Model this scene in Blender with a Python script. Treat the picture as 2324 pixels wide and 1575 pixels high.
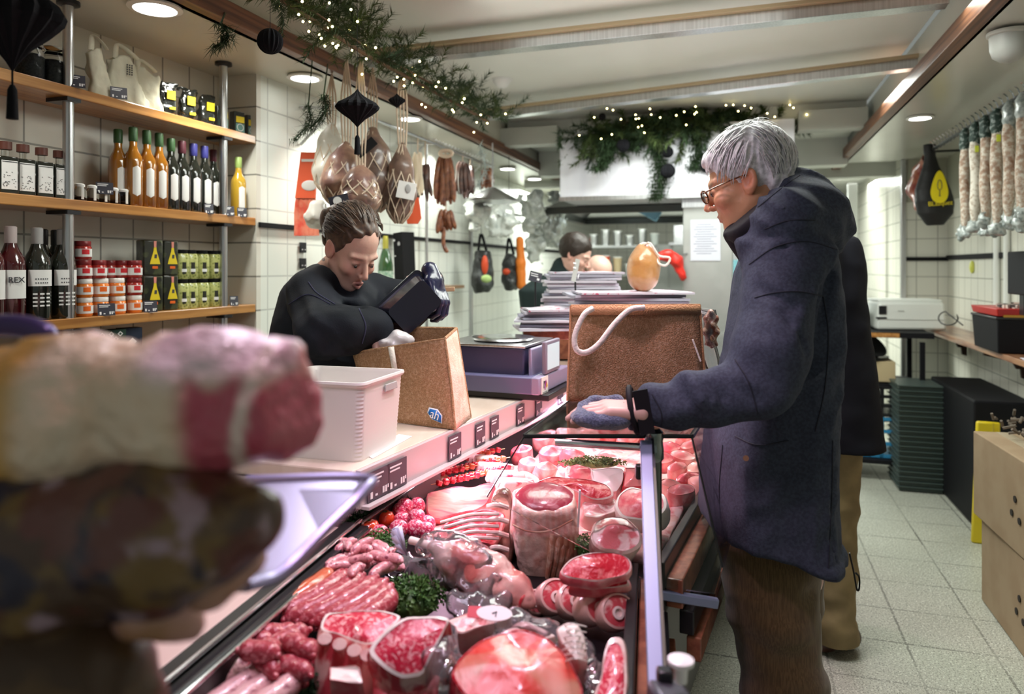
import bpy, bmesh, math, random
import numpy as np
from mathutils import Vector, Matrix, Euler
for o in list(bpy.data.objects): bpy.data.objects.remove(o)
SC = bpy.context.scene; COL = SC.collection
PI = math.pi; R = math.radians
F = 1650.0; CX = 1162.0; HY = 605.0; CH = 1.45        # focal length in pixels, principal column, horizon row, eye height
A = R(17.43)                                           # heading of the room relative to the view axis
cA, sA = math.cos(A), math.sin(A)
def W(px, py, d):
    "point seen at px,py at depth d (metres)"
    return np.array(((px-CX)/F*d, d, CH-(py-HY)/F*d))
def WZ(px, py, z):
    "point seen at px,py lying at height z"
    return W(px, py, (CH-z)*F/(py-HY))
def RW(u, v, z=0.0):
    "room coordinates (across, along, up) to world"
    return np.array((u*cA+v*sA, -u*sA+v*cA, z))
# ---------------------------------------------------------------- camera
cam = bpy.data.cameras.new('camera'); camo = bpy.data.objects.new('camera', cam); COL.objects.link(camo)
camo.location = (0, 0, CH); camo.rotation_euler = (PI/2, 0, 0)
cam.sensor_width = 36; cam.lens = 36*F/2324; cam.shift_y = -(787.5-HY)/2324; cam.clip_start = .05; cam.clip_end = 60
cam.dof.use_dof = True; cam.dof.focus_distance = 1.95; cam.dof.aperture_fstop = 2.6
SC.camera = camo
# ---------------------------------------------------------------- world, exposure
wd = bpy.data.worlds.new('world'); SC.world = wd; wd.use_nodes = True
wd.node_tree.nodes['Background'].inputs[0].default_value = (.93, 1.0, .93, 1)
wd.node_tree.nodes['Background'].inputs[1].default_value = 0.17
SC.view_settings.view_transform = 'Standard'; SC.view_settings.look = 'None'
SC.view_settings.exposure = 0.5; SC.view_settings.gamma = 1
SC.cycles.use_denoising = True; SC.cycles.max_bounces = 7; SC.cycles.diffuse_bounces = 3; SC.cycles.glossy_bounces = 3
SC.cycles.transmission_bounces = 6; SC.cycles.transparent_max_bounces = 12; SC.cycles.sample_clamp_indirect = 4
SC.cycles.caustics_reflective = False; SC.cycles.caustics_refractive = False
def light(kind, loc, power, color=(1,1,1), target=None, **kw):
    l = bpy.data.lights.new(kind.lower()+'_light', kind); l.energy = power; l.color = color
    for k, x in kw.items(): setattr(l, k, x)
    o = bpy.data.objects.new(kind.lower()+'_light', l); COL.objects.link(o); o.location = loc
    if target is not None:
        o.rotation_euler = (Vector(target)-Vector(loc)).to_track_quat('-Z', 'Y').to_euler()
    return o
WHITE = (.95, 1.0, .93); PINK = (1.0, .66, .84)
# unseen area lights added in place of ceiling downlights, and spots above the meat
for (u, v, z, p) in ((-.45, 2.2, 2.38, 15), (-.45, 4.4, 2.38, 26), (.4, 2.6, 2.38, 12), (.45, 4.2, 2.38, 12), (-.3, 7.2, 2.3, 75), (-1.9, 7.6, 2.25, 26), (.9, 8, 2.3, 14)):
    light('AREA', RW(u, v, z), p, WHITE, target=RW(u, v, 0), shape='RECTANGLE', size=.9, size_y=.5)
for (u, v, p) in ((-1.88, 1.2, 16), (-1.88, 2.35, 22), (-1.8, 3.3, 40), (-1.9, 4.6, 26)):
    light('SPOT', RW(u, v, 2.26), p*.9, (1, 1, .92), target=RW(u-.12, v, 0), spot_size=R(125), spot_blend=.7, shadow_soft_size=.05)
for (x, y, p, tx, ty) in ((-.1, .8, 22, 0, 1.1), (.1, 1.6, 30, .10, 1.5), (.45, 2.4, 28, .35, 2.2), (.9, 3.2, 22, .8, 3.0)):
    light('SPOT', (x, y, 2.42), p, PINK, target=(tx, ty, .8), spot_size=R(64), spot_blend=.5, shadow_soft_size=.07)
light('AREA', (.05, 2.35, .955), 7, (1.0, .62, .85), target=(.35, 2.25, .7), shape='RECTANGLE', size=1.4, size_y=.05).rotation_euler[2] += 0
light('AREA', (-.28, 1.2, 1.9), 3, (.90, .78, 1.0), target=(.1, 1.2, .8), shape='RECTANGLE', size=.5, size_y=.3)  # added violet fill over the near meat, without a fixture
light('AREA', RW(-.45, 3.0, 2.25), 5, (.97, 1, .92), target=RW(-.45, 3.4, 2.6), shape='RECTANGLE', size=1.2, size_y=3)  # added upward fill that brightens the ceiling, no lamp hangs there
# ---------------------------------------------------------------- materials
MATS = {}
def C4(c): return (c[0], c[1], c[2], 1)
def mat(name, col, rough=.5, metal=0, col2=None, scale=8, detail=3, lo=.4, hi=.6, bump=0, bscale=30, coat=0, trans=0, alpha=1, emit=0, ecol=None,
        stretch=(1,1,1), kind='noise', ior=1.45, sheen=0, col3=None, scale3=20, lo3=.5, hi3=.6, attr=False, sub=0, dist=0):
    if name in MATS: return MATS[name]
    m = bpy.data.materials.new(name); m.use_nodes = True; MATS[name] = m
    nt = m.node_tree; N = nt.nodes; L = nt.links; b = N['Principled BSDF']
    def S(k, x):
        if k in b.inputs: b.inputs[k].default_value = x
    S('Base Color', C4(col)); S('Roughness', rough); S('Metallic', metal); S('Coat Weight', coat); S('Coat Roughness', .12)
    S('Transmission Weight', trans); S('Alpha', alpha); S('IOR', ior); S('Sheen Weight', sheen)
    if sub: S('Subsurface Weight', sub); S('Subsurface Radius', (.02, .008, .005)); S('Subsurface Scale', 1.0)
    if emit: S('Emission Color', C4(ecol or col)); S('Emission Strength', emit)
    tc = N.new('ShaderNodeTexCoord'); mp = N.new('ShaderNodeMapping'); mp.inputs['Scale'].default_value = stretch
    L.new(tc.outputs['Object'], mp.inputs['Vector'])
    cur = None
    if attr:
        a = N.new('ShaderNodeAttribute'); a.attribute_name = 'Col'; cur = a.outputs['Color']
    def tex(scale, kind):
        if kind == 'voronoi':
            t = N.new('ShaderNodeTexVoronoi'); t.inputs['Scale'].default_value = scale; o = t.outputs['Distance']
        elif kind == 'wave':
            t = N.new('ShaderNodeTexWave'); t.inputs['Scale'].default_value = scale; t.inputs['Distortion'].default_value = dist or 3
            t.inputs['Detail'].default_value = detail; o = t.outputs['Fac']
        else:
            t = N.new('ShaderNodeTexNoise'); t.inputs['Scale'].default_value = scale; t.inputs['Detail'].default_value = detail
            t.inputs['Distortion'].default_value = dist; o = t.outputs['Fac']
        L.new(mp.outputs['Vector'], t.inputs['Vector']); return o
    def ramp(o, lo, hi):
        r = N.new('ShaderNodeMapRange'); r.inputs['From Min'].default_value = lo; r.inputs['From Max'].default_value = hi
        L.new(o, r.inputs['Value']); return r.outputs['Result']
    def mix(f, c1, c2):
        x = N.new('ShaderNodeMix'); x.data_type = 'RGBA'; L.new(f, x.inputs[0])
        for s, c in ((6, c1), (7, c2)):
            if isinstance(c, tuple): x.inputs[s].default_value = C4(c)
            else: L.new(c, x.inputs[s])
        return x.outputs[2]
    if col2 is not None: cur = mix(ramp(tex(scale, kind), lo, hi), cur or tuple(col), tuple(col2))
    if col3 is not None: cur = mix(ramp(tex(scale3, 'noise'), lo3, hi3), cur or tuple(col), tuple(col3))
    if cur is not None: L.new(cur, b.inputs['Base Color'])
    if bump:
        bn = N.new('ShaderNodeBump'); bn.inputs['Strength'].default_value = bump; bn.inputs['Distance'].default_value = .01
        L.new(tex(bscale, 'wave' if kind == 'wave' and bscale == scale else 'noise'), bn.inputs['Height']); L.new(bn.outputs[0], b.inputs['Normal'])
    return m
def tile_mat(name, col, grout, size, off=(0,0,0), plane='xz', rough=.25, mortar=.012, spec=None, bump=.4):
    m = bpy.data.materials.new(name); m.use_nodes = True; MATS[name] = m
    nt = m.node_tree; N = nt.nodes; L = nt.links; b = N['Principled BSDF']; b.inputs['Roughness'].default_value = rough
    tc = N.new('ShaderNodeTexCoord'); sp = N.new('ShaderNodeSeparateXYZ'); cb = N.new('ShaderNodeCombineXYZ'); mp = N.new('ShaderNodeMapping')
    L.new(tc.outputs['Object'], mp.inputs[0]); mp.inputs['Location'].default_value = off; L.new(mp.outputs[0], sp.inputs[0])
    for k, ax in enumerate(plane): L.new(sp.outputs['xyz'.index(ax)], cb.inputs[k])
    br = N.new('ShaderNodeTexBrick'); br.offset = 0; br.inputs['Scale'].default_value = 1/size/2
    br.inputs['Brick Width'].default_value = .5; br.inputs['Row Height'].default_value = .5; br.inputs['Mortar Size'].default_value = mortar
    br.inputs['Mortar Smooth'].default_value = .1
    c2 = tuple(x*.96 for x in col)
    br.inputs['Color1'].default_value = C4(col); br.inputs['Color2'].default_value = C4(c2); br.inputs['Mortar'].default_value = C4(grout)
    L.new(cb.outputs[0], br.inputs['Vector']); cur = br.outputs['Color']
    if spec:
        for (sc_, lo, hi, c) in spec:
            n = N.new('ShaderNodeTexNoise'); n.inputs['Scale'].default_value = sc_; n.inputs['Detail'].default_value = 1
            r = N.new('ShaderNodeMapRange'); r.inputs['From Min'].default_value = lo; r.inputs['From Max'].default_value = hi
            L.new(tc.outputs['Object'], n.inputs[0]); L.new(n.outputs['Fac'], r.inputs['Value'])
            x = N.new('ShaderNodeMix'); x.data_type = 'RGBA'; L.new(r.outputs['Result'], x.inputs[0]); L.new(cur, x.inputs[6]); x.inputs[7].default_value = C4(c); cur = x.outputs[2]
    L.new(cur, b.inputs['Base Color'])
    bn = N.new('ShaderNodeBump'); bn.inputs['Strength'].default_value = bump; bn.inputs['Distance'].default_value = .003; bn.invert = True
    L.new(br.outputs['Fac'], bn.inputs['Height']); L.new(bn.outputs[0], b.inputs['Normal'])
    return m
# ---------------------------------------------------------------- numpy noise
def vnoise(P, s=1.0, seed=0):
    P = np.asarray(P, float)*s+seed*17.13; i = np.floor(P).astype(np.int64); f = P-i; f = f*f*(3-2*f)
    def h(a, b, c):
        n = (a*73856093) ^ (b*19349663) ^ (c*83492791) ^ (seed*2654435)
        n = (n ^ (n >> 13))*1274126177 & 0x7fffffff; return ((n >> 8) & 0xffff)/65535.0
    r = 0
    for dx in (0, 1):
        for dy in (0, 1):
            for dz in (0, 1):
                w = (f[..., 0] if dx else 1-f[..., 0])*(f[..., 1] if dy else 1-f[..., 1])*(f[..., 2] if dz else 1-f[..., 2])
                r = r+w*h(i[..., 0]+dx, i[..., 1]+dy, i[..., 2]+dz)
    return r*2-1
def fbm(P, s=1.0, seed=0, o=3): return sum(vnoise(P, s*2**k, seed+k)/2**k for k in range(o))
# ---------------------------------------------------------------- mesh builder
def V3(*a): return np.array(a if len(a) == 3 else a[0], float)
def nrm(v): v = np.asarray(v, float); return v/max(1e-9, np.linalg.norm(v))
def frame(d):
    d = nrm(d); h = np.array((0, 0, 1.)) if abs(d[2]) < .95 else np.array((0, 1., 0)); x = nrm(np.cross(h, d)); return x, np.cross(d, x), d
def rotz(a): c, s = math.cos(a), math.sin(a); return np.array(((c, -s, 0), (s, c, 0), (0, 0, 1)))
def rot(rx=0, ry=0, rz=0): return np.array(Euler((rx, ry, rz)).to_matrix())
class MB:
    def __init__(s): s.v = []; s.f = []; s.mi = []; s.n = 0; s.cur = 0
    def add(s, v, f):
        v = np.asarray(v, float).reshape(-1, 3); s.v.append(v); s.f += [tuple(i+s.n for i in q) for q in f]; s.mi += [s.cur]*len(f); s.n += len(v); return s
    def slot(s, k): s.cur = k; return s
    def box(s, c, size, rm=None, rz=0, taper=1):
        x, y, z = (q/2 for q in size); M_ = rm if rm is not None else rotz(rz); t = taper
        v = np.array([(-x, -y, -z), (x, -y, -z), (x, y, -z), (-x, y, -z), (-x*t, -y*t, z), (x*t, -y*t, z), (x*t, y*t, z), (-x*t, y*t, z)])
        return s.add(v@M_.T+np.asarray(c, float), [(0,3,2,1), (4,5,6,7), (0,1,5,4), (1,2,6,5), (2,3,7,6), (3,0,4,7)])
    def bar(s, a, b, w, h, up=(0,0,1)):
        a = np.asarray(a, float); b = np.asarray(b, float); d = b-a; L = np.linalg.norm(d); d = d/L
        x = np.cross(d, up); x = nrm(x); z = np.cross(x, d)
        return s.box((a+b)/2, (w, L, h), rm=np.stack((x, d, z), 1))
    def tube(s, pts, r, n=10, caps=True, flat=1, closed=False):
        P = np.asarray(pts, float); m = len(P); r = np.broadcast_to(r, (m,)); T = np.gradient(P, axis=0)
        if closed: T = np.roll(P, -1, 0)-np.roll(P, 1, 0)
        x, y, _ = frame(T[0]); V = []; a = np.arange(n)*2*PI/n
        for k in range(m):
            t = nrm(T[k]); x = nrm(x-t*np.dot(x, t)); y = np.cross(t, x)
            V.append(P[k]+r[k]*(np.cos(a)[:, None]*x+np.sin(a)[:, None]*y*flat))
        f = []
        for k in range(m if closed else m-1):
            for j in range(n): f.append((k*n+j, k*n+(j+1) % n, ((k+1) % m)*n+(j+1) % n, ((k+1) % m)*n+j))
        if caps and not closed: f += [tuple(range(n))[::-1], tuple((m-1)*n+j for j in range(n))]
        return s.add(np.concatenate(V), f)
    def cyl(s, a, b, r0, r1=None, n=16): return s.tube([a, b], [r0, r0 if r1 is None else r1], n)
    def lathe(s, prof, c=(0,0,0), n=20, rm=None, sq=2, ax=None, sx=1, sy=1):
        "profile [(r,z)...]; sq>2 squares the section"
        if ax is not None: x, y, z = frame(ax); rm = np.stack((x, y, z), 1)
        a = np.arange(n)*2*PI/n; ca, sa = np.cos(a), np.sin(a); k = (np.abs(ca)**sq+np.abs(sa)**sq)**(-1/sq); V = []
        for (r, z) in prof: V.append(np.stack((r*k*ca*sx, r*k*sa*sy, np.full(n, z)), 1))
        V = np.concatenate(V); m = len(prof)
        if rm is not None: V = V@rm.T
        f = [(i*n+j, i*n+(j+1) % n, (i+1)*n+(j+1) % n, (i+1)*n+j) for i in range(m-1) for j in range(n)]
        f += [tuple(range(n))[::-1], tuple((m-1)*n+j for j in range(n))]
        return s.add(V+np.asarray(c, float), f)
    def ball(s, c, r, nu=16, nv=10, rm=None, amp=0, ns=1, seed=0):
        r = np.broadcast_to(r, (3,)); V = [(0, 0, -1)]
        for i in range(1, nv):
            t = -PI/2+PI*i/nv
            for j in range(nu): V.append((math.cos(t)*math.cos(2*PI*j/nu), math.cos(t)*math.sin(2*PI*j/nu), math.sin(t)))
        V.append((0, 0, 1)); V = np.array(V)
        if amp: V = V*(1+amp*fbm(V, ns, seed)[:, None])
        V = V*r
        if rm is not None: V = V@rm.T
        f = [(0, 1+(j+1) % nu, 1+j) for j in range(nu)]
        f += [(1+(i)*nu+j, 1+i*nu+(j+1) % nu, 1+(i+1)*nu+(j+1) % nu, 1+(i+1)*nu+j) for i in range(nv-2) for j in range(nu)]
        e = len(V)-1; f += [(e, e-nu+j, e-nu+(j+1) % nu) for j in range(nu)]
        return s.add(V+np.asarray(c, float), f)
    def prism(s, poly, z0, z1, M_=None, t=(0,0,0), shrink=1):
        "extrude 2D polygon between z0,z1 then transform"
        n = len(poly); p = np.asarray(poly, float); cc = p.mean(0); q = cc+(p-cc)*shrink
        v = np.concatenate((np.c_[p, np.full(n, z0)], np.c_[q, np.full(n, z1)]))
        if M_ is not None: v = v@np.asarray(M_).T
        return s.add(v+np.asarray(t, float), [tuple(range(n))[::-1], tuple(range(n, 2*n))]+[(i, (i+1) % n, n+(i+1) % n, n+i) for i in range(n)])
    def grid(s, fn, nu, nv, wrap=False):
        V = [fn(i/(nu-1) if not wrap else i/nu, j/(nv-1)) for i in range(nu) for j in range(nv)]
        f = [(i*nv+j, ((i+1) % nu)*nv+j, ((i+1) % nu)*nv+j+1, i*nv+j+1) for i in range(nu if wrap else nu-1) for j in range(nv-1)]
        return s.add(V, f)
    def quad(s, a, b, c, d): return s.add([a, b, c, d], [(0, 1, 2, 3)])
def obj(name, mb, m, parent=None, smooth=True, bevel=0, sub=0, solid=0, world=True, **props):
    "one mesh object; with world=True the builder holds world coordinates and is moved into its parent's frame"
    v = np.concatenate(mb.v) if mb.v else np.zeros((0, 3))
    if parent is not None and world:
        Mi = np.array((Matrix.LocRotScale(parent.location, parent.rotation_euler, None)).inverted()); v = v@Mi[:3, :3].T+Mi[:3, 3]
    me = bpy.data.meshes.new(name); me.from_pydata(v.tolist(), [], mb.f)
    ms = m if isinstance(m, (list, tuple)) else [m]
    for q in ms: me.materials.append(q)
    if len(ms) > 1: me.polygons.foreach_set('material_index', np.minimum(mb.mi, len(ms)-1).astype(np.int32))
    me.update()
    o = bpy.data.objects.new(name, me); COL.objects.link(o)
    if smooth:
        me.polygons.foreach_set('use_smooth', [True]*len(me.polygons))
        try: me.set_sharp_from_angle(angle=R(40 if smooth is True else smooth))
        except Exception: pass
    if parent is not None: o.parent = parent
    if solid: q = o.modifiers.new('solid', 'SOLIDIFY'); q.thickness = solid; q.offset = 0
    if bevel: q = o.modifiers.new('bevel', 'BEVEL'); q.width = bevel; q.segments = 2; q.limit_method = 'ANGLE'; q.angle_limit = R(40)
    if sub: q = o.modifiers.new('subdivision', 'SUBSURF'); q.levels = sub; q.render_levels = sub
    for k, x in props.items(): o[k] = x
    return o
def thing(name, label, cat, loc=(0,0,0), rz=0, group=None):
    o = bpy.data.objects.new(name, None); COL.objects.link(o); o.empty_display_size = .05
    o.location = tuple(float(q) for q in loc); o.rotation_euler = (0, 0, rz); o['label'] = label; o['category'] = cat
    if group: o['group'] = group
    return o
def solo(name, mb, m, label, cat, group=None, base=None, **kw):
    "a thing that is one mesh; origin put at its base"
    v = np.concatenate(mb.v); b = np.array((v[:, 0].mean(), v[:, 1].mean(), v[:, 2].min())) if base is None else np.asarray(base, float)
    mb.v = [v-b]; o = obj(name, mb, m, None, world=False, **kw); o.location = b; o['label'] = label; o['category'] = cat
    if group: o['group'] = group
    return o
def struct(name, mb, m, room=True, **kw):
    o = obj(name, mb, m, None, world=False, **kw); o['kind'] = 'structure'
    if room: o.rotation_euler = (0, 0, -A)
    return o
def dup(src, loc, rz=None, label=None, group=None, scale=None, rotation=None):
    c = src.copy(); COL.objects.link(c); c.location = tuple(float(q) for q in loc)
    if rz is not None: c.rotation_euler = (0, 0, rz)
    if rotation is not None: c.rotation_euler = rotation
    if scale is not None: c.scale = scale if hasattr(scale, '__len__') else (scale,)*3
    if label: c['label'] = label
    if group: c['group'] = group
    for ch in list(src.children):
        d = ch.copy(); COL.objects.link(d); d.parent = c
        for g in list(ch.children): e = g.copy(); COL.objects.link(e); e.parent = d
    return c
def text(body, size, m, parent, loc, rotation, name='lettering', ext=.0006, align='CENTER', sx=1):
    cu = bpy.data.curves.new(name, 'FONT'); cu.body = body; cu.size = size; cu.extrude = ext; cu.align_x = align; cu.align_y = 'CENTER'
    t = bpy.data.objects.new(name, cu); me = bpy.data.meshes.new_from_object(t); bpy.data.objects.remove(t)
    me.materials.clear(); me.materials.append(m); me.transform(Matrix.Diagonal((sx, 1, 1, 1)))
    me.transform(Matrix.LocRotScale(Vector(loc), Euler(rotation) if not isinstance(rotation, Matrix) else rotation.to_euler(), None))
    if parent is not None: me.transform(Matrix.LocRotScale(parent.location, parent.rotation_euler, None).inverted())
    o = bpy.data.objects.new(name, me); COL.objects.link(o)
    if parent is not None: o.parent = parent
    return o
# ---------------------------------------------------------------- implicit surfaces (one continuous skin)
def smin(a, b, k):
    h = np.clip(.5+.5*(b-a)/k, 0, 1); return b+(a-b)*h-k*h*(1-h)
def smax(a, b, k): return -smin(-a, -b, k)
def s_cone(P, a, b, ra, rb):
    a = np.asarray(a, float); b = np.asarray(b, float); ab = b-a; t = np.clip(((P-a)@ab)/max(1e-9, ab@ab), 0, 1)
    return np.linalg.norm(P-a-t[:, None]*ab, axis=1)-(ra+(rb-ra)*t)
def s_chain(P, pts, rs, k=.01):
    d = None
    for i in range(len(pts)-1):
        q = s_cone(P, pts[i], pts[i+1], rs[i], rs[i+1]); d = q if d is None else smin(d, q, k)
    return d
def s_ell(P, c, r, rm=None):
    q = P-np.asarray(c, float)
    if rm is not None: q = q@rm
    r = np.asarray(r, float); k0 = np.linalg.norm(q/r, axis=1); k1 = np.linalg.norm(q/(r*r), axis=1); return k0*(k0-1)/np.maximum(k1, 1e-9)
def s_box(P, c, r, rd=0, rm=None):
    q = P-np.asarray(c, float)
    if rm is not None: q = q@rm
    q = np.abs(q)-(np.asarray(r, float)-rd); return np.linalg.norm(np.maximum(q, 0), axis=1)+np.minimum(q.max(1), 0)-rd
def s_slices(P, zs, cx, cy, ax, ay, p=2.3):
    "upright body of super-elliptic slices"
    z = P[:, 2]; X = np.interp(z, zs, cx); Y = np.interp(z, zs, cy); a = np.interp(z, zs, ax); b = np.interp(z, zs, ay)
    q = (np.abs((P[:, 0]-X)/a)**p+np.abs((P[:, 1]-Y)/b)**p)**(1/p)
    d = (q-1)*np.minimum(a, b)
    return np.maximum(d, np.maximum(zs[0]-z, z-zs[-1]))
def sdf(fn, lo, hi, h):
    lo = np.asarray(lo, float); hi = np.asarray(hi, float); n = np.ceil((hi-lo)/h).astype(int)+1
    g = np.stack(np.meshgrid(*[lo[i]+h*np.arange(n[i]) for i in range(3)], indexing='ij'), -1)
    val = fn(g.reshape(-1, 3)).reshape(n)
    s = val < 0; nc = n-1
    acc = np.zeros(tuple(nc)+(3,)); cnt = np.zeros(tuple(nc))
    sl = lambda a, d, ax: tuple(slice(a[i], a[i]+nc[i]) for i in range(3))
    corners = [(i, j, k) for i in (0, 1) for j in (0, 1) for k in (0, 1)]
    base = g[:nc[0], :nc[1], :nc[2]]
    for c0 in corners:
        for ax in range(3):
            if c0[ax]: continue
            c1 = list(c0); c1[ax] = 1
            v0 = val[sl(c0, 0, 0)]; v1 = val[sl(c1, 0, 0)]; m = (v0 < 0) != (v1 < 0)
            t = np.where(m, v0/np.where(m, v0-v1, 1), 0)
            for d in range(3): acc[..., d] += np.where(m, (c0[d]+(t if d == ax else 0))*h, 0)
            cnt += m
    act = cnt > 0; idx = -np.ones(tuple(nc), int); idx[act] = np.arange(act.sum())
    V = base[act]+acc[act]/cnt[act][:, None]
    Fq = []
    for ax in range(3):
        b, c = [(1, 2), (2, 0), (0, 1)][ax]
        a0 = [slice(1, nc[i]) for i in range(3)]; a0[ax] = slice(0, nc[ax]); a1 = list(a0); a1[ax] = slice(1, nc[ax]+1)
        s0 = s[tuple(a0)]; s1 = s[tuple(a1)]; m = s0 != s1; ii = np.argwhere(m)
        if not len(ii): continue
        off = np.ones(3, int); off[ax] = 0; ii = ii+off
        e = np.eye(3, dtype=int)
        q = [idx[tuple((ii-d).T)] for d in (e[b]+e[c], e[c], 0*e[b], e[b])]
        q = np.stack(q, 1); fl = s0[m]; q[~fl] = q[~fl][:, ::-1]; q = q[(q >= 0).all(1)]; Fq.append(q)
    mb = MB(); mb.v = [V]; mb.f = [tuple(r) for r in np.concatenate(Fq).tolist()]; mb.mi = [0]*len(mb.f); mb.n = len(V); return mb
def relax(mb, it=2, k=.5):
    V = np.concatenate(mb.v); E = set()
    for q in mb.f:
        for i in range(len(q)): a, b = q[i], q[(i+1) % len(q)]; E.add((min(a, b), max(a, b)))
    E = np.array(list(E)); cnt = np.bincount(E.ravel(), minlength=len(V))[:, None]
    for _ in range(it):
        S = np.zeros_like(V); np.add.at(S, E[:, 0], V[E[:, 1]]); np.add.at(S, E[:, 1], V[E[:, 0]]); V = V+(S/np.maximum(cnt, 1)-V)*k
    mb.v = [V]; return mb
def paint(o, fn):
    "real surface colour per vertex (world position -> colour)"
    me = o.data; n = len(me.vertices); co = np.empty(n*3, np.float32); me.vertices.foreach_get('co', co); co = co.reshape(-1, 3).astype(float)
    M_ = np.array(Matrix.LocRotScale(o.parent.location, o.parent.rotation_euler, None)) if o.parent else np.eye(4)
    if not o.parent: M_[:3, 3] = o.location
    c = fn(co@M_[:3, :3].T+M_[:3, 3]); a = me.color_attributes.new('Col', 'FLOAT_COLOR', 'POINT')
    a.data.foreach_set('color', np.c_[c, np.ones(n)].astype(np.float32).ravel())
def sm(x, a, b): t = np.clip((x-a)/(b-a), 0, 1); return t*t*(3-2*t)
def spline(pts, n=24):
    P = np.asarray(pts, float); m = len(P); out = []
    Q = np.vstack((2*P[0]-P[1], P, 2*P[-1]-P[-2]))
    for t in np.linspace(0, m-1, n):
        i = min(int(t), m-2); f = t-i; p0, p1, p2, p3 = Q[i], Q[i+1], Q[i+2], Q[i+3]
        out.append(.5*((2*p1)+(-p0+p2)*f+(2*p0-5*p1+4*p2-p3)*f*f+(-p0+3*p1-3*p2+p3)*f**3))
    return np.array(out)
# ================================================================ THE ROOM
M_white = mat('ceiling_paint', (.74, .75, .70), .45, col2=(.70, .71, .66), scale=1.3)
M_grey_panel = mat('ceiling_panel', (.60, .60, .54), .22, col2=(.52, .52, .45), scale=1.1, lo=.3, hi=.7)
M_tileA = tile_mat('niche_tile', (.72, .70, .62), (.26, .25, .22), .15, off=(0, .006, -.056), plane='yz')
M_tileB = tile_mat('wall_tile', (.80, .83, .76), (.55, .57, .53), .15, off=(0, .05, -.056), plane='yz')  # grout colour lightened to imitate the overexposed, washed-out wall
M_tileR = tile_mat('right_tile', (.72, .71, .62), (.33, .32, .28), .15, off=(0, 0, -.02), plane='yz')
M_tileE = tile_mat('end_tile', (.74, .74, .66), (.38, .38, .34), .15, off=(.02, 0, -.02), plane='xz')
M_floor = tile_mat('floor_tile', (.52, .53, .45), (.14, .14, .12), .30, off=(-.908, -4.32, 0), plane='xy', rough=.38, mortar=.008,
    spec=[(3, .3, .8, (.44, .45, .38)), (170, .57, .62, (.20, .20, .17)), (120, .60, .66, (.70, .71, .62)), (300, .62, .68, (.12, .11, .09))])
M_steel = mat('brushed_steel', (.62, .63, .64), .28, 1, col2=(.52, .53, .54), scale=3, stretch=(40, 40, 1))
M_chrome = mat('chrome', (.75, .76, .78), .12, 1)
M_darkmetal = mat('dark_metal', (.05, .05, .055), .3, .8)
M_black = mat('black_plastic', (.012, .012, .014), .35)
M_blackmatte = mat('black_matte', (.010, .010, .011), .8)
M_wood = mat('varnished_wood', (.52, .25, .07), .3, col2=(.30, .12, .03), scale=4, stretch=(14, .7, 14), lo=.35, hi=.65, coat=.4)
M_beamwood = mat('beam_wood', (.20, .085, .04), .42, col2=(.09, .035, .02), scale=3, stretch=(20, .5, 20))
M_wtext = mat('white_lettering', (.85, .85, .85), .5)
M_glow = mat('lamp_glow', (1, 1, .96), .5, emit=9, ecol=(1, 1, .95))
struct('floor', MB().box((-.2, 5, -.02), (5, 14, .04)), M_floor, smooth=False)
struct('ceiling', MB().box((-.46, 4.2, 2.60), (2.52, 9, .1)), M_white, smooth=False)
s_ = MB().box((-2.1, 4.8, 2.35), (.74, 12.4, .1)); s_.box((-1.735, 4.8, 2.43), (.03, 12.4, .25))
struct('ceiling', s_, mat('soffit_paint', (.66, .65, .56), .25, col2=(.60, .59, .50), scale=1), smooth=False)
s_ = MB().box((1.28, 3.2, 2.35), (.92, 6.6, .1)); s_.box((.84, 3.2, 2.43), (.03, 6.6, .25))
struct('ceiling', s_, M_grey_panel, smooth=False)
struct('ceiling', MB().box((.35, 9, 2.42), (4.1, 5, .1)).box((-1.7, 9, 2.42), (1, 5, .1)), M_white, smooth=False)
struct('wall_left', MB().box((-2.29, 1.2, 1.2), (.1, 3.04, 2.4)).box((-2.185, 2.735, 1.2), (.30, .03, 2.4)), M_tileA, smooth=False)
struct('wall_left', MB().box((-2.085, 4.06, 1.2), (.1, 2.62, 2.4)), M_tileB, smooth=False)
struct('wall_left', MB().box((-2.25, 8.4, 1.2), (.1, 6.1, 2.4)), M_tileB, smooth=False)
struct('wall_right', MB().box((1.60, 3.2, 1.2), (.1, 6.6, 2.4)), M_tileR, smooth=False)
struct('wall_right', MB().box((1.405, 6.5, 1.2), (.31, .1, 2.4)), M_tileE, smooth=False)
struct('wall_right', MB().box((1.32, 9, 1.2), (.1, 5, 2.4)), M_tileR, smooth=False)
struct('wall_back', MB().box((-.4, 11.3, 1.2), (4, .1, 2.5)), M_tileE, smooth=False)
for k, (a, b, w_) in enumerate(((W(1075, 268, 4.81), W(2135, 140, 3.53), .075), (W(800, 143, 3.56), W(2150, 0, 2.70), .075))):
    t_ = MB().bar(a, b, w_, .045); t_.slot(1).bar(a+V3(0, 0, .03)-V3(.0, .02, 0), b+V3(0, 0, .03)-V3(0, .02, 0), .10, .016)
    struct('trim_%d' % (k+1), t_, [M_steel, mat('tan_strip', (.42, .33, .20), .5)], room=False, smooth=False, bevel=.002)
struct('trim_3', MB().box((-1.72, 3.6, 2.335), (.07, 8.8, .07)), M_beamwood, smooth=False, bevel=.003)
struct('trim_4', MB().box((.80, 3.6, 2.335), (.07, 9.4, .07)), M_beamwood, smooth=False, bevel=.003)
struct('trim_5', MB().box((-2.026, 4.04, 1.635), (.012, 2.62, .022)), M_blackmatte, smooth=False)
struct('trim_6', MB().box((1.40, 6.437, 1.51), (.30, .012, .03)).box((1.543, 5.6, 1.52), (.012, 1.7, .035)), M_blackmatte, smooth=False)
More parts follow.
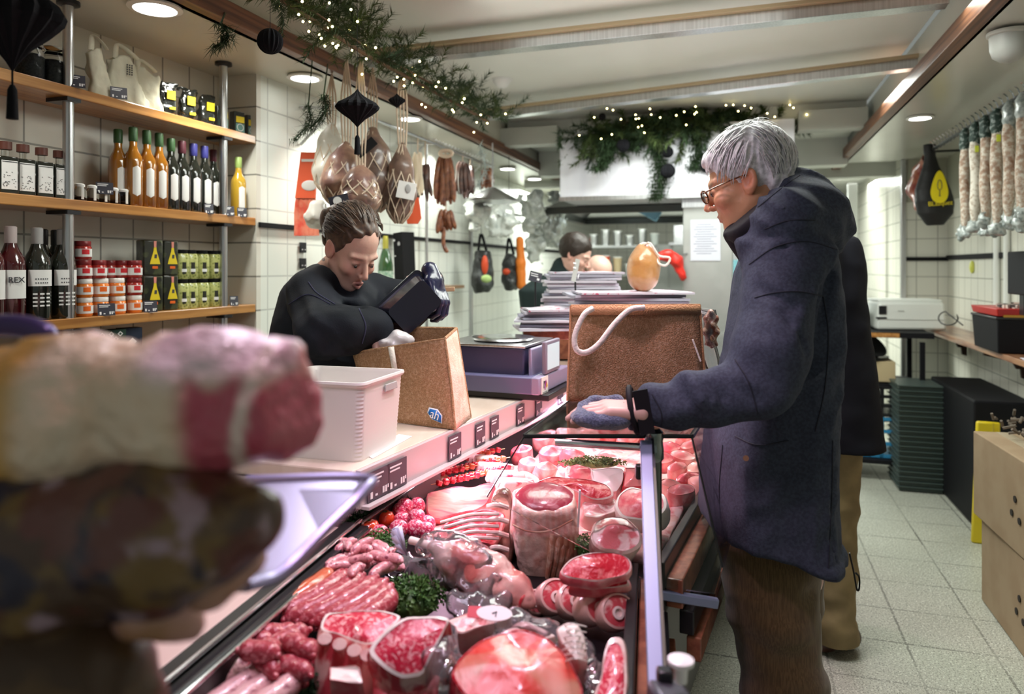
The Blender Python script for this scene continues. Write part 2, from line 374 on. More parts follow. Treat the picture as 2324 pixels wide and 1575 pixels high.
struct('trim_7', MB().box((1.235, 6.44, 1.2), (.035, .04, 2.2)), M_steel, smooth=False, bevel=.003)
struct('trim_8', MB().box((-2.03, 5.375, 1.2), (.03, .03, 2.2)), M_steel, smooth=False, bevel=.003)
# lowered bulkheads towards the kitchen
struct('ceiling', MB().box((-.45, 5.95, 2.51), (2.5, 1.3, .1)).box((-.45, 6.3, 2.40), (2.5, .2, .3)), M_white, smooth=False)
for k, (c, s) in enumerate((((-1.5, 5.25, 2.42), (.44, .14, .13)), ((.58, 5.25, 2.42), (.42, .14, .13)), ((.9, 7, 2.30), (1.9, .14, .14)), ((-1.6, 7, 2.30), (.9, .14, .14)))):
    struct('trim_%d' % (9+k), MB().box(c, s), mat('bulkhead_grey', (.50, .51, .46), .5), smooth=False)
# kitchen extractor housing
h_ = thing('extractor_housing', 'broad white housing over the kitchen pass, crossed by the fir garland', 'extractor hood', RW(-.455, 5.5, 1.935), -A)
M_hood = mat('housing_white', (.84, .84, .90), .25, .0, col2=(.74, .74, .82), scale=2, stretch=(3, 3, .3))
obj('housing', MB().box((0, 0, .25), (1.60, .68, .50)), M_hood, h_, world=False, bevel=.006)
obj('bottom_trim', MB().box((0, -.335, .006), (1.61, .02, .03)), M_steel, h_, world=False)
p_ = thing('steel_pillar', 'steel clad square pillar with a printed notice, behind the older customer', 'pillar', RW(-.22, 5.45, 0), -A)
obj('cladding', MB().box((0, 0, .98), (.34, .3, 1.94)), mat('matt_steel', (.42, .43, .41), .38, .6, col2=(.36, .37, .35), scale=4), p_, world=False, bevel=.006)
obj('collar', MB().box((0, 0, 1.90), (.35, .31, .06)), M_steel, p_, world=False)
def lamp(px, py, z, r, n, lab):
    c = WZ(px, py, z); t = thing('ceiling_lamp', lab, 'ceiling lamp', c, 0, 'round recessed ceiling lamps')
    obj('rim', MB().lathe([(r, .01), (r*1.28, 0), (r*1.3, -.006), (r*1.02, -.010), (r, -.004)], n=28), mat('lamp_rim', (.8, .8, .76), .3), t, world=False)
    obj('diffuser', MB().lathe([(r*.2, -.007), (r, -.006), (r, .004)], n=24), M_glow, t, world=False)
for (px, py, z, r, lab) in ((352, 16, 2.295, .065, 'round ceiling lamp above the top shelf beside the garland'), (692, 175, 2.295, .06, 'round ceiling lamp above the wall bracket beyond the shelves'),
        (930, 268, 2.295, .055, 'round ceiling lamp above the netted hams'), (2088, 266, 2.295, .055, 'round ceiling lamp right of the wooden beam near the dried sausages'),
        (1487, 77, 2.545, .03, 'small round lamp between the two steel ceiling bars'), (1152, 382, 2.29, .06, 'ceiling lamp over the left kitchen wall, nearest'),
        (1213, 405, 2.29, .06, 'ceiling lamp over the left kitchen wall, farther and right'),
        (1937, 377, 2.365, .07, 'round lamp over the rear corridor, upper of the two'), (1906, 403, 2.365, .07, 'round lamp over the rear corridor, lower of the two')):
    lamp(px, py, z, r, 0, lab)
t_ = thing('ceiling_sensor', 'small white sensor dome on the main ceiling between the steel bars', 'sensor', WZ(1139, 180, 2.55))
obj('dome', MB().lathe([(.055, 0), (.055, -.012), (.035, -.04), (.018, -.052)], n=20), mat('white_plastic', (.75, .75, .74), .4), t_, world=False)
obj('rim', MB().lathe([(.062, 0), (.062, -.006)], n=20), MATS['white_plastic'], t_, world=False)
t_ = thing('ceiling_speaker', 'grey bell shaped loudspeaker hanging under the right ceiling corner', 'speaker', W(2290, 80, 2.6))
obj('shell', MB().lathe([(.062, 0), (.060, -.05), (.052, -.075), (.03, -.092), (.006, -.1)], n=24), mat('grey_plastic', (.42, .43, .40), .45), t_, world=False)
obj('mount', MB().lathe([(.07, .012), (.07, 0), (.062, -.004)], n=24), mat('grey_mount', (.55, .55, .5), .4), t_, world=False)
# ================================================================ MEAT COUNTER
def dirv(a): return np.array((math.sin(R(a)), math.cos(R(a)), 0.))
n1, n2 = dirv(12), dirv(23.5); r1, r2 = np.array((n1[1], -n1[0], 0)), np.array((n2[1], -n2[0], 0))
BK = V3(-.345, 1.60, 0)                                # where the counter bends
def near_back(Y): return V3(BK[0]-(1.6-Y)*math.tan(R(12)), Y, 0)
def far_back(Y): return V3(BK[0]+(Y-1.6)*math.tan(R(23.5)), Y, 0)
def near_front(Y): return V3(.178+(Y-1.14)*.19, Y, 0)
def far_front(Y): return V3(.30+(Y-1.5)*.445, Y, 0)
def glass_mat(name, tint=(1,1,1), k=1.0):
    m = bpy.data.materials.new(name); m.use_nodes = True; nt = m.node_tree; N = nt.nodes; N.remove(N['Principled BSDF'])
    t = N.new('ShaderNodeBsdfTransparent'); t.inputs[0].default_value = C4(tint); g = N.new('ShaderNodeBsdfGlossy'); g.inputs['Roughness'].default_value = .03
    f = N.new('ShaderNodeFresnel'); f.inputs[0].default_value = 1.45; mu = N.new('ShaderNodeMath'); mu.operation = 'MULTIPLY'; mu.inputs[1].default_value = k
    x = N.new('ShaderNodeMixShader'); L = nt.links; L.new(f.outputs[0], mu.inputs[0]); L.new(mu.outputs[0], x.inputs[0]); L.new(t.outputs[0], x.inputs[1]); L.new(g.outputs[0], x.inputs[2])
    L.new(x.outputs[0], N['Material Output'].inputs[0]); return m
M_glass = glass_mat('clear_glass', (.97, .99, .98), .8); M_film = glass_mat('vacuum_film', (.96, .95, .97), 1.5)
nt_ = M_film.node_tree; df_ = nt_.nodes.new('ShaderNodeBsdfDiffuse'); df_.inputs[0].default_value = (.85, .80, .86, 1); mx_ = nt_.nodes.new('ShaderNodeMixShader'); mx_.inputs[0].default_value = .09
tr_ = [n for n in nt_.nodes if n.type == 'BSDF_TRANSPARENT'][0]; m0_ = [n for n in nt_.nodes if n.type == 'MIX_SHADER' and n != mx_][0]
nt_.links.new(tr_.outputs[0], mx_.inputs[1]); nt_.links.new(df_.outputs[0], mx_.inputs[2]); nt_.links.new(mx_.outputs[0], m0_.inputs[1])
M_top = mat('pale_worktop', (.66, .58, .48), .35, col2=(.58, .49, .39), scale=2.5, stretch=(6, 1, 1))
M_rail = mat('price_rail', (.52, .45, .45), .3, coat=.3)
M_deck = mat('black_tray', (.010, .008, .010), .35)
M_alu = mat('aluminium_blue', (.26, .30, .44), .4, .5)
M_woodr = mat('red_wood', (.36, .13, .07), .35, col2=(.22, .07, .04), scale=5, stretch=(8, 8, 8), coat=.3)
ct = thing('meat_display_counter', 'long refrigerated butcher display filled with meat, the customer leans on its glass', 'display counter', (.1, 1.6, 0))
P2 = lambda p: (p[0], p[1])
deck = [near_back(.45), near_back(1.6), near_back(1.6)+V3(-.20, .17, 0), far_back(3.9)+V3(-.22, 0, 0), far_front(3.9), far_front(1.5), near_front(1.5), near_front(.45)]
obj('deck', MB().prism([P2(p) for p in deck], .70, .765), M_deck, ct, smooth=False)
base = [near_back(.45)+V3(.06, 0, 0), near_back(1.6)+V3(.06, 0, 0), far_back(3.9)+V3(.06, 0, 0), far_front(3.9)+V3(-.12, 0, 0), far_front(1.5)+V3(-.12, 0, 0), near_front(1.5)+V3(-.12, 0, 0), near_front(.45)+V3(-.12, 0, 0)]
obj('plinth', MB().prism([P2(p) for p in base], .02, .70), mat('plinth_grey', (.16, .16, .16), .4, .3), ct, smooth=False)
obj('case_end', MB().prism([P2(p) for p in (far_back(3.9), far_back(3.94), far_front(3.94), far_front(3.9))], .1, 1.05), M_deck, ct, smooth=False)
m = MB()
for (a, b) in ((near_front(.45), near_front(1.5)), (far_front(1.5), far_front(3.9))):
    m.slot(0).bar(a+V3(.035, 0, .775), b+V3(.035, 0, .775), .035, .06); m.slot(1).bar(a+V3(.005, 0, .79), b+V3(.005, 0, .79), .02, .10)
    m.slot(0).bar(a+V3(.075, 0, .66), b+V3(.075, 0, .66), .03, .05)
    m.slot(1).bar(a+V3(.06, 0, .715), b+V3(.06, 0, .715), .03, .05)
obj('front_rail', m, [M_woodr, M_black], ct, smooth=False, bevel=.003)
# back rails: black rim of the near part, wooden ledge of the far part
m = MB()
a, b = near_back(.45), near_back(1.6)
m.slot(0).bar(a+V3(.02, 0, .82), b+V3(.02, 0, .82), .02, .12).bar(a+V3(-.008, 0, .872), b+V3(-.008, 0, .872), .03, .03)
m.slot(1).tube([a+V3(.012, 0, .892), b+V3(.012, 0, .892)], .004, 8).tube([a+V3(.034, 0, .872), b+V3(.034, 0, .872)], .004, 8)
a, b = far_back(1.6), far_back(1.98)
m.slot(0).bar(a+V3(.0, 0, .855), b+V3(-.02, 0, .88), .012, .05)
m.slot(1).tube([a+V3(.012, 0, .884), b+V3(-.012, 0, .90)], .003, 8)
obj('back_rim', m, [M_black, M_chrome], ct, smooth=30)
lt = MB(); lt.bar(far_back(1.9)+V3(-.02, 0, .955), far_back(3.85)+V3(-.02, 0, .955), .02, .008); 
obj('case_light', lt, mat('case_light_glow', (1, .72, .85), .5, emit=5, ecol=(1, .66, .82)), ct, smooth=False)
wt = thing('counter_worktop', 'pale wooden worktop behind the display, carrying the basket and the scale', 'worktop', (-.5, 1.9, 0))
nb = [near_back(.45)+V3(-.026, 0, 0), near_back(1.58)+V3(-.026, 0, 0), near_back(1.58)+V3(-.62, .12, 0), near_back(.45)+V3(-.62, 0, 0)]
obj('low_worktop', MB().prism([P2(p) for p in nb], .84, .885), mat('rosy_worktop', (.56, .42, .38), .3), wt, smooth=False, bevel=.003)
fb = [far_back(1.60)+V3(-.005, 0, 0), far_back(3.95)+V3(-.005, 0, 0), far_back(3.95)+V3(-.34, .12, 0), far_back(1.60)+V3(-.36, .12, 0)]
obj('high_worktop', MB().prism([P2(p) for p in fb], .965, 1.0), M_top, wt, smooth=False, bevel=.004)
obj('carcass', MB().prism([P2(p) for p in [fb[0]+V3(-.26, .06, 0), fb[1]+V3(-.26, 0, 0), fb[2]+V3(-.02, 0, 0), fb[3]+V3(-.02, 0, 0)]], 0, .962).prism([P2(p) for p in nb], 0, .84, t=(-.01, 0, 0)), mat('carcass_grey', (.4, .38, .36), .5), wt, smooth=False)
obj('price_rail', MB().bar(far_back(1.60)+V3(.006, 0, .958), far_back(3.9)+V3(.006, 0, .958), .012, .085).bar(far_back(1.60)+V3(.018, 0, .918), far_back(3.9)+V3(.018, 0, .918), .03, .008), M_rail, wt, smooth=False, bevel=.001)
# price cards in the rail
M_card = mat('price_card', (.035, .035, .05), .45)
def card(name, c, w, h, face, tilt, lab, group, lines=3, price='2', digits=True):
    "small dark price card; face = horizontal direction it looks to; tilt back in radians"
    f = nrm((face[0], face[1], 0)); x = np.array((-f[1], f[0], 0)); up = V3(0, 0, math.cos(tilt))-f*math.sin(tilt); n = np.cross(x, up)
    t = thing(name, lab, 'price card', c, 0, group); rm = np.stack((x, up, n), 1)
    obj('card', MB().box(np.asarray(c)+up*h/2, (w, h, .002), rm=rm), M_card, t, smooth=False)
    m = MB(); cc = np.asarray(c)+n*.0016
    for k in range(lines): m.box(cc+up*(h*(.84-.13*k))-x*w*(.10+.05*k), (w*(.62-.1*k), h*.055, .0006), rm=rm)
    m.box(cc+up*h*.2-x*w*.34, (w*.10, h*.22, .0006), rm=rm); m.box(cc+up*h*.16-x*w*.12, (w*.10, h*.07, .0006), rm=rm)
    for dx, ww, hh in ((.20, .08, .22), (.32, .08, .22), (.42, .05, .12)): m.box(cc+up*h*(.22 if ww > .06 else .28)+x*w*dx, (w*ww, h*hh, .0006), rm=rm)
    obj('writing', m, M_wtext, t, smooth=False)
    return t
rf = r2
for k, (px, w, nm) in enumerate(((842, .088, 'nearest price card on the rail, double with four text lines, below the basket'), (885, .082, 'second price card on the rail, touching the nearest one'),
        (1018, .072, 'price card on the rail below the front corner of the filled jute bag'), (1077, .062, 'left card of the close pair on the rail past the jute bag'), (1110, .058, 'right card of the close pair on the rail past the jute bag'),
        (1170, .062, 'price card on the rail below the label of the scale'), (1212, .058, 'price card on the rail below the right end of the scale'), (1262, .058, 'farthest price card on the rail, beside the standing jute bag'))):
    kk = (px-CX)/F; Y = (BK[0]-1.6*math.tan(R(23.5)))/(kk-math.tan(R(23.5)))
    card('price_card', far_back(Y)+V3(.0165, 0, .924)+r2*.001, w, .066, rf, .0, nm, 'price cards along the counter rail', lines=2+(k < 1))
# glass superstructure
g = thing('display_glass', 'glass cover with tubular posts over the far half of the meat display', 'glass cover', (.3, 1.5, .79))
def yl(px): return (px-CX)/F*1.5
tl, tr = V3(yl(1190), 1.5, 1.10), V3(yl(1570), 1.5, 1.10); br_ = V3(yl(1640), 1.5, .83); bl = V3(yl(1105), 1.5, .975)
far = V3(math.tan(R(22))*1.0, 1, 0)*2.4
obj('top_pane', MB().prism([P2(p) for p in (tl, tr, tr+far, tl+V3(math.tan(R(18)), 1, 0)*2.4)], 1.096, 1.104), M_glass, g, smooth=False)
m = MB(); m.add([tl, tr, br_, V3(yl(1622), 1.5, .775), V3(.30, 1.5, .79), bl], [(0, 1, 2, 3, 4, 5)]); m.add([tr, tr+far, br_+far, br_], [(0, 1, 2, 3)])
obj('front_pane', m, M_glass, g, smooth=False, solid=.006)
m = MB().bar(tl, tr, .006, .008).bar(tr, tr+far, .008, .008).bar(tl, tl+V3(math.tan(R(18)), 1, 0)*2.4, .006, .008).bar(tl, bl, .003, .003).bar(tr, br_, .002, .003)
m.bar(V3(.34, 1.55, 1.108), V3(.34, 1.55, 1.108)+far*.5, .03, .012)
obj('pane_edge', m, M_darkmetal, g, smooth=False)
post = thing('glass_post', 'dark chrome corner post with round cap holding the counter glass', 'post', (.292, 1.5, .6))
obj('tube', MB().cyl((.292, 1.5, .60), (.292, 1.5, 1.06), .017, n=20), mat('smoked_chrome', (.12, .13, .12), .12, 1), post)
obj('cap', MB().lathe([(.014, .0), (.021, .01), (.021, .03), (.019, .046), (.020, .05), (.020, .064), (.012, .072)], c=(.292, 1.5, 1.045), n=24), mat('smoked_cap', (.22, .25, .24), .15, 1), post)
obj('clamp', MB().box((.27, 1.49, 1.03), (.035, .02, .03)), M_darkmetal, post, bevel=.004)
obj('lower_bracket', MB().bar(V3(.30, 1.5, .775), V3(.425, 1.5, .755), .016, .020), M_alu, post, bevel=.003)
bar = thing('lift_bar', 'slanting pale blue aluminium bar of the raised near glass, in front of the dark post', 'bar', W(1490, 1560, 1.02))
b0, b1 = W(1466, 1004, 1.48), W(1492, 1640, 1.0)
obj('profile', MB().bar(b0, b1, .024, .014), M_alu, bar, bevel=.002)
obj('edge_strip', MB().bar(b0+V3(.0135, .002, 0), b1+V3(.0135, .002, 0), .006, .016), M_chrome, bar)
obj('cross_tube', MB().tube([b0+V3(-.002, 0, -.01), W(1260, 1003, 1.50)], .008, 10), M_chrome, bar)
fb_ = thing('glass_hinge_foot', 'blurred dark hinge foot with a white round button, lowest by the aluminium bar', 'hinge', W(1530, 1600, .95))
obj('body', MB().box(W(1520, 1585, .95), (.05, .05, .028), rm=rot(0, .1, .2)), mat('hinge_grey', (.10, .10, .12), .4, .5), fb_, bevel=.008)
obj('button', MB().lathe([(.008, -.02), (.009, 0), (.017, .004), (.017, .009), (.008, .013)], c=W(1545, 1512, .94), n=20), mat('white_gloss', (.85, .85, .85), .3), fb_)
obj('bracket', MB().box(W(1508, 1560, .97), (.02, .02, .05)), M_darkmetal, fb_, bevel=.003)
# ================================================================ MEAT
rng = random.Random(7)
def M_meat(nm, c, c2, s=30, lo=.45, hi=.62, c3=None, rough=.28, coat=.55, bump=.25, st=(1,1,1), dist=.6): return mat(nm, c, rough, col2=c2, scale=s, lo=lo, hi=hi, coat=coat, bump=bump, bscale=s*1.6, stretch=st, dist=dist, col3=c3, scale3=s*.35, sub=.08)
beef = M_meat('raw_beef', (.54, .012, .03), (.78, .20, .20), 60, .50, .68)
marble = M_meat('marbled_beef', (.58, .012, .05), (.88, .38, .40), 95, .50, .60, dist=1.2)
ribside = M_meat('rib_side', (.58, .07, .09), (.86, .56, .50), 26, .46, .58, st=(1.6, 1.6, .5))
pork = M_meat('raw_pork', (.70, .11, .14), (.84, .34, .33), 26)
roastr = M_meat('roast_face', (.66, .045, .035), (.52, .23, .15), 12, .44, .60, c3=(.74, .36, .30), coat=.35, bump=.5)
fat = M_meat('white_fat', (.80, .60, .55), (.70, .30, .30), 34, .5, .72, bump=.15)
fatw = M_meat('clean_fat', (.88, .80, .74), (.84, .66, .60), 18, .5, .8, bump=.1)
aged = M_meat('aged_crust', (.42, .16, .12), (.72, .46, .36), 26, .42, .6, c3=(.24, .09, .07))
dark = M_meat('dark_crust', (.12, .05, .04), (.34, .20, .14), 30, .4, .65)
bone = M_meat('bone', (.86, .72, .66), (.78, .50, .46), 20, bump=.05)
saus_r = M_meat('red_sausage', (.36, .035, .055), (.58, .18, .20), 120, .52, .62, coat=.5)
saus_o = M_meat('orange_sausage', (.50, .09, .03), (.66, .20, .08), 50, .5, .7, coat=.8)
saus_p = M_meat('pink_sausage', (.70, .30, .33), (.30, .06, .10), 110, .56, .62, coat=.8)
saus_w = M_meat('pale_sausage', (.70, .42, .42), (.34, .13, .17), 90, .57, .63, coat=.8)
saus_d = M_meat('dark_sausage', (.26, .05, .04), (.42, .12, .08), 50, .5, .7, coat=.8)
ball_p = M_meat('seasoned_mince', (.56, .02, .09), (.84, .40, .46), 150, .52, .58, coat=.7)
kale_m = mat('kale_leaf', (.045, .13, .03), .5, col2=(.10, .22, .05), scale=40, sub=.05)
kale_d = mat('dark_kale_leaf', (.015, .05, .018), .5, col2=(.03, .09, .03), scale=40)
yel_m = mat('yellow_green_leaf', (.16, .19, .05), .5, col2=(.08, .12, .03), scale=60)
def ray(px, py, P0, n):
    o = np.array((0, 0, CH)); d = W(px, py, 1)-o; return o+d*(np.dot(np.asarray(P0)-o, n)/np.dot(d, n))
def resample(P, n):
    P = np.vstack((P, P[:1])); L = np.r_[0, np.cumsum(np.linalg.norm(np.diff(P, axis=0), axis=1))]; t = np.linspace(0, L[-1], n, endpoint=False)
    return np.stack([np.interp(t, L, P[:, k]) for k in range(P.shape[1])], 1)
def smooth_loop(P, it=2):
    for _ in range(it): P = (np.roll(P, 1, 0)+2*P+np.roll(P, -1, 0))/4
    return P
def slab(name, label, cat, outline, P0, n, thick, mats, parts=('muscle', 'fat_rim'), rim=.06, bulge=.01, group=None, n_=40, amp=.006, seed=0, down=None, sm_=2):
    "thick cut of meat: outline seen in the picture laid on a real plane, rounded, bulged, with a fat rim child"
    n = nrm(n); P = np.array([ray(x, y, P0, n) for x, y in outline]); P = smooth_loop(resample(P, n_), sm_); c = P.mean(0)
    dn = -n if down is None else nrm(down)
    t = thing(name, label, cat, c+dn*thick, 0, group)
    def ring(s, off, b=0): return c+(P-c)*s+dn*(off)+n*b
    m = MB(); k = n_
    lev = [ring(.86, thick), ring(.97, thick*.85), ring(1.02, thick*.5), ring(1.0, thick*.12), ring(1-rim*.35, 0)]
    V = np.concatenate(lev); V = V+amp*np.stack([vnoise(V, 25, seed+q) for q in range(3)], 1)
    f = [(i*k+j, i*k+(j+1) % k, (i+1)*k+(j+1) % k, (i+1)*k+j) for i in range(4) for j in range(k)]+[tuple(range(k))[::-1]]
    m.slot(1).add(V, f).slot(0)
    ri = ring(1-rim, .0, bulge*.2); ri = ri+amp*.7*np.stack([vnoise(ri, 25, seed+q) for q in range(3)], 1)
    m.add(np.concatenate((V[-k:], ri)), [(j, (j+1) % k, k+(j+1) % k, k+j) for j in range(k)])
    obj(parts[1], m, [mats[1], mats[2] if len(mats) > 2 else mats[1]], t)
    m = MB(); rs = [ri+dn*.001]
    for s in (.75, .5, .25): q = ring((1-rim)*s, 0, bulge*(1-s)); rs.append(q+amp*.8*np.stack([vnoise(q, 30, seed+w) for w in range(3)], 1))
    V = np.concatenate(rs+[(c+n*bulge)[None]]); f = [(i*k+j, i*k+(j+1) % k, (i+1)*k+(j+1) % k, (i+1)*k+j) for i in range(3) for j in range(k)]+[(3*k+j, 3*k+(j+1) % k, 4*k) for j in range(k)]
    m.add(V, f); obj(parts[0], m, mats[0], t)
    return t
DZ = .768
def on(px, py, z): return WZ(px, py, z)
UP = (0, 0, 1)
# ---- front row
t = slab('beef_round', 'big red roast with a greyish centre under film, front middle of the display', 'roast', [(1012, 1532), (1050, 1478), (1110, 1440), (1190, 1428), (1250, 1450), (1300, 1500), (1335, 1580), (1320, 1640), (1150, 1640), (1060, 1590)], on(1180, 1520, .87), (0, -.45, 1), .085, (roastr, beef, beef), ('cut_face', 'muscle'), .06, .012, seed=3, down=(0, .1, -1))
t = slab('beef_rib', 'marbled rib of beef with a thick white fat edge, left of the front row', 'beef rib', [(716, 1425), (735, 1392), (800, 1383), (870, 1385), (925, 1400), (880, 1440), (850, 1470), (790, 1452), (735, 1440)], on(820, 1430, .885), (-.1, -.35, 1), .10, (marble, fatw, ribside), ('marbled_face', 'fat_edge'), .12, .006, seed=5, down=(-.05, -.25, -1), sm_=1)
m = MB()
for k, (x, y) in enumerate(((742, 1440), (775, 1452), (808, 1466), (838, 1476))): m.tube([on(x, y, .875)+V3(0, -.012, 0), on(x+8, y+38, .82), on(x+14, y+52, .79)], [.011, .013, .009], 10, flat=.8)
obj('rib_bone', m, fat, t); 
t = slab('beef_rib', 'marbled rib of beef standing on its bone, second from the left in the front row', 'beef rib', [(835, 1480), (870, 1440), (925, 1395), (985, 1392), (1035, 1402), (1010, 1440), (985, 1490), (965, 1535), (900, 1540), (870, 1520)], on(930, 1470, .895), (-.05, -.9, .9), .08, (marble, fatw, ribside), ('marbled_face', 'fat_edge'), .14, .006, seed=8, down=(-.1, .5, -1), sm_=1)
m = MB()
for k, x in enumerate((872, 905, 940, 972)): m.tube([W(x, 1538, 1.07), W(x-2, 1580, 1.05), W(x-2, 1625, 1.05)], [.017, .015, .013], 10, flat=.7)
obj('rib_bone', m, pork, t)
t = slab('pork_fat_block', 'block of pork with a square white fat top, bottom edge left of the middle', 'pork block', [(752, 1508), (822, 1514), (832, 1556), (745, 1552)], on(790, 1530, .865), (0, -.3, 1), .09, (fatw, pork), ('fat_top', 'flesh'), .06, .003, n_=24, sm_=0, seed=2)
t = slab('marbled_steak', 'tall marbled sirloin steak by the black front rim, lower right of the meat', 'steak', [(1345, 1640), (1352, 1560), (1365, 1490), (1385, 1440), (1412, 1438), (1424, 1480), (1426, 1640)], on(1385, 1540, .85), (-.15, -.5, 1), .05, (marble, fat), ('marbled_face', 'fat_rim'), .22, .006, seed=9)
t = slab('rolled_roast', 'pale rolled roast in white netting, right of the big red roast', 'roast', [(1262, 1425), (1290, 1408), (1318, 1412), (1332, 1450), (1335, 1500), (1310, 1515), (1285, 1480), (1268, 1450)], on(1298, 1460, .875), (0, -.4, 1), .07, (fatw, fat), ('skin', 'side'), .1, .02, seed=12)
m = MB()
for k in range(7): y = 1418+k*13; m.tube(spline([on(1268+k*2, y+6, .872), on(1298+k, y-2, .90), on(1330, y+4, .872)], 8), .0012, 5)
obj('netting', m, mat('netting', (.85, .82, .78), .6), t)
# ---- osso buco row: five ringed shank slices
def shank(px, py, d, r, yaw, pitch, lab, g='shank slices in a row'):
    d = d-.05; c = W(px, py, d); t = thing('shank_slice', lab, 'shank slice', c-V3(0, 0, r), 0, g); x_, y_, z_ = frame(V3(-yaw*.9, .8, -.62)); rm = np.stack((x_, y_, z_), 1); h = .034
    Q = lambda V: np.asarray(V)@rm.T+c
    m = MB(); m.lathe([(r*.92, h*1.1), (r, h*.8), (r*1.03, 0), (r*.97, -h*.15), (r*.86, -h*.2)], n=26, sx=1, sy=.86); m.v = [Q(np.concatenate(m.v))]; m.f = [q for q in m.f if len(q) < 10]; obj('skin', m, M_meat('shank_skin', (.82, .50, .44), (.86, .62, .56), 20, bump=.1), t)
    m = MB().lathe([(r*.3, h), (r*.84, h*.95), (r*.88, -h*.12), (r*.6, -h*.2), (.0001, -h*.16)], n=24, sy=.86); m.v = [Q(np.concatenate(m.v))]; obj('muscle', m, pork if r < .034 else M_meat('shank_meat', (.62, .08, .10), (.86, .55, .50), 36, .5, .6), t)
    m = MB().lathe([(r*.30, -h*.1), (r*.32, -h*.32), (r*.2, -h*.34), (r*.17, -h*.2)], n=16, c=(r*.12, -r*.1, 0)); m.v = [Q(np.concatenate(m.v))]; obj('marrow_bone', m, bone, t)
for a in ((1218, 1366, 1.46, .027, .25, 1.15, 'smallest pale shank slice, leftmost in the row'), (1262, 1352, 1.45, .037, .45, 1.35, 'pale shank slice, second from the left in the row'), (1308, 1360, 1.43, .038, .3, 1.3, 'broad pink shank slice in the middle of the row'),
          (1357, 1376, 1.40, .036, .75, 1.4, 'shank slice in the row, left neighbour of the one by the rim'), (1402, 1388, 1.37, .036, .35, 1.3, 'darkest shank slice, last in the row by the black rim')): shank(*a)
# ---- leg in a vacuum bag with tag
t = thing('bagged_gammon', 'trimmed leg of meat with white bone end in a clear bag, display centre', 'leg of meat', on(1100, 1340, DZ))
p = [on(932, 1226, .90), on(985, 1240, .90), on(1040, 1275, .87), on(1105, 1310, .85), on(1165, 1345, .835), on(1192, 1365, .83)]
m = sdf(lambda P: smin(s_chain(P, p[1:], [.012, .035, .047, .034, .016], .02), s_cone(P, on(1030, 1300, .83), on(1110, 1350, .82), .03, .028), .03)+.004*fbm(P, 40, 1), np.min(p, 0)-.07, np.max(p, 0)+.07, .004)
obj('flesh', m, M_meat('leg_flesh', (.60, .16, .14), (.84, .62, .54), 15, .45, .55, c3=(.70, .34, .30)), t, smooth=60)
obj('shank_bone', MB().tube([p[0], p[0]*.6+p[1]*.4, p[1], p[1]*.6+p[2]*.4], [.008, .0075, .009, .012], 12), bone, t)
m = MB()
for k in range(7): a_ = p[3]*(1-k/6)+p[5]*(k/6); r_ = .036-.0024*k*1.4; ax = nrm(p[5]-p[3]); x, y, _ = frame(ax); m.tube([a_+(x*math.cos(q)+y*math.sin(q))*r_ for q in np.linspace(0, 2*PI, 20)[:-1]], .0032, 6, closed=True)
obj('string', m, beef, t)
def tag_(px, py, z, lab, w=.03, rz=-.5, red=True):
    c = on(px, py, z); t = thing('meat_tag', lab, 'tag', c, 0, 'white tags on the meat'); a = np.linspace(0, 2*PI, 28)[:-1]; rm = rot(R(40), .0, rz)
    obj('label', MB().prism(np.c_[w*np.cos(a), w*.42*np.sin(a)], 0, .0012, rm, c), mat('tag_white', (.88, .86, .86), .35), t)
    if red: obj('red_end', MB().prism([(-w*1.5, -w*.3), (-w*.8, -w*.34), (-w*.8, w*.34), (-w*1.5, w*.3)], -.001, .0008, rm, c), mat('tag_red', (.62, .02, .04), .35), t)
    obj('mark', MB().prism([(-.004, 0), (.004, .003), (.005, .001), (-.003, -.002)], .0012, .0018, rm, c).prism([(.002, .003), (.004, .003), (.004, -.006), (.002, -.006)], .0012, .0018, rm, c), M_black, t)
tag_(1085, 1262, .895, 'white oval tag with a red end on the leg in the centre'); tag_(1122, 1392, .875, 'white oval tag lower down, above the big red roast', .03, -.15)
def bag(lab, pts, rs, seed=0, amp=.012, name='vacuum_bag'):
    lo = np.min(pts, 0)-.09; hi = np.max(pts, 0)+.09
    m = sdf(lambda P: s_chain(P, pts, rs, .02)+amp*fbm(P, 28, seed), lo, hi, .006); return solo(name, m, M_film, lab, 'plastic bag', smooth=60)
bag('crumpled clear bag around the leg in the centre', [p[1]+V3(0,.01,0), p[2], p[3]+V3(0, 0, -.005)], [.03, .055, .055], 4)
m = MB()
for k in range(9):
    a = -.9+k*.22; c0 = on(925, 1262, .87); e0 = c0+V3(-.03*math.cos(a)-.005, .0, .045*math.sin(a+.9)+.01); m.add([c0, e0, e0+V3(.012, .006*(-1)**k, .006)], [(0, 1, 2)])
solo('bag_end', m, mat('film_blue', (.60, .62, .78), .25, coat=.6), 'gathered bluish bag end left of the bone tip', 'plastic bag', solid=.0008)
bag('empty clear film left of the leg, above the big kale', [on(900, 1290, .83), on(960, 1300, .84)], [.025, .03], 6, .015)
bag('clear film over the meat scraps below the leg', [on(1050, 1375, .83), on(1130, 1375, .83)], [.03, .03], 9, .015)
t = slab('meat_scrap', 'pink rough cut with folded fat below the lower tag', 'meat cut', [(1000, 1412), (1060, 1385), (1150, 1372), (1168, 1392), (1155, 1412), (1090, 1425), (1040, 1440)], on(1090, 1400, .85), (0, -.3, 1), .06, (M_meat('scrap', (.70, .22, .22), (.86, .62, .58), 40, .45, .55), fat), rim=.09, seed=21)
t = slab('veal_cut', 'pale cut with a transparent wrap between the leg and the shank slices', 'meat cut', [(1130, 1438), (1180, 1408), (1230, 1420), (1262, 1440), (1220, 1450), (1160, 1450)], on(1200, 1430, .855), (0, -.3, 1), .06, (fat, fatw), rim=.09, seed=22)
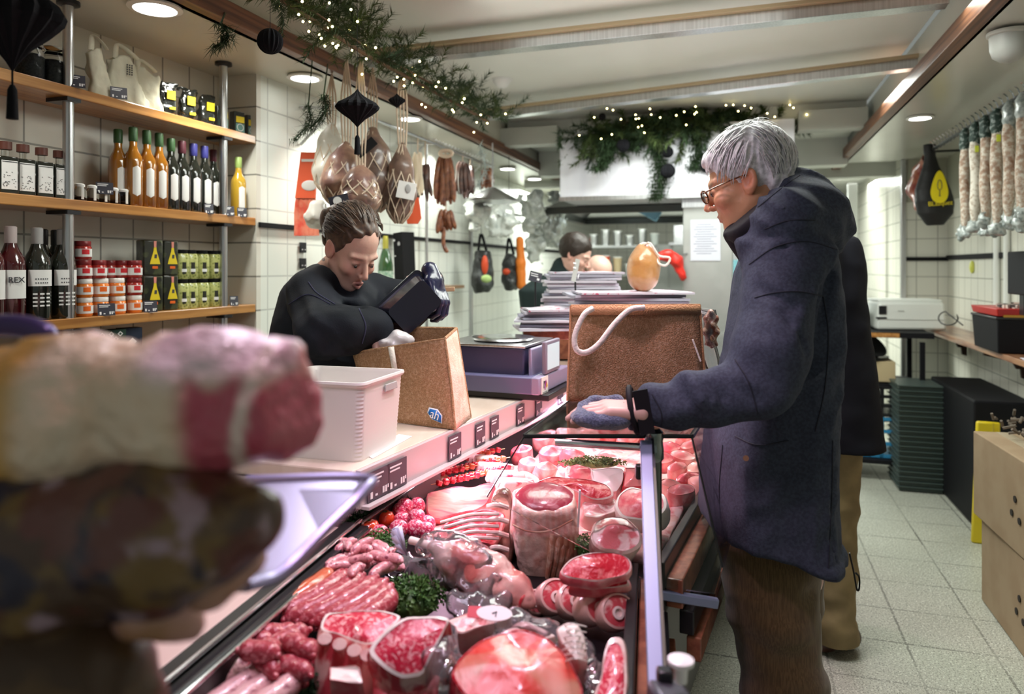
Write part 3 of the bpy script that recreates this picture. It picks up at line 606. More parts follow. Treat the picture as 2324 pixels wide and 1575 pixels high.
t = slab('red_chop', 'large bright red chop with a pale fat arc, left of the dark post', 'chop', [(1262, 1300), (1290, 1272), (1340, 1256), (1400, 1250), (1434, 1262), (1437, 1292), (1410, 1316), (1340, 1318), (1290, 1316)], on(1350, 1285, .90), (.0, -.7, 1), .02, (beef, fat, pork), rim=.09, seed=23, down=(0, .3, -1), parts=('red_face', 'fat_rim'))
t = slab('meat_cut', 'dark red cut lying beneath the large bright red chop', 'meat cut', [(1285, 1326), (1350, 1310), (1430, 1306), (1438, 1324), (1400, 1338), (1330, 1336)], on(1370, 1335, .86), (.0, -.4, 1), .025, (beef, fat, pork), rim=.15, seed=24)
# ---- standing rib roast
t = thing('standing_rib_roast', 'tall standing rib roast with dark red top face and ivory fat', 'rib roast', on(1240, 1335, DZ))
D = 1.63; zb = .775; xs = [(1162, 1310, 1125), (1160, 1312, 1160), (1162, 1315, 1200), (1168, 1312, 1250), (1178, 1300, 1295), (1192, 1278, 1330)]
zs = [W(0, y, D)[2] for _, _, y in xs][::-1]; cx = [(W(a, y, D)[0]+W(b, y, D)[0])/2 for a, b, y in xs][::-1]; ax_ = [(b-a)/2*D/F for a, b, y in xs][::-1]
def fr(P):
    d = s_slices(P, zs, cx, [D+.02]*6, ax_, [.035, .045, .052, .055, .055, .052], 2.6)
    d = smax(d, (P[:, 2]-(zs[-1]-.012)+(P[:, 1]-D)*-.45), .01)
    g_ = np.sin((P[:, 0]*95+P[:, 2]*20))*.0022*sm(P[:, 0], W(1240, 0, D)[0], W(1260, 0, D)[0])
    return d+g_+.003*fbm(P, 30, 3)
m = sdf(fr, (cx[0]-.11, D-.06, zs[0]-.02), (cx[0]+.11, D+.11, zs[-1]+.03), .004); o_ = obj('rib_and_fat', m, mat('rib_roast_body', (1, 1, 1), .35, attr=True, coat=.5, bump=.3, bscale=60, col3=(.66, .36, .28), scale3=30, lo3=.55, hi3=.75), t, smooth=60)
def rr(P):
    k = sm(P[:, 0], W(1228, 0, D)[0], W(1245, 0, D)[0])[:, None]; n = (fbm(P*V3(4, 1, .5), 30, 9)*.5+.5)[:, None]
    s_ = (np.sin(P[:, 0]*420+6*vnoise(P*V3(1, 1, .25), 22, 3))*.5+.5)[:, None]; tp = sm(P[:, 2], W(0, 1208, D)[2]-.003, W(0, 1204, D)[2]+.003)[:, None]
    body = (1-k)*(V3(.84, .74, .64)*n+V3(.80, .58, .50)*(1-n))+k*(V3(.50, .17, .10)*s_+V3(.78, .50, .34)*(1-s_))
    return body*(1-tp)+tp*(V3(.82, .56, .52)*s_+V3(.78, .40, .36)*(1-s_))
paint(o_, rr)
zc = zs[-1]-.012; a = np.linspace(0, 2*PI, 30)[:-1]
obj('top_face', MB().ball((cx[-1], D+.016, zc+.004), (.067, .048, .012), 28, 8, rm=rot(math.atan(.45), 0, 0)), M_meat('dry_face', (.36, .03, .06), (.60, .22, .26), 26, .55, .7), t)
for k in range(4): obj('rib_bone', MB().tube(spline([W(1252+k*15, 1212, D-.03+.006*k), W(1248+k*13, 1270, D-.036+.006*k), W(1240+k*10, 1322, D-.03+.006*k)], 8), [.005, .0065, .007, .007, .006, .006, .005, .004], 8), M_meat('rib_bone_mat', (.62, .30, .20), (.80, .60, .48), 50), t)
obj('seam', MB().tube(spline([W(1162, 1190, D-.035), W(1200, 1206, D-.042), W(1250, 1204, D-.042), W(1300, 1180, D-.03)], 16), .0018, 6), aged, t)
t = thing('bone_splinter', 'narrow white plastic collar standing right of the rib roast', 'plastic strip', on(1318, 1230, .80)); obj('strip', MB().bar(W(1316, 1112, 1.60), W(1312, 1195, 1.60), .010, .004), mat('pale_film', (.80, .78, .86), .3), t)
# ---- aged ribs and racks left of the roast
t = slab('aged_rib_rack', 'dark dry-aged rib rack leaning left of the standing roast', 'rib rack', [(1118, 1120), (1150, 1112), (1165, 1150), (1160, 1260), (1150, 1300), (1118, 1270), (1105, 1200), (1112, 1150)], W(1135, 1200, 1.68), (-.3, -1, .2), .05, (aged, dark), ('crust', 'side'), .15, .01, seed=31, down=(.1, 1, 0))
m = MB()
for k in range(4): m.tube(spline([W(1108, 1150+k*32, 1.64), W(1130, 1146+k*32, 1.62), W(1152, 1152+k*32, 1.63)], 8), .006, 8)
obj('rib_bone', m, bone, t)
t = slab('pork_belly', 'broad slab of pork belly with a pink top edge, behind the round meatballs', 'pork belly', [(962, 1112), (1040, 1102), (1128, 1096), (1120, 1125), (1112, 1150), (1060, 1160), (990, 1178), (962, 1170)], W(1040, 1140, 1.80), (-.15, -1, .55), .045, (M_meat('belly', (.62, .38, .28), (.62, .14, .16), 16, .48, .60, st=(.4, .4, 2.5)), pork), ('skin', 'meat_edge'), .08, .006, seed=33, down=(0, .6, -.6), sm_=1)
t = slab('spare_ribs', 'red spare ribs with dark gaps below the pork belly', 'spare ribs', [(985, 1205), (1020, 1172), (1100, 1155), (1150, 1160), (1140, 1200), (1125, 1240), (1060, 1232), (1000, 1225)], W(1070, 1200, 1.66), (-.1, -1, .8), .035, (beef, pork), ('flesh', 'edge'), .12, .004, seed=34, down=(0, .6, -.6))
m = MB()
for k in range(5): m.tube(spline([W(1000+k*8, 1186+k*11, 1.61), W(1070, 1168+k*13, 1.61), W(1132, 1166+k*14, 1.62)], 8), .0055, 8, flat=.7)
obj('rib_bone', m, bone, t)
t = slab('tied_joint', 'rounded pink joint with folded fat, between the roast and the aluminium bar', 'joint', [(1342, 1215), (1350, 1180), (1385, 1168), (1430, 1180), (1452, 1205), (1450, 1240), (1420, 1258), (1375, 1256), (1348, 1240)], on(1395, 1210, .90), (0, -.8, 1), .09, (M_meat('joint', (.68, .16, .18), (.86, .60, .58), 30, .45, .55), fat), rim=.10, bulge=.03, seed=36, amp=.01)
t = slab('ham_steak', 'round pink ham cut with a white rind behind the aluminium bar', 'ham cut', [(1392, 1150), (1395, 1120), (1425, 1105), (1470, 1106), (1505, 1120), (1520, 1150), (1500, 1180), (1450, 1185), (1410, 1175)], on(1450, 1145, .90), (-.3, -.8, 1), .06, (pork, fatw), rim=.15, bulge=.01, seed=37)
t = slab('rib_eye_strip', 'long red striped meat behind the top of the standing roast', 'meat cut', [(1200, 1098), (1250, 1078), (1330, 1088), (1385, 1102), (1400, 1128), (1350, 1135), (1290, 1108), (1230, 1110)], on(1300, 1105, .92), (0, -.6, 1), .06, (beef, fat, pork), rim=.09, seed=38)
t = slab('fatty_cut', 'light cut with torn pink strands below the long red striped meat', 'meat cut', [(1315, 1140), (1370, 1125), (1400, 1135), (1400, 1165), (1360, 1178), (1320, 1170)], on(1360, 1150, .88), (0, -.7, 1), .06, (M_meat('torn', (.74, .30, .30), (.88, .70, .66), 40, .42, .55, st=(1, 3, 1)), fat), rim=.09, seed=39)
t = slab('lard_block', 'pale square block of lard behind the meat under the glass', 'lard block', [(1340, 1065), (1418, 1062), (1410, 1105), (1400, 1118), (1345, 1100)], on(1380, 1085, .90), (-.1, -.7, 1), .07, (fatw, fat), ('cut_face', 'side'), .05, .004, n_=24, sm_=0, seed=40)
t = slab('small_joint', 'small rosy joint left of the pale lard block', 'joint', [(1285, 1060), (1310, 1048), (1340, 1062), (1342, 1092), (1310, 1098), (1285, 1085)], on(1315, 1072, .90), (0, -.7, 1), .06, (pork, fat), rim=.10, seed=41)
t = slab('pink_block', 'smooth pink meat block right of the lard, beside the aluminium bar', 'meat block', [(1420, 1060), (1468, 1062), (1462, 1110), (1412, 1108)], on(1440, 1085, .90), (.1, -.8, 1), .07, (M_meat('plainpink', (.74, .26, .24), (.80, .40, .36), 10), beef), rim=.1, n_=24, sm_=0, seed=42)
# white parchment tray under the glass
solo('paper_sheet', MB().prism([P2(on(x, y, .80)) for x, y in ((1400, 1105), (1575, 1120), (1545, 1180), (1420, 1170))], .797, .80), mat('paper_white', (.85, .80, .82), .5), 'white sheet of paper under the round ham cut', 'paper', smooth=False)
# ---- poultry and chops in the far half, beneath the glass
kinds = [('chicken_fillet', 'chicken fillet', M_meat('chicken', (.80, .42, .36), (.86, .62, .54), 12, bump=.1)), ('pork_chop', 'pork chop', pork), ('veal_steak', 'steak', M_meat('veal', (.72, .22, .22), (.84, .50, .46), 24))]
spots = [(1520, 1100), (1560, 1085), (1535, 1060), (1585, 1060), (1500, 1040), (1550, 1035), (1595, 1030), (1520, 1015), (1570, 1010), (1600, 1000), (1300, 1030), (1240, 1060), (1200, 1085), (1250, 1025), (1200, 1050), (1330, 985), (1380, 978), (1430, 982), (1290, 985), (1350, 965), (1560, 985), (1600, 975), (1470, 975), (1545, 1115), (1590, 1095), (1185, 1020), (1235, 990)]
wheres = ['by the front rim', 'next to the front pane', 'beside the dark post', 'near the coat of the customer', 'right behind the post', 'in the middle of the far tray', 'farthest to the right', 'just past the post cap', 'under the right pane edge', 'touching the coat', 'behind the small joint', 'left behind the rib roast', 'at the foot of the white slices', 'under the pane corner', 'beside the white slices', 'under the hat', 'below the hand', 'below the cuff', 'left under the hat', 'deep under the hat', 'behind the right pane edge', 'farthest by the coat', 'below the sleeve', 'lowest by the front rim', 'lowest by the coat', 'near the price rail', 'deep beside the price rail']
for i, (px, py) in enumerate(spots):
    nm, cat, mm = kinds[i % 3]; z = .86; r_ = rng.uniform(22, 30); a = np.linspace(0, 2*PI, 10)[:-1]; st = rng.uniform(.5, .75); th = rng.uniform(-.5, .5)
    o2 = [(px+r_*1.25*math.cos(q)*math.cos(th)-r_*st*math.sin(q)*math.sin(th), py+r_*.8*(math.cos(q)*math.sin(th)+st*math.sin(q)*math.cos(th))) for q in a]
    slab(nm, '%s %s, under the counter glass' % ({'chicken_fillet': 'pale pink chicken fillet', 'pork_chop': 'rosy pork chop', 'veal_steak': 'light red veal steak'}[nm], wheres[i]), cat, o2, on(px, py, z), (rng.uniform(-.3, .3), -.5, 1), .05, (mm, mm), rim=.08, bulge=.022, n_=20, seed=50+i, group=cat+'s under the glass')
bed = [far_back(1.75)+V3(.05, 0, 0), far_back(3.85)+V3(.05, 0, 0), far_front(3.85)-V3(.03, 0, 0), far_front(1.62)-V3(.03, 0, 0)]
m = MB()
def bedf(u, v):
    a_ = bed[0]*(1-u)+bed[1]*u; b_ = bed[3]*(1-u)+bed[2]*u; q = a_*(1-v)+b_*v; return q+V3(0, 0, .80+.018*fbm(q[None], 14, 4)[0])
m.grid(bedf, 60, 26)
solo('meat_trimmings', m, M_meat('trimmings', (.64, .18, .18), (.86, .62, .58), 26, .42, .56, c3=(.82, .52, .44)), 'layer of loose pink and white meat pieces filling the far trays', 'meat pieces', kind='stuff', solid=.03)
# white fatty slices and skewers at the rail
M_slice = M_meat('bacon', (.86, .70, .66), (.70, .08, .14), 26, .52, .6, st=(.4, 3, 1))
for i in range(9):
    px, py = 1085+i*11, 1030+i*9+(i % 2)*6
    c = on(px, py, .875); m = MB().box(c, (.095, .018, .035), rm=rot(.5, .15, .35+.08*(i % 3)))
    solo('bacon_slice', m, M_slice, 'streaky bacon slice', 'bacon slice', group='bacon slices by the rail', bevel=.005)
for i in range(15):
    row, col_ = divmod(i, 5); px, py = 1008+col_*24+row*10, 1050+row*20-col_*6; c = on(px, py, .885); ax = nrm((.9, .35, .08))
    t = thing('meat_skewer', 'wooden skewer of dark red meat cubes by the rail', 'skewer', c-V3(0, 0, .02), 0, 'meat skewers by the rail')
    m = MB()
    for k in range(5): m.box(c+ax*(k-2)*.019, (.016, .016, .015), rm=rot(.4*k, .3, .37+.2*(k % 2)))
    obj('meat_cube', m, beef if i % 3 else saus_o, t, bevel=.004)
    obj('stick', MB().cyl(c-ax*.06, c+ax*.06, .0012, n=6), mat('stick', (.6, .42, .22), .6), t)
for b_ in [o for o in COL.objects if o.name.startswith('bacon_slice')]: b_['label'] = 'streaky bacon slice in the white fan of slices by the price rail'
# ---- sausages
def sausage(px, py, z, L, r, ang, curve, mt, name, lab, cat, group, pitch=0, flat=1):
    c = on(px, py, z); d = np.array((math.cos(ang)*math.cos(pitch), math.sin(ang)*math.cos(pitch), math.sin(pitch))); s_ = np.cross((0, 0, 1), d); s_ = nrm(s_)
    t = np.linspace(-1, 1, 13); P = c+np.outer(t*L/2, d)+np.outer((1-t*t)*curve, s_); rr_ = r*np.clip(1-np.abs(t)**6*.75, .2, 1)*(1+.05*np.sin(t*9+px))
    m = MB().tube(P, rr_, 12, flat=flat); m.ball(P[0], r*.35, 8, 6).ball(P[-1], r*.35, 8, 6)
    v = np.concatenate(m.v); m.v = [v+.0012*vnoise(v, 60, int(px))[:, None]]
    return solo(name, m, mt, lab, cat, group=group, base=c-V3(0, 0, r))
wh = ['leftmost', 'second from the left', 'third from the left', 'fourth from the left', 'fifth from the left', 'sixth from the left', 'rightmost']
for i, (px, py, an, L, mt_) in enumerate(((668, 1338, .95, .15, saus_o), (700, 1342, .9, .155, saus_r), (733, 1348, .85, .155, saus_r), (765, 1352, .8, .15, saus_r), (792, 1358, .8, .14, saus_r), (815, 1366, .85, .125, saus_r), (836, 1372, .95, .10, saus_r))):
    sausage(px+4, py+6, .862, L*1.08, .0195, an, -.020, mt_, 'red_sausage', 'thick curved red sausage, %s in the row above the beef' % wh[i], 'sausage', 'thick red sausages in a row', pitch=.15)
for i, (px, py) in enumerate(((520, 1440), (560, 1432), (600, 1446), (632, 1440), (662, 1450), (545, 1470), (585, 1482), (618, 1478), (650, 1482), (676, 1470), (690, 1500), (560, 1505), (600, 1512), (635, 1514), (520, 1492), (665, 1520), (700, 1478), (645, 1458), (570, 1456), (618, 1535), (650, 1540))):
    sausage(px, py, .82+.02*(i % 3 == 0)+(.02 if 580 < px < 690 and 1440 < py < 1490 else 0)+.012, .064, .0155, rng.uniform(-.9, 1.0), .006, saus_r if i not in (0, 5) else saus_o, 'short_sausage', 'short plump red sausage in the heap left of the ribs of beef', 'sausage', 'short red sausages in a heap', pitch=rng.uniform(-.2, .2))
for i, (px, py) in enumerate(((585, 1412), (620, 1392), (600, 1378), (648, 1402), (560, 1400), (668, 1408), (690, 1398), (640, 1378), (715, 1410))):
    r_ = .017; c = on(px, py, .83); solo('meatball', MB().ball(c, r_, 16, 10, amp=.05, ns=3, seed=i), ball_p, 'glossy dark red meatball between the sausage heap and the thick sausages', 'meatball', group='dark red meatballs near the black rim')
for i, (px, py, L, an) in enumerate(((480, 1545, .14, .95), (530, 1560, .12, .9), (575, 1562, .12, .95), (612, 1580, .10, .9))):
    sausage(px, py, .83, L, .018, an, -.008, saus_w, 'white_sausage', ('pale speckled sausage, %s of the four at the bottom edge' % ['leftmost and longest', 'second', 'third', 'rightmost and shortest'][i]), 'sausage', 'pale sausages at the bottom edge', pitch=.15)
for i in range(36):
    px, py = 752+rng.uniform(0, 138), 1236+rng.uniform(0, 62)
    if px > 870 and py < 1250: py += 20
    sausage(px, py, .85+.028*rng.random()+.012*(i % 2), .052, .0098, rng.uniform(-1.5, 1.5), .008, saus_p, 'chipolata', 'thin speckled pink sausage in the tangled heap above the thick red sausages', 'sausage', 'thin pink sausages in a heap', pitch=rng.uniform(-.3, .3))
for i in range(10):
    px, py = 715+rng.uniform(0, 60), 1236+rng.uniform(0, 50)
    sausage(px, py, .85+.03*rng.random(), .055, .008, rng.uniform(-1.3, 1.3), .006, saus_o if i % 3 == 0 else saus_d, 'small_sausage', 'small dark sausage by the black rim left of the thin pink ones', 'sausage', 'small dark sausages by the rim', pitch=rng.uniform(-.3, .3))
tom = mat('tomato', (.62, .05, .012), .2, coat=.8)
for (px, py, r_, lab) in ((836, 1202, .027, 'ripe red tomato, the nearer and larger one by the kale'), (874, 1178, .023, 'ripe red tomato, the farther one beside the meatballs')):
    c = on(px, py, .86); t = thing('tomato', lab, 'tomato', c-V3(0, 0, r_), 0, 'tomatoes in the display'); obj('fruit', MB().lathe([(.001, -r_*.85), (r_*.55, -r_*.8), (r_*.95, -r_*.35), (r_, .1*r_), (r_*.75, r_*.65), (r_*.3, r_*.8), (.001, r_*.68)], c=c, n=24), tom, t, smooth=80)
    m = MB()
    for k in range(5): q = k*2*PI/5; e = V3(math.cos(q), math.sin(q), 0); s_ = V3(-e[1], e[0], 0); tp = c+V3(0, 0, r_*.74); m.add([tp+s_*.002, tp-s_*.002, tp+e*.012+V3(0, 0, .001)], [(0, 1, 2)])
    obj('calyx', m, kale_m, t, solid=.0008)
bw = ['by the nearer tomato', 'right of the farther tomato', 'lowest, above the parsley', 'in the middle of the group', 'highest, beside the pork belly', 'right of the middle', 'at the right end', 'lower right, by the film', 'behind the farther tomato', 'in front of the right end']
for i, (px, py) in enumerate(((862, 1212), (908, 1160), (905, 1200), (912, 1182), (946, 1148), (945, 1175), (968, 1190), (942, 1200), (918, 1150), (965, 1205))):
    c = on(px, py, .855+.008*(i % 3)); solo('seasoned_meatball', MB().ball(c, .021, 18, 12, amp=.04, ns=3, seed=i), ball_p, 'bright pink seasoned meatball %s' % bw[i], 'meatball', group='pink meatballs beside the tomatoes')
for (px, py, lab) in ((962, 1112, 'brown mushroom-like patty behind the meatballs'), (1000, 1090, 'brown patty at the foot of the skewers')):
    solo('brown_patty', MB().ball(on(px, py, .83), (.026, .026, .02), 16, 10, amp=.06, ns=3), mat('brown_patty', (.30, .10, .04), .4, coat=.4), lab, 'patty')
solo('liver_sausage', MB().ball(on(430, 1545, .83), (.045, .035, .028), 18, 12, amp=.12, ns=3, seed=4).ball(on(470, 1520, .82), (.03, .025, .02), 14, 10, amp=.12, ns=3), mat('liver', (.14, .045, .02), .35, coat=.5, bump=.4, bscale=80), 'dark brown lumps at the lower left corner of the tray', 'black pudding')
# ---- greens
def greens(name, lab, cat, px, py, z, sx, sy, sz, n, mt, size=.02, seed=0, c=None):
    rg = random.Random(seed); c = on(px, py, z) if c is None else c; m = MB()
    for i in range(n):
        a = rg.uniform(0, 2*PI); e = math.asin(rg.uniform(-.1, 1)); q = V3(math.cos(a)*math.cos(e), math.sin(a)*math.cos(e), math.sin(e)); b = c+q*V3(sx, sy, sz)*rg.uniform(.55, 1.0); x, y, _ = frame(q+V3(rg.uniform(-.5, .5), rg.uniform(-.5, .5), .3)); L = size*rg.uniform(.7, 1.3)
        nn = 7; w = [L*(.5+.25*math.sin(k*2.3+i)) for k in range(nn)]
        V = [b]+[b+(x*math.cos(2*PI*k/nn)+y*math.sin(2*PI*k/nn))*w[k]*.9+q*L*(.55*(k % 2)+.15*math.sin(k*3.1+i)) for k in range(nn)]
        m.add(V, [(0, 1+k, 1+(k+1) % nn) for k in range(nn)])
    m.ball(c-V3(0, 0, sz*.1), (sx*.75, sy*.75, sz*.6), 12, 8)
    return solo(name, m, mt, lab, cat, smooth=70)
greens('kale_bunch', 'big curly kale bunch in the middle between sausages and leg', 'kale', 935, 1362, .82, .068, .045, .045, 520, kale_m, .009, 1)
greens('parsley_bunch', 'small curly parsley bunch below the pink meatballs', 'parsley', 872, 1238, .86, .05, .03, .035, 320, kale_m, .007, 2)
greens('kale_bunch', 'dark kale in the shade behind the tomatoes under the rail', 'kale', 875, 1150, .855, .07, .06, .04, 420, kale_d, .010, 3)
greens('kale_bunch', 'dark kale at the bottom edge between the sausages and the fat block', 'kale', 700, 1545, .80, .05, .035, .04, 380, kale_d, .008, 4)
greens('parsley_bunch', 'small parsley tuft right of the standing roast', 'parsley', 1325, 1245, .83, .02, .02, .035, 120, kale_m, .007, 5)
greens('herb_garnish', 'yellowish green herb border behind the lard block', 'herbs', 1345, 1052, .88, .10, .02, .02, 380, yel_m, .008, 6)
greens('kale_bunch', 'dark kale beside the rail at the tomatoes, lower left', 'kale', 800, 1200, .84, .04, .05, .04, 220, kale_d, .009, 7)
bag('clear film between the big roast and the shank slices', [on(1150, 1430, .84), on(1240, 1440, .84)], [.03, .025], 13, .014)
bag('clear film on the right of the left ribs, front row', [on(1010, 1450, .87), on(990, 1520, .86)], [.022, .03], 14, .014)
bag('clear film between netted roast and marbled steak', [on(1335, 1480, .83), on(1340, 1560, .83)], [.018, .02], 15, .012)
# ================================================================ LEFT SHELVES
# the shelf front edge runs along u=-2.035; positions along it are read as v
def vat(px, u): k = (px-CX)/F; return (k*(-u*sA)-u*cA)/(sA-k*cA) if True else 0
def on_shelf(px, u, z): v = vat(px, u); return RW(u, v, z)
SZ = [1.285, 1.665, 2.025]                             # shelf tops
UF = -2.035
for z, nm in zip(SZ, ('lowest', 'middle', 'top')):
    t = thing('shelf_board', '%s varnished wooden shelf on the left wall' % nm, 'shelf', RW(-2.13, 1.6, z-.035), -A)
    obj('board', MB().box((0, -.05, .0175), (.19, 2.33, .035)), M_wood, t, world=False, smooth=False, bevel=.003)
for (px, lab) in ((155, 'round steel pole carrying the shelves, nearer of the two'), (507, 'round steel pole carrying the shelves, the one beside the yellow oil bottle')):
    c = on_shelf(px, -2.02 if px < 300 else -2.06, 0); c = on_shelf(px, -2.055, 0); t = thing('shelf_pole', lab, 'pole', c, -A)
    obj('tube', MB().cyl((0, 0, 0), (0, 0, 2.29), .0165, n=16), M_steel, t, world=False)
    m = MB().lathe([(.034, 2.30), (.034, 2.288), (.018, 2.284)], n=16)
    obj('flange', m, M_darkmetal, t, world=False)
    for z in SZ: obj('bracket', MB().box((-.02, 0, z-.042), (.09, .05, .012)), M_darkmetal, t, world=False)
def sh(px, z, off=0.0): return on_shelf(px, UF-.045-off, z)
M_label = mat('label_white', (.80, .80, .78), .5); M_gl = mat('jar_glass', (.85, .88, .87), .05, trans=1, ior=1.2)
M_oil = mat('amber_oil', (.34, .13, .008), .08, coat=1, col2=(.20, .065, .006), scale=6); M_oil2 = mat('pale_oil', (.52, .32, .03), .08, coat=1); M_dkglass = mat('dark_bottle', (.012, .014, .010), .06, coat=1)
M_wine = mat('red_wine_glass', (.05, .004, .006), .07, coat=1); M_capg = mat('green_cap', (.035, .09, .03), .4); M_capr = mat('wine_cap', (.09, .02, .03), .4); M_capb = mat('blue_cap', (.04, .04, .20), .35); M_ink = mat('label_ink', (.05, .05, .06), .6)
M_cork = mat('cork', (.10, .03, .02), .5)
def label_patch(r, z0, z1, half, n=12, r2=None, rounded=False):
    "curved label on the side facing -y of a round body of radius r"
    m = MB(); r2 = r+.0006
    def fn(u, v):
        a = -PI/2+(u*2-1)*half*(math.sqrt(max(0, 1-(abs(v*2-1))**6)) if rounded else 1); return (r2*math.cos(a), r2*math.sin(a), z0+(z1-z0)*v)
    return m.grid(fn, n, 14 if rounded else 2)
FACE = R(-14)                                          # shelf goods turned a little to the shop
RZ = -A+PI/2-.35
def oil(px, lab, liq, cap, z=SZ[1], h=.275, r=.030, u=0.0, half=.62, group='oil and vinegar bottles on the middle shelf'):
    t = thing('oil_bottle', lab, 'bottle', sh(px, z, u), RZ, group); k = h/.275
    obj('glass_body', MB().lathe([(r*.9, 0), (r, .006), (r, .155*k), (r*.92, .172*k), (r*.55, .195*k), (r*.42, .21*k), (r*.40, .245*k)], n=24, sq=2.6), liq, t, world=False)
    obj('cap', MB().lathe([(r*.46, .225*k), (r*.50, .23*k), (r*.50, .272*k), (r*.42, .275*k)], n=16), cap, t, world=False)
    obj('label', label_patch(r*1.03, .035*k, .140*k, half, rounded=True), M_label, t, world=False)
    return t
oil(268, 'amber oil bottle, leftmost and partly shadowed in the oil row', M_oil, M_capg, u=.04)
for k, (px, q) in enumerate(((302, 'second'), (333, 'third'), (361, 'fourth'))): oil(px, 'amber oil bottle with green cap, %s from the left in the oil row' % q, M_oil, M_capg, h=.285)
oil(388, 'very dark bottle with green cap, fifth in the oil row', M_dkglass, M_capg)
oil(413, 'very dark bottle with brown-red cap, sixth in the oil row', M_dkglass, M_capr)
oil(439, 'very dark bottle with blue cap, seventh in the oil row', M_dkglass, M_capb)
oil(464, 'very dark bottle with violet blue cap, eighth in the oil row', M_dkglass, M_capb)
oil(484, 'very dark bottle with reddish cap, last before the steel pole', M_dkglass, M_capr, u=.03)
oil(541, 'yellow oil bottle with pale green cap alone beyond the steel pole', M_oil2, mat('lime_cap', (.30, .42, .12), .4), h=.26)
# square black bottles
for k, (px, q) in enumerate(((12, 'at the left edge of the picture'), (52, 'second from the left edge'), (94, 'third from the left edge'), (134, 'fourth, next to the steel pole'))):
    t = thing('square_bottle', 'square black bottle with white label and round stopper, %s' % q, 'bottle', sh(px, SZ[1]), -A+PI/2-.25, 'square black bottles on the middle shelf')
    obj('glass_body', MB().box((0, 0, .055), (.052, .052, .11)), M_dkglass, t, world=False, bevel=.004); obj('neck', MB().cyl((0, 0, .108), (0, 0, .135), .010), M_gl, t, world=False)
    obj('stopper', MB().cyl((0, 0, .132), (0, 0, .155), .017), M_cork, t, world=False)
    obj('label', MB().box((0, -.0265, .055), (.042, .001, .085)), M_label, t, world=False, smooth=False)
    m = MB()
    for i in range(26): m.box((rng.uniform(-.017, .017), -.0275, .02+.045*rng.random()**1.6), (.003, .0006, .0015))
    m.box((0, -.0275, .094), (.04, .0006, .002)); obj('print', m, M_ink, t, world=False, smooth=False, kind='stuff')
# small herb jars
for k, px in enumerate((181, 209, 234, 258, 281)):
    t = thing('herb_jar', 'small clear jar with pale ring and brown herbs, %s in the row of five' % ['first', 'second', 'third', 'fourth', 'fifth'][k], 'jar', sh(px, SZ[1]), RZ, 'small herb jars on the middle shelf')
    obj('glass', MB().lathe([(.019, 0), (.021, .004), (.021, .035), (.016, .043), (.012, .05)], n=18), M_gl, t, world=False)
    obj('lid', MB().lathe([(.015, .048), (.015, .056), (.01, .059)], n=16), M_label, t, world=False); obj('herbs', MB().lathe([(.017, .003), (.017, .012), (.01, .016)], n=14), mat('herbs', (.20, .07, .03), .8), t, world=False)
    obj('seal', label_patch(.0225, .006, .052, .18), M_label, t, world=False)
# wine bottles
def wine(px, z, lab, body, cap, u=0, lbl=True, dark=False, txt=None):
    t = thing('wine_bottle', lab, 'bottle', sh(px, z, u), RZ, 'large bottles on the lowest shelf')
    obj('glass_body', MB().lathe([(.035, 0), (.039, .006), (.039, .165), (.036, .19), (.022, .215), (.0155, .235), (.0145, .28)], n=26), body, t, world=False)
    obj('capsule', MB().lathe([(.0155, .235), (.0165, .237), (.0165, .283), (.013, .286)], n=18), cap, t, world=False)
    if lbl:
        obj('label', label_patch(.0395, .07 if not dark else .105, .155, .95), M_label, t, world=False)
        if dark: 
            m = MB()
            for r_ in range(4): 
                for q in range(3): a = -PI/2+(q-1)*.45; m.box((.041*math.cos(a), .041*math.sin(a), .045+r_*.012), (.012, .001, .005), rz=a+PI/2)
            obj('print', m, M_label, t, world=False, smooth=False, kind='stuff')
            for q, w_ in enumerate(('ROSSI', 'MARTINI')[:0]): pass
            m = MB()
            for r_ in range(2):
                for q in range(6): a = -PI/2+(q-2.5)*.16; m.box((.0405*math.cos(a), .0405*math.sin(a), .127-r_*.012), (.003, .0008, .004), rz=a+PI/2)
            obj('lettering', m, M_ink, t, world=False, smooth=False, kind='stuff')
    if txt: text(txt, .024, M_ink, t, (t.matrix_basis@Vector((.002, -.0412, .125))), (PI/2, 0, RZ), name='lettering', ext=.0012)
    return t
M_pinkcap = mat('pink_capsule', (.72, .62, .62), .5); M_blkcap = mat('black_capsule', (.03, .03, .03), .4); M_silver = mat('silver_capsule', (.55, .55, .55), .35)
wine(-24, SZ[0], 'red bottle cut by the left edge of the picture', M_wine, M_pinkcap)
wine(24, SZ[0], 'red bottle with pale pink capsule and a label reading REX', M_wine, M_pinkcap, txt='REX')
wine(84, SZ[0], 'black bottle with white shoulder label, left of the two dark ones', M_dkglass, M_silver, dark=True)
wine(142, SZ[0], 'black bottle with white shoulder label, next to the stacked red jars', M_dkglass, M_silver, dark=True)
wine(96, SZ[0], 'dark bottle standing in the second row behind the left black one', M_dkglass, M_blkcap, u=.07, lbl=False)
wine(128, SZ[0], 'dark bottle standing in the second row between the black ones', M_dkglass, M_blkcap, u=.075, lbl=False)
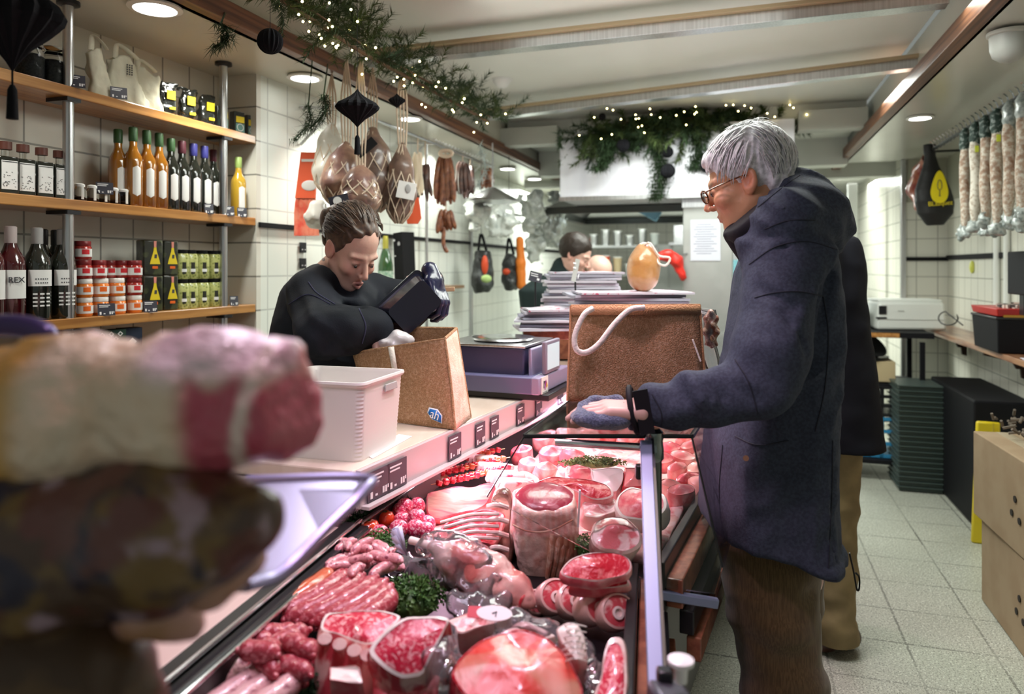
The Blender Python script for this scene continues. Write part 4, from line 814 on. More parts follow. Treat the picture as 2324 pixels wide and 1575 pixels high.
# stacked preserve jars
M_redj = mat('red_preserve', (.35, .02, .015), .2, coat=.7); M_orj = mat('orange_preserve', (.78, .20, .02), .2, coat=.7); M_lidr = mat('dark_red_lid', (.20, .012, .015), .35); M_lidw = mat('white_lid', (.80, .76, .72), .35)
M_blockr = mat('label_red_block', (.62, .02, .03), .5); M_blocko = mat('label_orange_block', (.80, .14, .01), .5)
def jar(px, lv, red, u, q, dz=.0):
    t = thing('preserve_jar', '%s jar with white label, %s' % ('dark red' if red else 'orange', q), 'jar', sh(px, SZ[0]+lv*.0625+dz, u), RZ, 'preserve jars stacked on the lowest shelf')
    obj('glass', MB().lathe([(.024, 0), (.027, .004), (.027, .042), (.023, .047)], n=20), M_redj if red else M_orj, t, world=False)
    obj('lid', MB().lathe([(.025, .046), (.0255, .048), (.0255, .060), (.024, .062)], n=20), M_lidr if red else M_lidw, t, world=False)
    obj('label', label_patch(.0272, .010, .036, 1.2), M_label, t, world=False); obj('label_block', label_patch(.0276, .018, .034, .42), M_blockr if red else M_blocko, t, world=False)
lv = ['bottom layer', 'second layer', 'third layer', 'fourth layer', 'top of the tall stack']
for (px, l, red, u) in ((190, 0, 0, 0), (190, 1, 0, 0), (188, 2, 1, 0), (187, 3, 1, 0), (227, 0, 0, 0), (227, 1, 0, 0), (222, 2, 1, .0), (266, 0, 0, 0), (264, 1, 0, 0), (246, 2, 1, .05), (304, 0, 0, 0), (304, 1, 1, 0), (304, 2, 1, 0), (274, 2, 1, .03), (286, 0, 0, .05), (286, 1, 0, .05)):
    jar(px, l, red, u, lv[l]+', '+('column by the pole' if px < 200 else 'second column' if px < 230 else 'middle column' if px < 270 else 'back row' if u > .02 else 'right column')+(' behind' if u > .02 and px < 270 else ''))
# black olive oil tins
M_tin = mat('black_tin', (.02, .022, .015), .3, col2=(.06, .07, .03), scale=25, lo=.52, hi=.6, coat=.4); M_yel = mat('label_yellow', (.80, .62, .02), .45); M_pk = mat('label_pink', (.75, .28, .22), .5)
for (px, lvl, u, q) in ((345, 0, .0, 'lower left'), (345, 1, 0, 'upper left'), (385, 0, 0, 'lower right'), (385, 1, 0, 'upper right')):
    t = thing('oil_tin', 'black tin with a yellow bottle shaped mark, %s of the four' % q, 'tin', sh(px-6, SZ[0]+lvl*.132, .01), RZ, 'black tins on the lowest shelf')
    obj('can', MB().box((0, 0, .0655), (.072 if px < 360 else .058, .06, .131)), M_tin, t, world=False, bevel=.005)
    m = MB().prism([(-.019, 0), (.019, 0), (.016, .014), (.006, .048), (.004, .066), (-.004, .066), (-.006, .048), (-.016, .014)], 0, .001, rot(PI/2), (.006, -.0305, .042))
    m.slot(1).prism([(-.004, .062), (.004, .062), (.005, .085), (-.005, .085)], 0, .0014, rot(PI/2), (.006, -.0305, .042)); m.slot(2).prism([(-.003, .022), (.006, .022), (.007, .036), (-.002, .036)], 0, .0016, rot(PI/2), (.006, -.0305, .042))
    m.slot(3).box((.006, -.031, .030), (.020, .001, .010)); obj('mark', m, [M_yel, M_pk, M_ink, M_blocko], t, world=False, smooth=False)
M_olive = mat('olives', (.20, .24, .05), .3, col2=(.46, .48, .16), scale=90, kind='voronoi', lo=.2, hi=.5, coat=.8)
for (px, l) in ((430, 0), (456, 0), (483, 0), (430, 1), (456, 1), (483, 1), (410, 0), (410, 1)):
    t = thing('olive_jar', 'square jar of green olives, %s, %s' % ('upper layer' if l else 'lower layer', {410: 'leftmost by the tins', 430: 'second from the tins', 456: 'third from the tins', 483: 'last before the pole'}[px]), 'jar', sh(px, SZ[0]+l*.116, .01), RZ, 'olive jars on the lowest shelf')
    obj('glass', MB().lathe([(.026, 0), (.028, .004), (.028, .09), (.024, .10)], n=20, sq=4), M_olive, t, world=False); obj('lid', MB().lathe([(.025, .10), (.0255, .101), (.0255, .115)], n=20), M_blackmatte, t, world=False)
    obj('label', label_patch(.0285, .02, .066, .6), M_tin, t, world=False); obj('label_text', label_patch(.029, .028, .040, .45), M_label, t, world=False)
# cards
fv = (cA*1.0, -sA*1.0-.3, 0)
for (px, z, w, lab) in ((173, SZ[2], .052, 'dark price card between jars and cloth bags on the top shelf'), (270, SZ[2], .052, 'dark price card in front of the middle cloth bag'), (238, SZ[1]+.03, .052, 'dark card on a stand above the small herb jars'), (475, SZ[1]-.004, .034, 'greyish card in front of the last dark bottles'), (520, SZ[1]-.004, .045, 'dark card below the yellow oil bottle, left one'), (550, SZ[1]-.004, .040, 'dark card below the yellow oil bottle, right one'),
                       (242, SZ[0], .052, 'dark price card in front of the orange jars'), (342, SZ[0], .045, 'dark price card in front of the black tins'), (532, SZ[0], .034, 'small dark card alone beyond the pole on the lowest shelf')):
    card('price_card', on_shelf(px, UF+.004 if z != SZ[1]+.03 else UF-.02, z), w, .042, (.6, -.8, 0), .22, lab, 'price cards on the shelves', lines=2)
# top shelf goods
for (px, q) in ((68, 'left one'), (120, 'right one by the pole')):
    t = thing('preserving_jar', 'clear preserving jar filled with white, %s on the top shelf' % q, 'jar', sh(px, SZ[2], .02), RZ, 'clear jars on the top shelf')
    obj('glass', MB().lathe([(.036, 0), (.040, .005), (.040, .085), (.032, .10), (.033, .106)], n=24), M_gl, t, world=False); obj('lid', MB().lathe([(.034, .106), (.036, .11), (.034, .124), (.012, .132)], n=24), M_gl, t, world=False)
    obj('filling', MB().lathe([(.035, .004), (.035, .075), (.02, .083)], n=20, c=(0, 0, 0)), mat('coarse_salt', (.55, .58, .60), .6, col2=(.35, .37, .40), scale=160), t, world=False); obj('clip', MB().tube([(.036, 0, .095), (.044, 0, .105), (.036, 0, .115)], .002, 6), M_chrome, t, world=False)
M_cloth = mat('cream_cloth', (.66, .64, .50), .85, col2=(.58, .56, .43), scale=9, bump=.3, bscale=22)
M_smark = mat('grey_mark', (.10, .10, .10), .6)
for (px, w, h, dep, lab, sd) in ((222, .085, .175, .05, 'slim cream cloth bag behind the first price card', 1), (285, .13, .175, .06, 'wide cream cloth bag with dark grid mark and open top', 2), (330, .11, .15, .05, 'cream cloth bag slumping against the black pouches', 3)):
    c = sh(px, SZ[2], .01); t = thing('cloth_bag', lab, 'cloth bag', c, RZ, 'cloth bags on the top shelf')
    def fb_(P, w=w, h=h, dep=dep, sd=sd):
        k = np.clip(P[:, 2]/h, 0, 1); a = w/2*(1-.30*k**2); b = dep/2*(1-.35*k); q = (np.abs((P[:, 0]-.012*np.sin(k*4+sd))/a)**3+np.abs(P[:, 1]/b)**3)**(1/3)
        d = (q-1)*np.minimum(a, b); d = np.maximum(d, np.maximum(-P[:, 2], P[:, 2]-h*(.93+.08*np.sin(P[:, 0]*60+sd)))); return d+.006*fbm(P*V3(1, 1, .5), 30, sd)
    m = sdf(fb_, (-w, -dep, -.01), (w, dep, h*1.15), .005); obj('sack', m, M_cloth, t, world=False, smooth=70)
    obj('strap', MB().tube(spline([(-w*.3, -.01, h*.9), (-w*.28, -.02, h*1.15), (.0, -.03, h*1.05), (w*.25, -.02, h*.95)], 14), .009, 8, flat=.35), M_cloth, t, world=False)
    if sd == 2:
        m = MB()
        for i in range(3):
            for j in range(5): m.box((-.008+i*.008, -.031, .105+j*.008), (.004, .003, .005), rz=.1)
        obj('print', m, M_smark, t, world=False, smooth=False, kind='stuff')
M_pouch = mat('black_foil', (.012, .014, .012), .18, coat=.6, bump=.5, bscale=30); M_teal = mat('teal_panel', (.10, .22, .20), .4)
for k, (px, q) in enumerate(((378, 'leftmost'), (424, 'middle'), (468, 'right'))):
    t = thing('foil_pouch', 'black foil pouch with yellow label, %s of the three' % q, 'pouch', sh(px, SZ[2], .01), RZ+.1, 'foil pouches on the top shelf')
    m = sdf(lambda P: s_slices(P, [0, .03, .10, .125, .13], [0]*5, [0]*5, [.032, .034, .032, .030, .030], [.016, .022, .012, .004, .003], 4)+.003*fbm(P, 50, k), (-.05, -.035, -.005), (.05, .035, .14), .004)
    obj('pouch_body', m, M_pouch, t, world=False, smooth=60); obj('label', MB().box((.004, -.0235, .078), (.034, .003, .034)), M_yel, t, world=False, smooth=False); obj('lower_label', MB().box((.008, -.026, .028), (.024, .003, .010)), M_yel, t, world=False, smooth=False)
for k, (px, q) in enumerate(((500, 'leftmost'), (538, 'middle'), (566, 'rightmost'))):
    t = thing('tea_carton', 'black and teal carton with yellow band, %s of the three' % q, 'carton', sh(px, SZ[2], .0), RZ+.05, 'cartons on the top shelf')
    obj('carton_body', MB().box((0, 0, .047), (.050, .036, .094)), M_pouch, t, world=False, bevel=.002); obj('yellow_band', MB().box((.003, -.0185, .060), (.040, .0012, .026)), M_yel, t, world=False, smooth=False)
    obj('teal_field', MB().box((.003, -.0183, .022), (.042, .001, .042)), M_teal, t, world=False, smooth=False)
    obj('ring', MB().tube([(.003+.015*math.cos(q_), -.0195, .026+.015*math.sin(q_)) for q_ in np.linspace(0, 2*PI, 25)[:-1]], .0013, 6, closed=True), M_label, t, world=False)
# things below the lowest shelf
M_pat = mat('pattern_green', (.02, .06, .04), .6)
for (px, w, kind, lab) in ((120, .085, 0, 'dark patterned box beneath the lowest shelf left of the pole'), (203, .10, 1, 'green and white diamond patterned box, left of the pair'), (245, .10, 1, 'green and white diamond patterned box, right of the pair'), (293, .07, 2, 'dark box with white diamond emblem beneath the lowest shelf')):
    c = on_shelf(px, UF-.07, 1.11); t = thing('gift_box', lab, 'box', c, RZ, 'boxes below the lowest shelf')
    obj('box_body', MB().box((0, 0, .06), (w, .05, .12)), M_pat if kind < 2 else mat('navy', (.02, .03, .06), .5), t, world=False, smooth=False)
    m = MB()
    def dia(x, z, s, s2): m.add([(x, -.026, z-s), (x+s, -.026, z), (x, -.026, z+s), (x-s, -.026, z)], [(0, 1, 2, 3)]); m.slot(1).add([(x, -.0265, z-s2), (x+s2, -.0265, z), (x, -.0265, z+s2), (x-s2, -.0265, z)], [(0, 1, 2, 3)]).slot(0)
    if kind < 2:
        for i in range(-1, 2): 
            for j in range(2): dia(i*.03+(.015 if j else 0)*(1 if i < 1 else -1), .105-j*.018, .010, .0045)
        dia(0, .055, .034, .0001)
    else: dia(0, .07, .015, .0001)
    obj('diamond_print', m, [M_label if kind else mat('grey_print', (.15, .16, .16), .6), M_pat], t, world=False, smooth=False)
b_ = thing('low_shelf_board', 'wooden shelf under the patterned boxes, mostly hidden by the ham', 'shelf', RW(-2.13, 1.6, 1.075), -A); obj('board', MB().box((0, -.05, .0175), (.19, 2.33, .035)), M_wood, b_, world=False, smooth=False, bevel=.003)
for k in range(2):
    px, py = (686, 552+k*34); c = W(px, py+12, 3.72); f_ = thing('wall_switch', 'small black square switch on the tiles behind the woman, %s' % ('lower' if k else 'upper'), 'switch', RW(-2.03, vat(px, -2.03), c[2]), -A)
    obj('plate', MB().box((.004, 0, 0), (.008, .05, .05)), M_black, f_, world=False, bevel=.002); obj('contacts', MB().box((.009, -.012, -.01), (.002, .006, .004)).box((.009, .012, -.01), (.002, .006, .004)), M_wtext, f_, world=False, smooth=False)
# ================================================================ PEOPLE
def basis(f, up=(0, 0, 1)):
    f = nrm(f); l = nrm(np.cross(up, f)); u = np.cross(f, l); return np.stack((f, l, u), 1)     # columns: forward, left, up
def head_mb(c, B, s=1.0, h=.0035, mouth=0.0, neck=(-.045, 0, -.17), female=False, old=False, K=(1,1,1)):
    def fn(P):
        M = lambda p: p
        A_ = np.abs(P[:, 1])[:, None]; Q = np.c_[P[:, 0], A_[:, 0], P[:, 2]]           # mirrored
        d = s_ell(P, (-.012, 0, .045), (.098, .076, .088))
        d = smin(d, s_ell(P, (.028, 0, -.028), (.066, .058 if not female else .055, .085)), .03)
        d = smin(d, s_ell(P, (.066, 0, -.098), (.022, .024, .020)), .025)
        d = smin(d, s_cone(Q, (-.008, .052, -.048), (.050, .020, -.096), .016, .014), .02)
        d = smin(d, s_cone(Q, (.086, .010, .024), (.070, .048, .022), .009, .010), .012)
        d = smin(d, s_ell(Q, (.060, .044, -.026), (.026, .020, .020)), .02)
        d = smax(d, -s_ell(Q, (.097, .031, .000), (.018, .017, .0115)), .012)
        d = smin(d, s_ell(Q, (.078, .031, .000), (.0125, .0145, .0115)), .004)
        d = smin(d, s_cone(P, (.090, 0, .012), (.114, 0, -.030), .0075, .0105), .010)
        d = smin(d, s_ell(Q, (.102, .012, -.035), (.011, .0075, .0075)), .006)
        o = mouth; lx, lr = (-.008, .7) if old else (0, 1)
        d = smin(d, s_chain(Q, [(.101+lx, 0, -.060), (.093+lx, .018, -.064-o*.3)], [.0062*lr, .004*lr], .004), .006)
        d = smin(d, s_chain(Q, [(.099+lx, 0, -.072-o), (.091+lx, .017, -.069-o*.6)], [.0068*lr, .004*lr], .004), .006)
        d = smax(d, -s_chain(Q, [(.108, 0, -.066-o*.5), (.097, .019, -.0665-o*.5)], [.0016+o*.45, .0012], .002), .002)
        d = smax(d, -s_cone(Q, (.100, .020, -.038), (.090, .034, -.062), .0015, .0025), .010)
        e = s_ell(Q, (-.014, .077, -.004), (.020, .010, .033), rm=rot(0, -.25, -.25)); e = smax(e, -s_ell(Q, (-.010, .086, .000), (.012, .007, .021), rm=rot(0, -.25, -.25)), .005)
        d = smin(d, e, .006)
        d = smin(d, s_cone(P, (-.020, 0, -.045), neck, .056 if not female else .048, .060 if not female else .050), .03)
        if old: d = d+.0012*vnoise(P, 70, 2)+.001*np.sin(P[:, 2]*500)*sm(P[:, 2], .03, .06)*sm(P[:, 0], .05, .09)
        return d
    m = sdf(fn, (-.15, -.11, -.20), (.14, .11, .145), h/s); V = np.concatenate(m.v); m.v = [(V*np.array(K)*s)@B.T+c]; return m
def skin_paint(c, B, s, base, blush, lip, eye=True, K=(1,1,1)):
    def fn(P):
        q = (P-c)@B/s/np.array(K); A_ = np.abs(q[:, 1]); col = np.tile(base, (len(P), 1))
        g = lambda cx, cy, cz, r: np.exp(-(((q[:, 0]-cx)**2+(A_-cy)**2+(q[:, 2]-cz)**2)/(r*r)))[:, None]
        k = np.clip(g(.112, 0, -.03, .02)*.4+g(.075, .045, -.03, .028)*.4+g(-.012, .08, 0, .03)*.6, 0, 1); col = col*(1-k)+blush*k
        k = np.clip(g(.10, 0, -.061, .009)+g(.10, .010, -.062, .008)+g(.099, 0, -.075, .010)+g(.097, .010, -.073, .009), 0, 1); col = col*(1-k)+lip*k
        if eye:
            k = sm(-((q[:, 0]-.09)**2*.3+(A_-.031)**2*1+(q[:, 2]+.001)**2*5), -.00030, -.00014)[:, None]; col = col*(1-k*.75)+np.array((.10, .045, .035))*k*.75
            k = sm(-((A_-.032)**2*.25+(q[:, 2]-.021-.0*A_)**2*6+(q[:, 0]-.08)**2*.5), -.00026, -.00010)[:, None]*sm(q[:, 0], .05, .06)[:, None]; col = col*(1-k*.55)+np.array((.10, .05, .03))*k*.55
        return col
    return fn
def hair_strands(mb, c, B, s, n, region, comb, L, seed, r=.0016, lift=.004, shell=(.101, .080, .092), cen=(-.014, 0, .046)):
    rg = random.Random(seed); k_ = 0
    while k_ < n:
        a, e = rg.uniform(-PI, PI), math.asin(rg.uniform(-.6, 1)); q = V3(math.cos(a)*math.cos(e), math.sin(a)*math.cos(e), math.sin(e))
        if not region(q, rg): continue
        k_ += 1; p = np.array(cen)+q*np.array(shell)*1.02; pts = [p]; q0 = q
        d = comb(q)
        for j in range(5):
            nn = nrm((p-np.array(cen))/np.array(shell)**2); d = nrm(d-nn*np.dot(d, nn)*.85+V3(rg.uniform(-.12, .12), rg.uniform(-.12, .12), rg.uniform(-.12, .12))); p = p+d*L/5; u = (p-np.array(cen))/np.array(shell); k = np.linalg.norm(u); 
            if k < 1.03: p = np.array(cen)+(u/k*1.035)*np.array(shell)+nn*lift*j*.12
            pts.append(p)
        mb.tube(np.array(pts)@B.T*s+c, [r*s*w for w in (.7, 1.1, 1.2, 1.0, .7, .2)], 4, caps=False, flat=.6)
def hand_mb(c, B, curl=(.35, .5, .4), spread=.0, h=.0028, s=1.0, thumb=((.02, .034, -.006), (.048, .060, -.014), (.074, .066, -.024)), side=1):
    "palm, four unequal fingers bent at the knuckles and a thumb from the side of the palm; B columns: finger direction, thumb side, back of hand"
    def fn(P):
        d = s_box(P, (.046, 0, 0), (.046, .040, .0135), .012); d = smin(d, s_cone(P, (-.03, 0, 0), (.01, 0, 0), .027, .029), .02)
        d = smin(d, s_ell(P, (.03, .028, -.008), (.03, .016, .014)), .01); fg = None
        for i, (y, L, x0) in enumerate(((.030, .072, .086), (.0105, .080, .091), (-.010, .074, .088), (-.029, .058, .080))):
            a = 0; p = V3(x0, y, .001); pts = [V3(x0-.02, y*.95, .001), p]; yy = y*spread*3
            for k, f_ in enumerate((.46, .30, .24)): a += curl[k]*(1+.08*i); p = p+V3(math.cos(a), yy, -math.sin(a))*L*f_; pts.append(p)
            q = s_chain(P, pts, [.0098, .0098, .0086, .0078, .0064], .003); fg = q if fg is None else smin(fg, q, .0015)
        d = smin(d, fg, .006); d = smin(d, s_chain(P, [V3(*t) for t in thumb], [.014, .0108, .0085], .006), .008); return d
    m = sdf(fn, (-.06, -.06, -.10), (.19, .09, .03), h); V = np.concatenate(m.v)*s; V[:, 1] *= side
    if side < 0: m.f = [q[::-1] for q in m.f]
    m.v = [V@B.T+c]; return m
def join(*ms):
    o = MB()
    for k, m in ms: o.slot(k).add(np.concatenate(m.v), m.f)
    return o
skin_m = mat('skin', (.62, .36, .27), .42, attr=True, sub=.12, bump=.08, bscale=120)
skin_h = mat('hand_skin', (.62, .38, .33), .45, sub=.1)
# ---------------------------------------------------------------- the older customer
D0 = 1.72
man = thing('person', 'older grey haired man with glasses and long slate hooded coat leaning on the counter', 'person', W(1800, 2080, D0)*V3(1, 1, 0))
Bm = basis((-.85, .42, -.26)); hc = W(1698, 418, 1.72); sM = .92
hm = head_mb(hc, Bm, sM, mouth=0, old=True, neck=(-.07, 0, -.16))
Bh = basis((-1, .05, -.05), (-.15, -1, .1)); hw = W(1462, 942, 1.50)
Bhand = np.stack((nrm((-1, .05, .02)), nrm((0, 1, .1)), nrm((.02, -.1, 1))), 1)
hd = hand_mb(hw+V3(0, -.012, .012), Bhand, curl=(.16, .22, .2), side=1, s=.95)
def torso_core(P): return s_chain(P, [W(1780, 560, 1.74), W(1800, 700, 1.74), W(1790, 1000, 1.74), W(1800, 1300, 1.74)], [.05, .07, .08, .07], .05)
core = sdf(torso_core, W(1790, 1450, 1.72)-V3(.2, .2, 0), W(1790, 480, 1.72)+V3(.2, .2, .05), .025)
sk = V3(.62, .33, .22); o_ = obj('body', join((0, hm), (1, hd), (1, core)), [skin_m, skin_h], man, smooth=80)
paint(o_, skin_paint(hc, Bm, sM, V3(.66, .35, .19), V3(.70, .20, .12), V3(.55, .22, .14)))
ys = [500, 530, 570, 620, 700, 800, 900, 1000, 1100, 1200, 1262, 1335]
lf = [1745, 1722, 1700, 1685, 1672, 1652, 1630, 1606, 1600, 1597, 1612, 1650]; rt = [1860, 1895, 1915, 1925, 1934, 1938, 1934, 1930, 1930, 1932, 1938, 1948]
lf = [a+12 for a in lf]; rt = [b-62 for b in rt]
zs = [W(0, y, D0)[2] for y in ys][::-1]; zs[0] = .775; zs[1] = .83; cx_ = [(W(a, 0, D0)[0]+W(b, 0, D0)[0])/2 for a, b in zip(lf, rt)][::-1]; ax_ = [(b-a)/2*D0/F for a, b in zip(lf, rt)][::-1]
by = [.10, .16, .20, .215, .215, .21, .21, .215, .22, .23, .235, .235][::-1]
sh_, el, el2, wr = W(1778, 610, 1.57), W(1748, 800, 1.48), W(1728, 880, 1.46), W(1440, 930, 1.50)
mid = W(1590, 905, 1.47)
shf, elf = W(1790, 610, 1.90), W(1700, 880, 1.92)
def folds(P, pts, w=.012, amp=.008):
    r = 0
    for a, b in pts: r = r+amp*np.exp(-(s_cone(P, a, b, 0, 0)/w)**2)
    return r
cr = [(W(1690, 800, 1.38), W(1765, 850, 1.38)), (W(1640, 860, 1.42), W(1720, 905, 1.40)), (W(1600, 850, 1.42), W(1640, 900, 1.42)), (W(1540, 868, 1.45), W(1560, 915, 1.43)), (W(1700, 640, 1.50), W(1800, 700, 1.45)), (W(1880, 620, 1.53), W(1850, 800, 1.50)), (W(1890, 600, 1.5), W(1900, 760, 1.5)), (W(1820, 900, 1.5), W(1900, 1000, 1.5)), (W(1660, 990, 1.50), W(1700, 1060, 1.5)),
      (W(1880, 900, 1.5), W(1870, 1250, 1.5)), (W(1820, 1020, 1.5), W(1780, 1250, 1.5)), (W(1700, 1050, 1.5), W(1690, 1230, 1.5))]
cr2_ = [(W(1700, 790, 1.37), W(1770, 868, 1.37)), (W(1655, 862, 1.40), W(1690, 925, 1.40)), (W(1590, 850, 1.42), W(1612, 905, 1.41)), (W(1555, 862, 1.44), W(1565, 905, 1.43)), (W(1515, 872, 1.45), W(1520, 905, 1.44)), (W(1770, 700, 1.44), W(1830, 800, 1.42)), (W(1700, 690, 1.46), W(1735, 760, 1.42)),
      (W(1850, 640, 1.5), W(1862, 900, 1.48)), (W(1800, 940, 1.46), W(1870, 900, 1.46)), (W(1720, 960, 1.5), W(1800, 940, 1.48)), (W(1840, 1000, 1.5), W(1830, 1230, 1.5)), (W(1660, 1000, 1.5), W(1640, 1200, 1.5)), (W(1890, 1060, 1.52), W(1885, 1290, 1.52)), (W(1760, 560, 1.5), W(1870, 575, 1.55)), (W(1730, 560, 1.50), W(1800, 530, 1.48))]
def coat(P):
    bend = sm(P[:, 2], zs[0], zs[0]+.25)
    t = s_slices(P, zs, cx_, [D0]*12, ax_, by, 2.5)
    zf = .845-(P[:, 0]-W(1650, 0, 1.55)[0])*.20                                # hem falls towards the back
    t = smax(t, zf-P[:, 2], .012)
    arm = s_chain(P, [sh_, el, el2, mid, wr], [.084, .074, .062, .054, .042], .03)
    arm = arm+.006*np.sin((P[:, 0]*70+P[:, 2]*45))*sm(P[:, 2], 1.0, 1.1)*sm(-P[:, 0], -W(1700, 0, 1.45)[0], -W(1500, 0, 1.45)[0])
    far_arm = s_chain(P, [shf, elf], [.085, .065], .03)
    d = smin(smin(t, arm, .018), far_arm, .03)
    hood = s_chain(P, [W(1725, 565, 1.60), W(1785, 505, 1.58), W(1835, 485, 1.64), W(1858, 508, 1.72), W(1835, 505, 1.84), W(1780, 520, 1.86)], [.05, .065, .072, .070, .065, .05], .04)
    hood = smin(hood, s_chain(P, [W(1790, 470, 1.62), W(1812, 440, 1.69), W(1790, 450, 1.78)], [.035, .05, .035], .03), .03)
    hood = hood+.009*np.abs(np.sin(P[:, 0]*38+P[:, 2]*52+1.5*vnoise(P, 9, 4)))-.005
    d = smin(d, hood, .010)
    open_ = s_cone(P, W(1722, 500, 1.70), W(1690, 380, 1.70), .052, .085); d = smax(d, -open_, .01)
    d = smax(d, -s_cone(P, wr, wr+V3(-.08, 0, .0), .030, .034), .004)
    wq = P@rot(.2, -.7, .3); return d+.0035*np.abs(fbm(P*V3(1, 1, .55), 11, 5))-.004+.009*np.abs(vnoise(wq*V3(6, 6, 20), 1, 3))*sm(-P[:, 1], -1.72, -1.52)+.006*np.abs(vnoise(P*V3(16, 10, 3), 1, 8))*sm(-P[:, 2], -1.35, -1.1)+folds(P, cr)*1.3+folds(P, cr2_, .007, .011)+.006*np.sin(P[:, 0]*38+4*vnoise(P, 3, 7))*sm(-P[:, 2], -1.25, -1.0)*sm(P[:, 1], 1.4, 1.5)+.0018*vnoise(P, 40, 3)
M_coat = mat('slate_coat', (.050, .060, .088), .78, col2=(.036, .043, .064), scale=160, bump=.15, bscale=400)
cm = sdf(coat, (W(1590, 0, D0)[0]-.28, 1.30, zs[0]-.02), (W(1960, 0, 1.72)[0]+.05, 2.05, 1.72), .0075)
coat_o = obj('coat', relax(cm, 1), M_coat, man, smooth=80)
from mathutils.bvhtree import BVHTree
cv = np.concatenate(cm.v); bvh = BVHTree.FromPolygons([tuple(v) for v in cv.tolist()], cm.f)
def on_cloth(px, py, lift=.001):
    o = Vector((0, 0, CH)); d = (Vector(W(px, py, 1).tolist())-o).normalized(); h = bvh.ray_cast(o, d)
    return None if h[0] is None else np.array(h[0])-np.array(d)*lift
def seam(m, pts, r=.0014):
    S = spline([(x, y, 0) for x, y in pts], 10*len(pts)); q = [p for p in (on_cloth(x, y) for x, y, _ in S) if p is not None]
    if len(q) > 3: m.tube(q, r, 5)
for pts in (((1712, 676), (1760, 664), (1815, 662), (1868, 672)), ((1868, 672), (1880, 760), (1872, 880), (1850, 980)), ((1700, 600), (1760, 560), (1830, 548), (1900, 566)), ((1720, 470), (1770, 430), (1800, 408), (1815, 398)),
            ((1668, 815), (1700, 870), (1720, 940)), ((1620, 1270), (1700, 1290), (1800, 1312), (1900, 1320)), ((1890, 1000), (1888, 1120), (1880, 1290)), ((1668, 990), (1720, 1010), (1790, 1000)), ((1640, 1010), (1632, 1120), (1640, 1230)), ((1480, 895), (1500, 935), (1502, 968)), ((1735, 520), (1790, 500), (1850, 500))):
    sm_ = MB(); seam(sm_, pts)
    if sm_.v: obj('seam_stitching', sm_, mat('dark_seam', (.014, .017, .028), .8), man)
M_lining = mat('black_lining', (.012, .011, .014), .7)
def collar(P):
    d = s_chain(P, [W(1655, 528, 1.665), W(1700, 520, 1.625), W(1755, 500, 1.605), W(1800, 450, 1.63)], [.016, .038, .045, .035], .03)
    d = smin(d, s_chain(P, [W(1660, 530, 1.70), W(1700, 540, 1.70), W(1725, 590, 1.70)], [.016, .045, .04], .03), .02)
    n_ = nrm(np.cross(W(1632, 540, 1.66)-W(1765, 415, 1.62), (0, 1, 0))); k = (P-W(1632, 541, 1.66))@n_
    k = k if n_[2] > 0 else -k
    return smax(smax(d, k-.0, .006), -s_cone(P, W(1700, 500, 1.72), W(1680, 380, 1.72), .035, .08), .006)
obj('collar_lining', sdf(collar, W(1600, 640, 1.66)-V3(0, .2, 0), W(1850, 390, 1.66)+V3(0, .2, 0), .005), M_lining, man, smooth=80)
m = MB(); x, y, z = frame(wr-mid); m.tube([wr+(x*math.cos(q)+y*math.sin(q))*.047+nrm(wr-mid)*.002 for q in np.linspace(0, 2*PI, 26)[:-1]], .006, 6, closed=True)
m.bar(W(1452, 885, 1.455), W(1470, 985, 1.455), .03, .004, up=(0, 1, 0))
obj('cuff', m, M_lining, man)
m = MB().tube([W(1693, 1040, 1.497), W(1693, 1040, 1.485)], .006, 10); obj('snap_button', m, mat('copper_button', (.5, .22, .15), .3, 1), man)
m = MB().tube(spline([W(1928, 1255, 1.70), W(1938, 1300, 1.70), W(1945, 1338, 1.70), W(1950, 1335, 1.70), W(1950, 1310, 1.70), W(1942, 1300, 1.70)], 20), .0022, 6); obj('hem_cord', m, M_black, man)
for a, b in ((W(1712, 668, 1.475), W(1855, 668, 1.44)),):
    pass
# trousers
def legs(P, a, lo):
    d = smin(s_chain(P, a[0], [.115, .095, .088, .080, .082], .03), s_chain(P, a[1], [.115, .095, .088, .080, .082], .03), .02)
    return d+.006*fbm(P*V3(1, 1, 1.8), 12, 8)+.0025*np.sin(P[:, 2]*55+P[:, 0]*20)
lg = [[W(1745, 1240, 1.68), W(1752, 1380, 1.66), W(1780, 1560, 1.65), W(1800, 1800, 1.66), W(1812, 1990, 1.68)], [W(1760, 1240, 1.80), W(1765, 1380, 1.80), W(1775, 1560, 1.82), W(1778, 1780, 1.85), W(1780, 1880, 1.88)]]
M_cord = mat('brown_corduroy', (.13, .085, .036), .85, col2=(.085, .054, .022), scale=60, stretch=(6, 6, .4), kind='noise', sheen=.3)
mt_ = sdf(lambda P: legs(P, lg, 0), (W(1600, 0, 1.7)[0]-.0, 1.48, .03), (W(1900, 0, 1.7)[0]+.1, 2.02, .85), .010); obj('trousers', mt_, M_cord, man, smooth=80)
M_shoe = mat('brown_shoe', (.06, .022, .014), .4, coat=.3)
def shoe(c, f, L=.28, parent=None, mt=None):
    B = basis(f); m = sdf(lambda P: smax(smin(s_chain(P, [(-.08, 0, .045), (.04, 0, .040), (.14, 0, .03)], [.042, .045, .034], .03), s_cone(P, (-.06, 0, .05), (-.05, 0, .10), .042, .045), .02), -P[:, 2]+.004, .006), (-.14, -.07, -.01), (.2, .07, .14), .006)
    V = np.concatenate(m.v)*L/.28; m.v = [V@B.T+c]; return obj('shoe', m, mt or M_shoe, parent, smooth=70)
for p in (lg[0][-1], lg[1][-1]): shoe(V3(p[0]-.03, p[1], 0), (-1, .1, 0), .28, man)
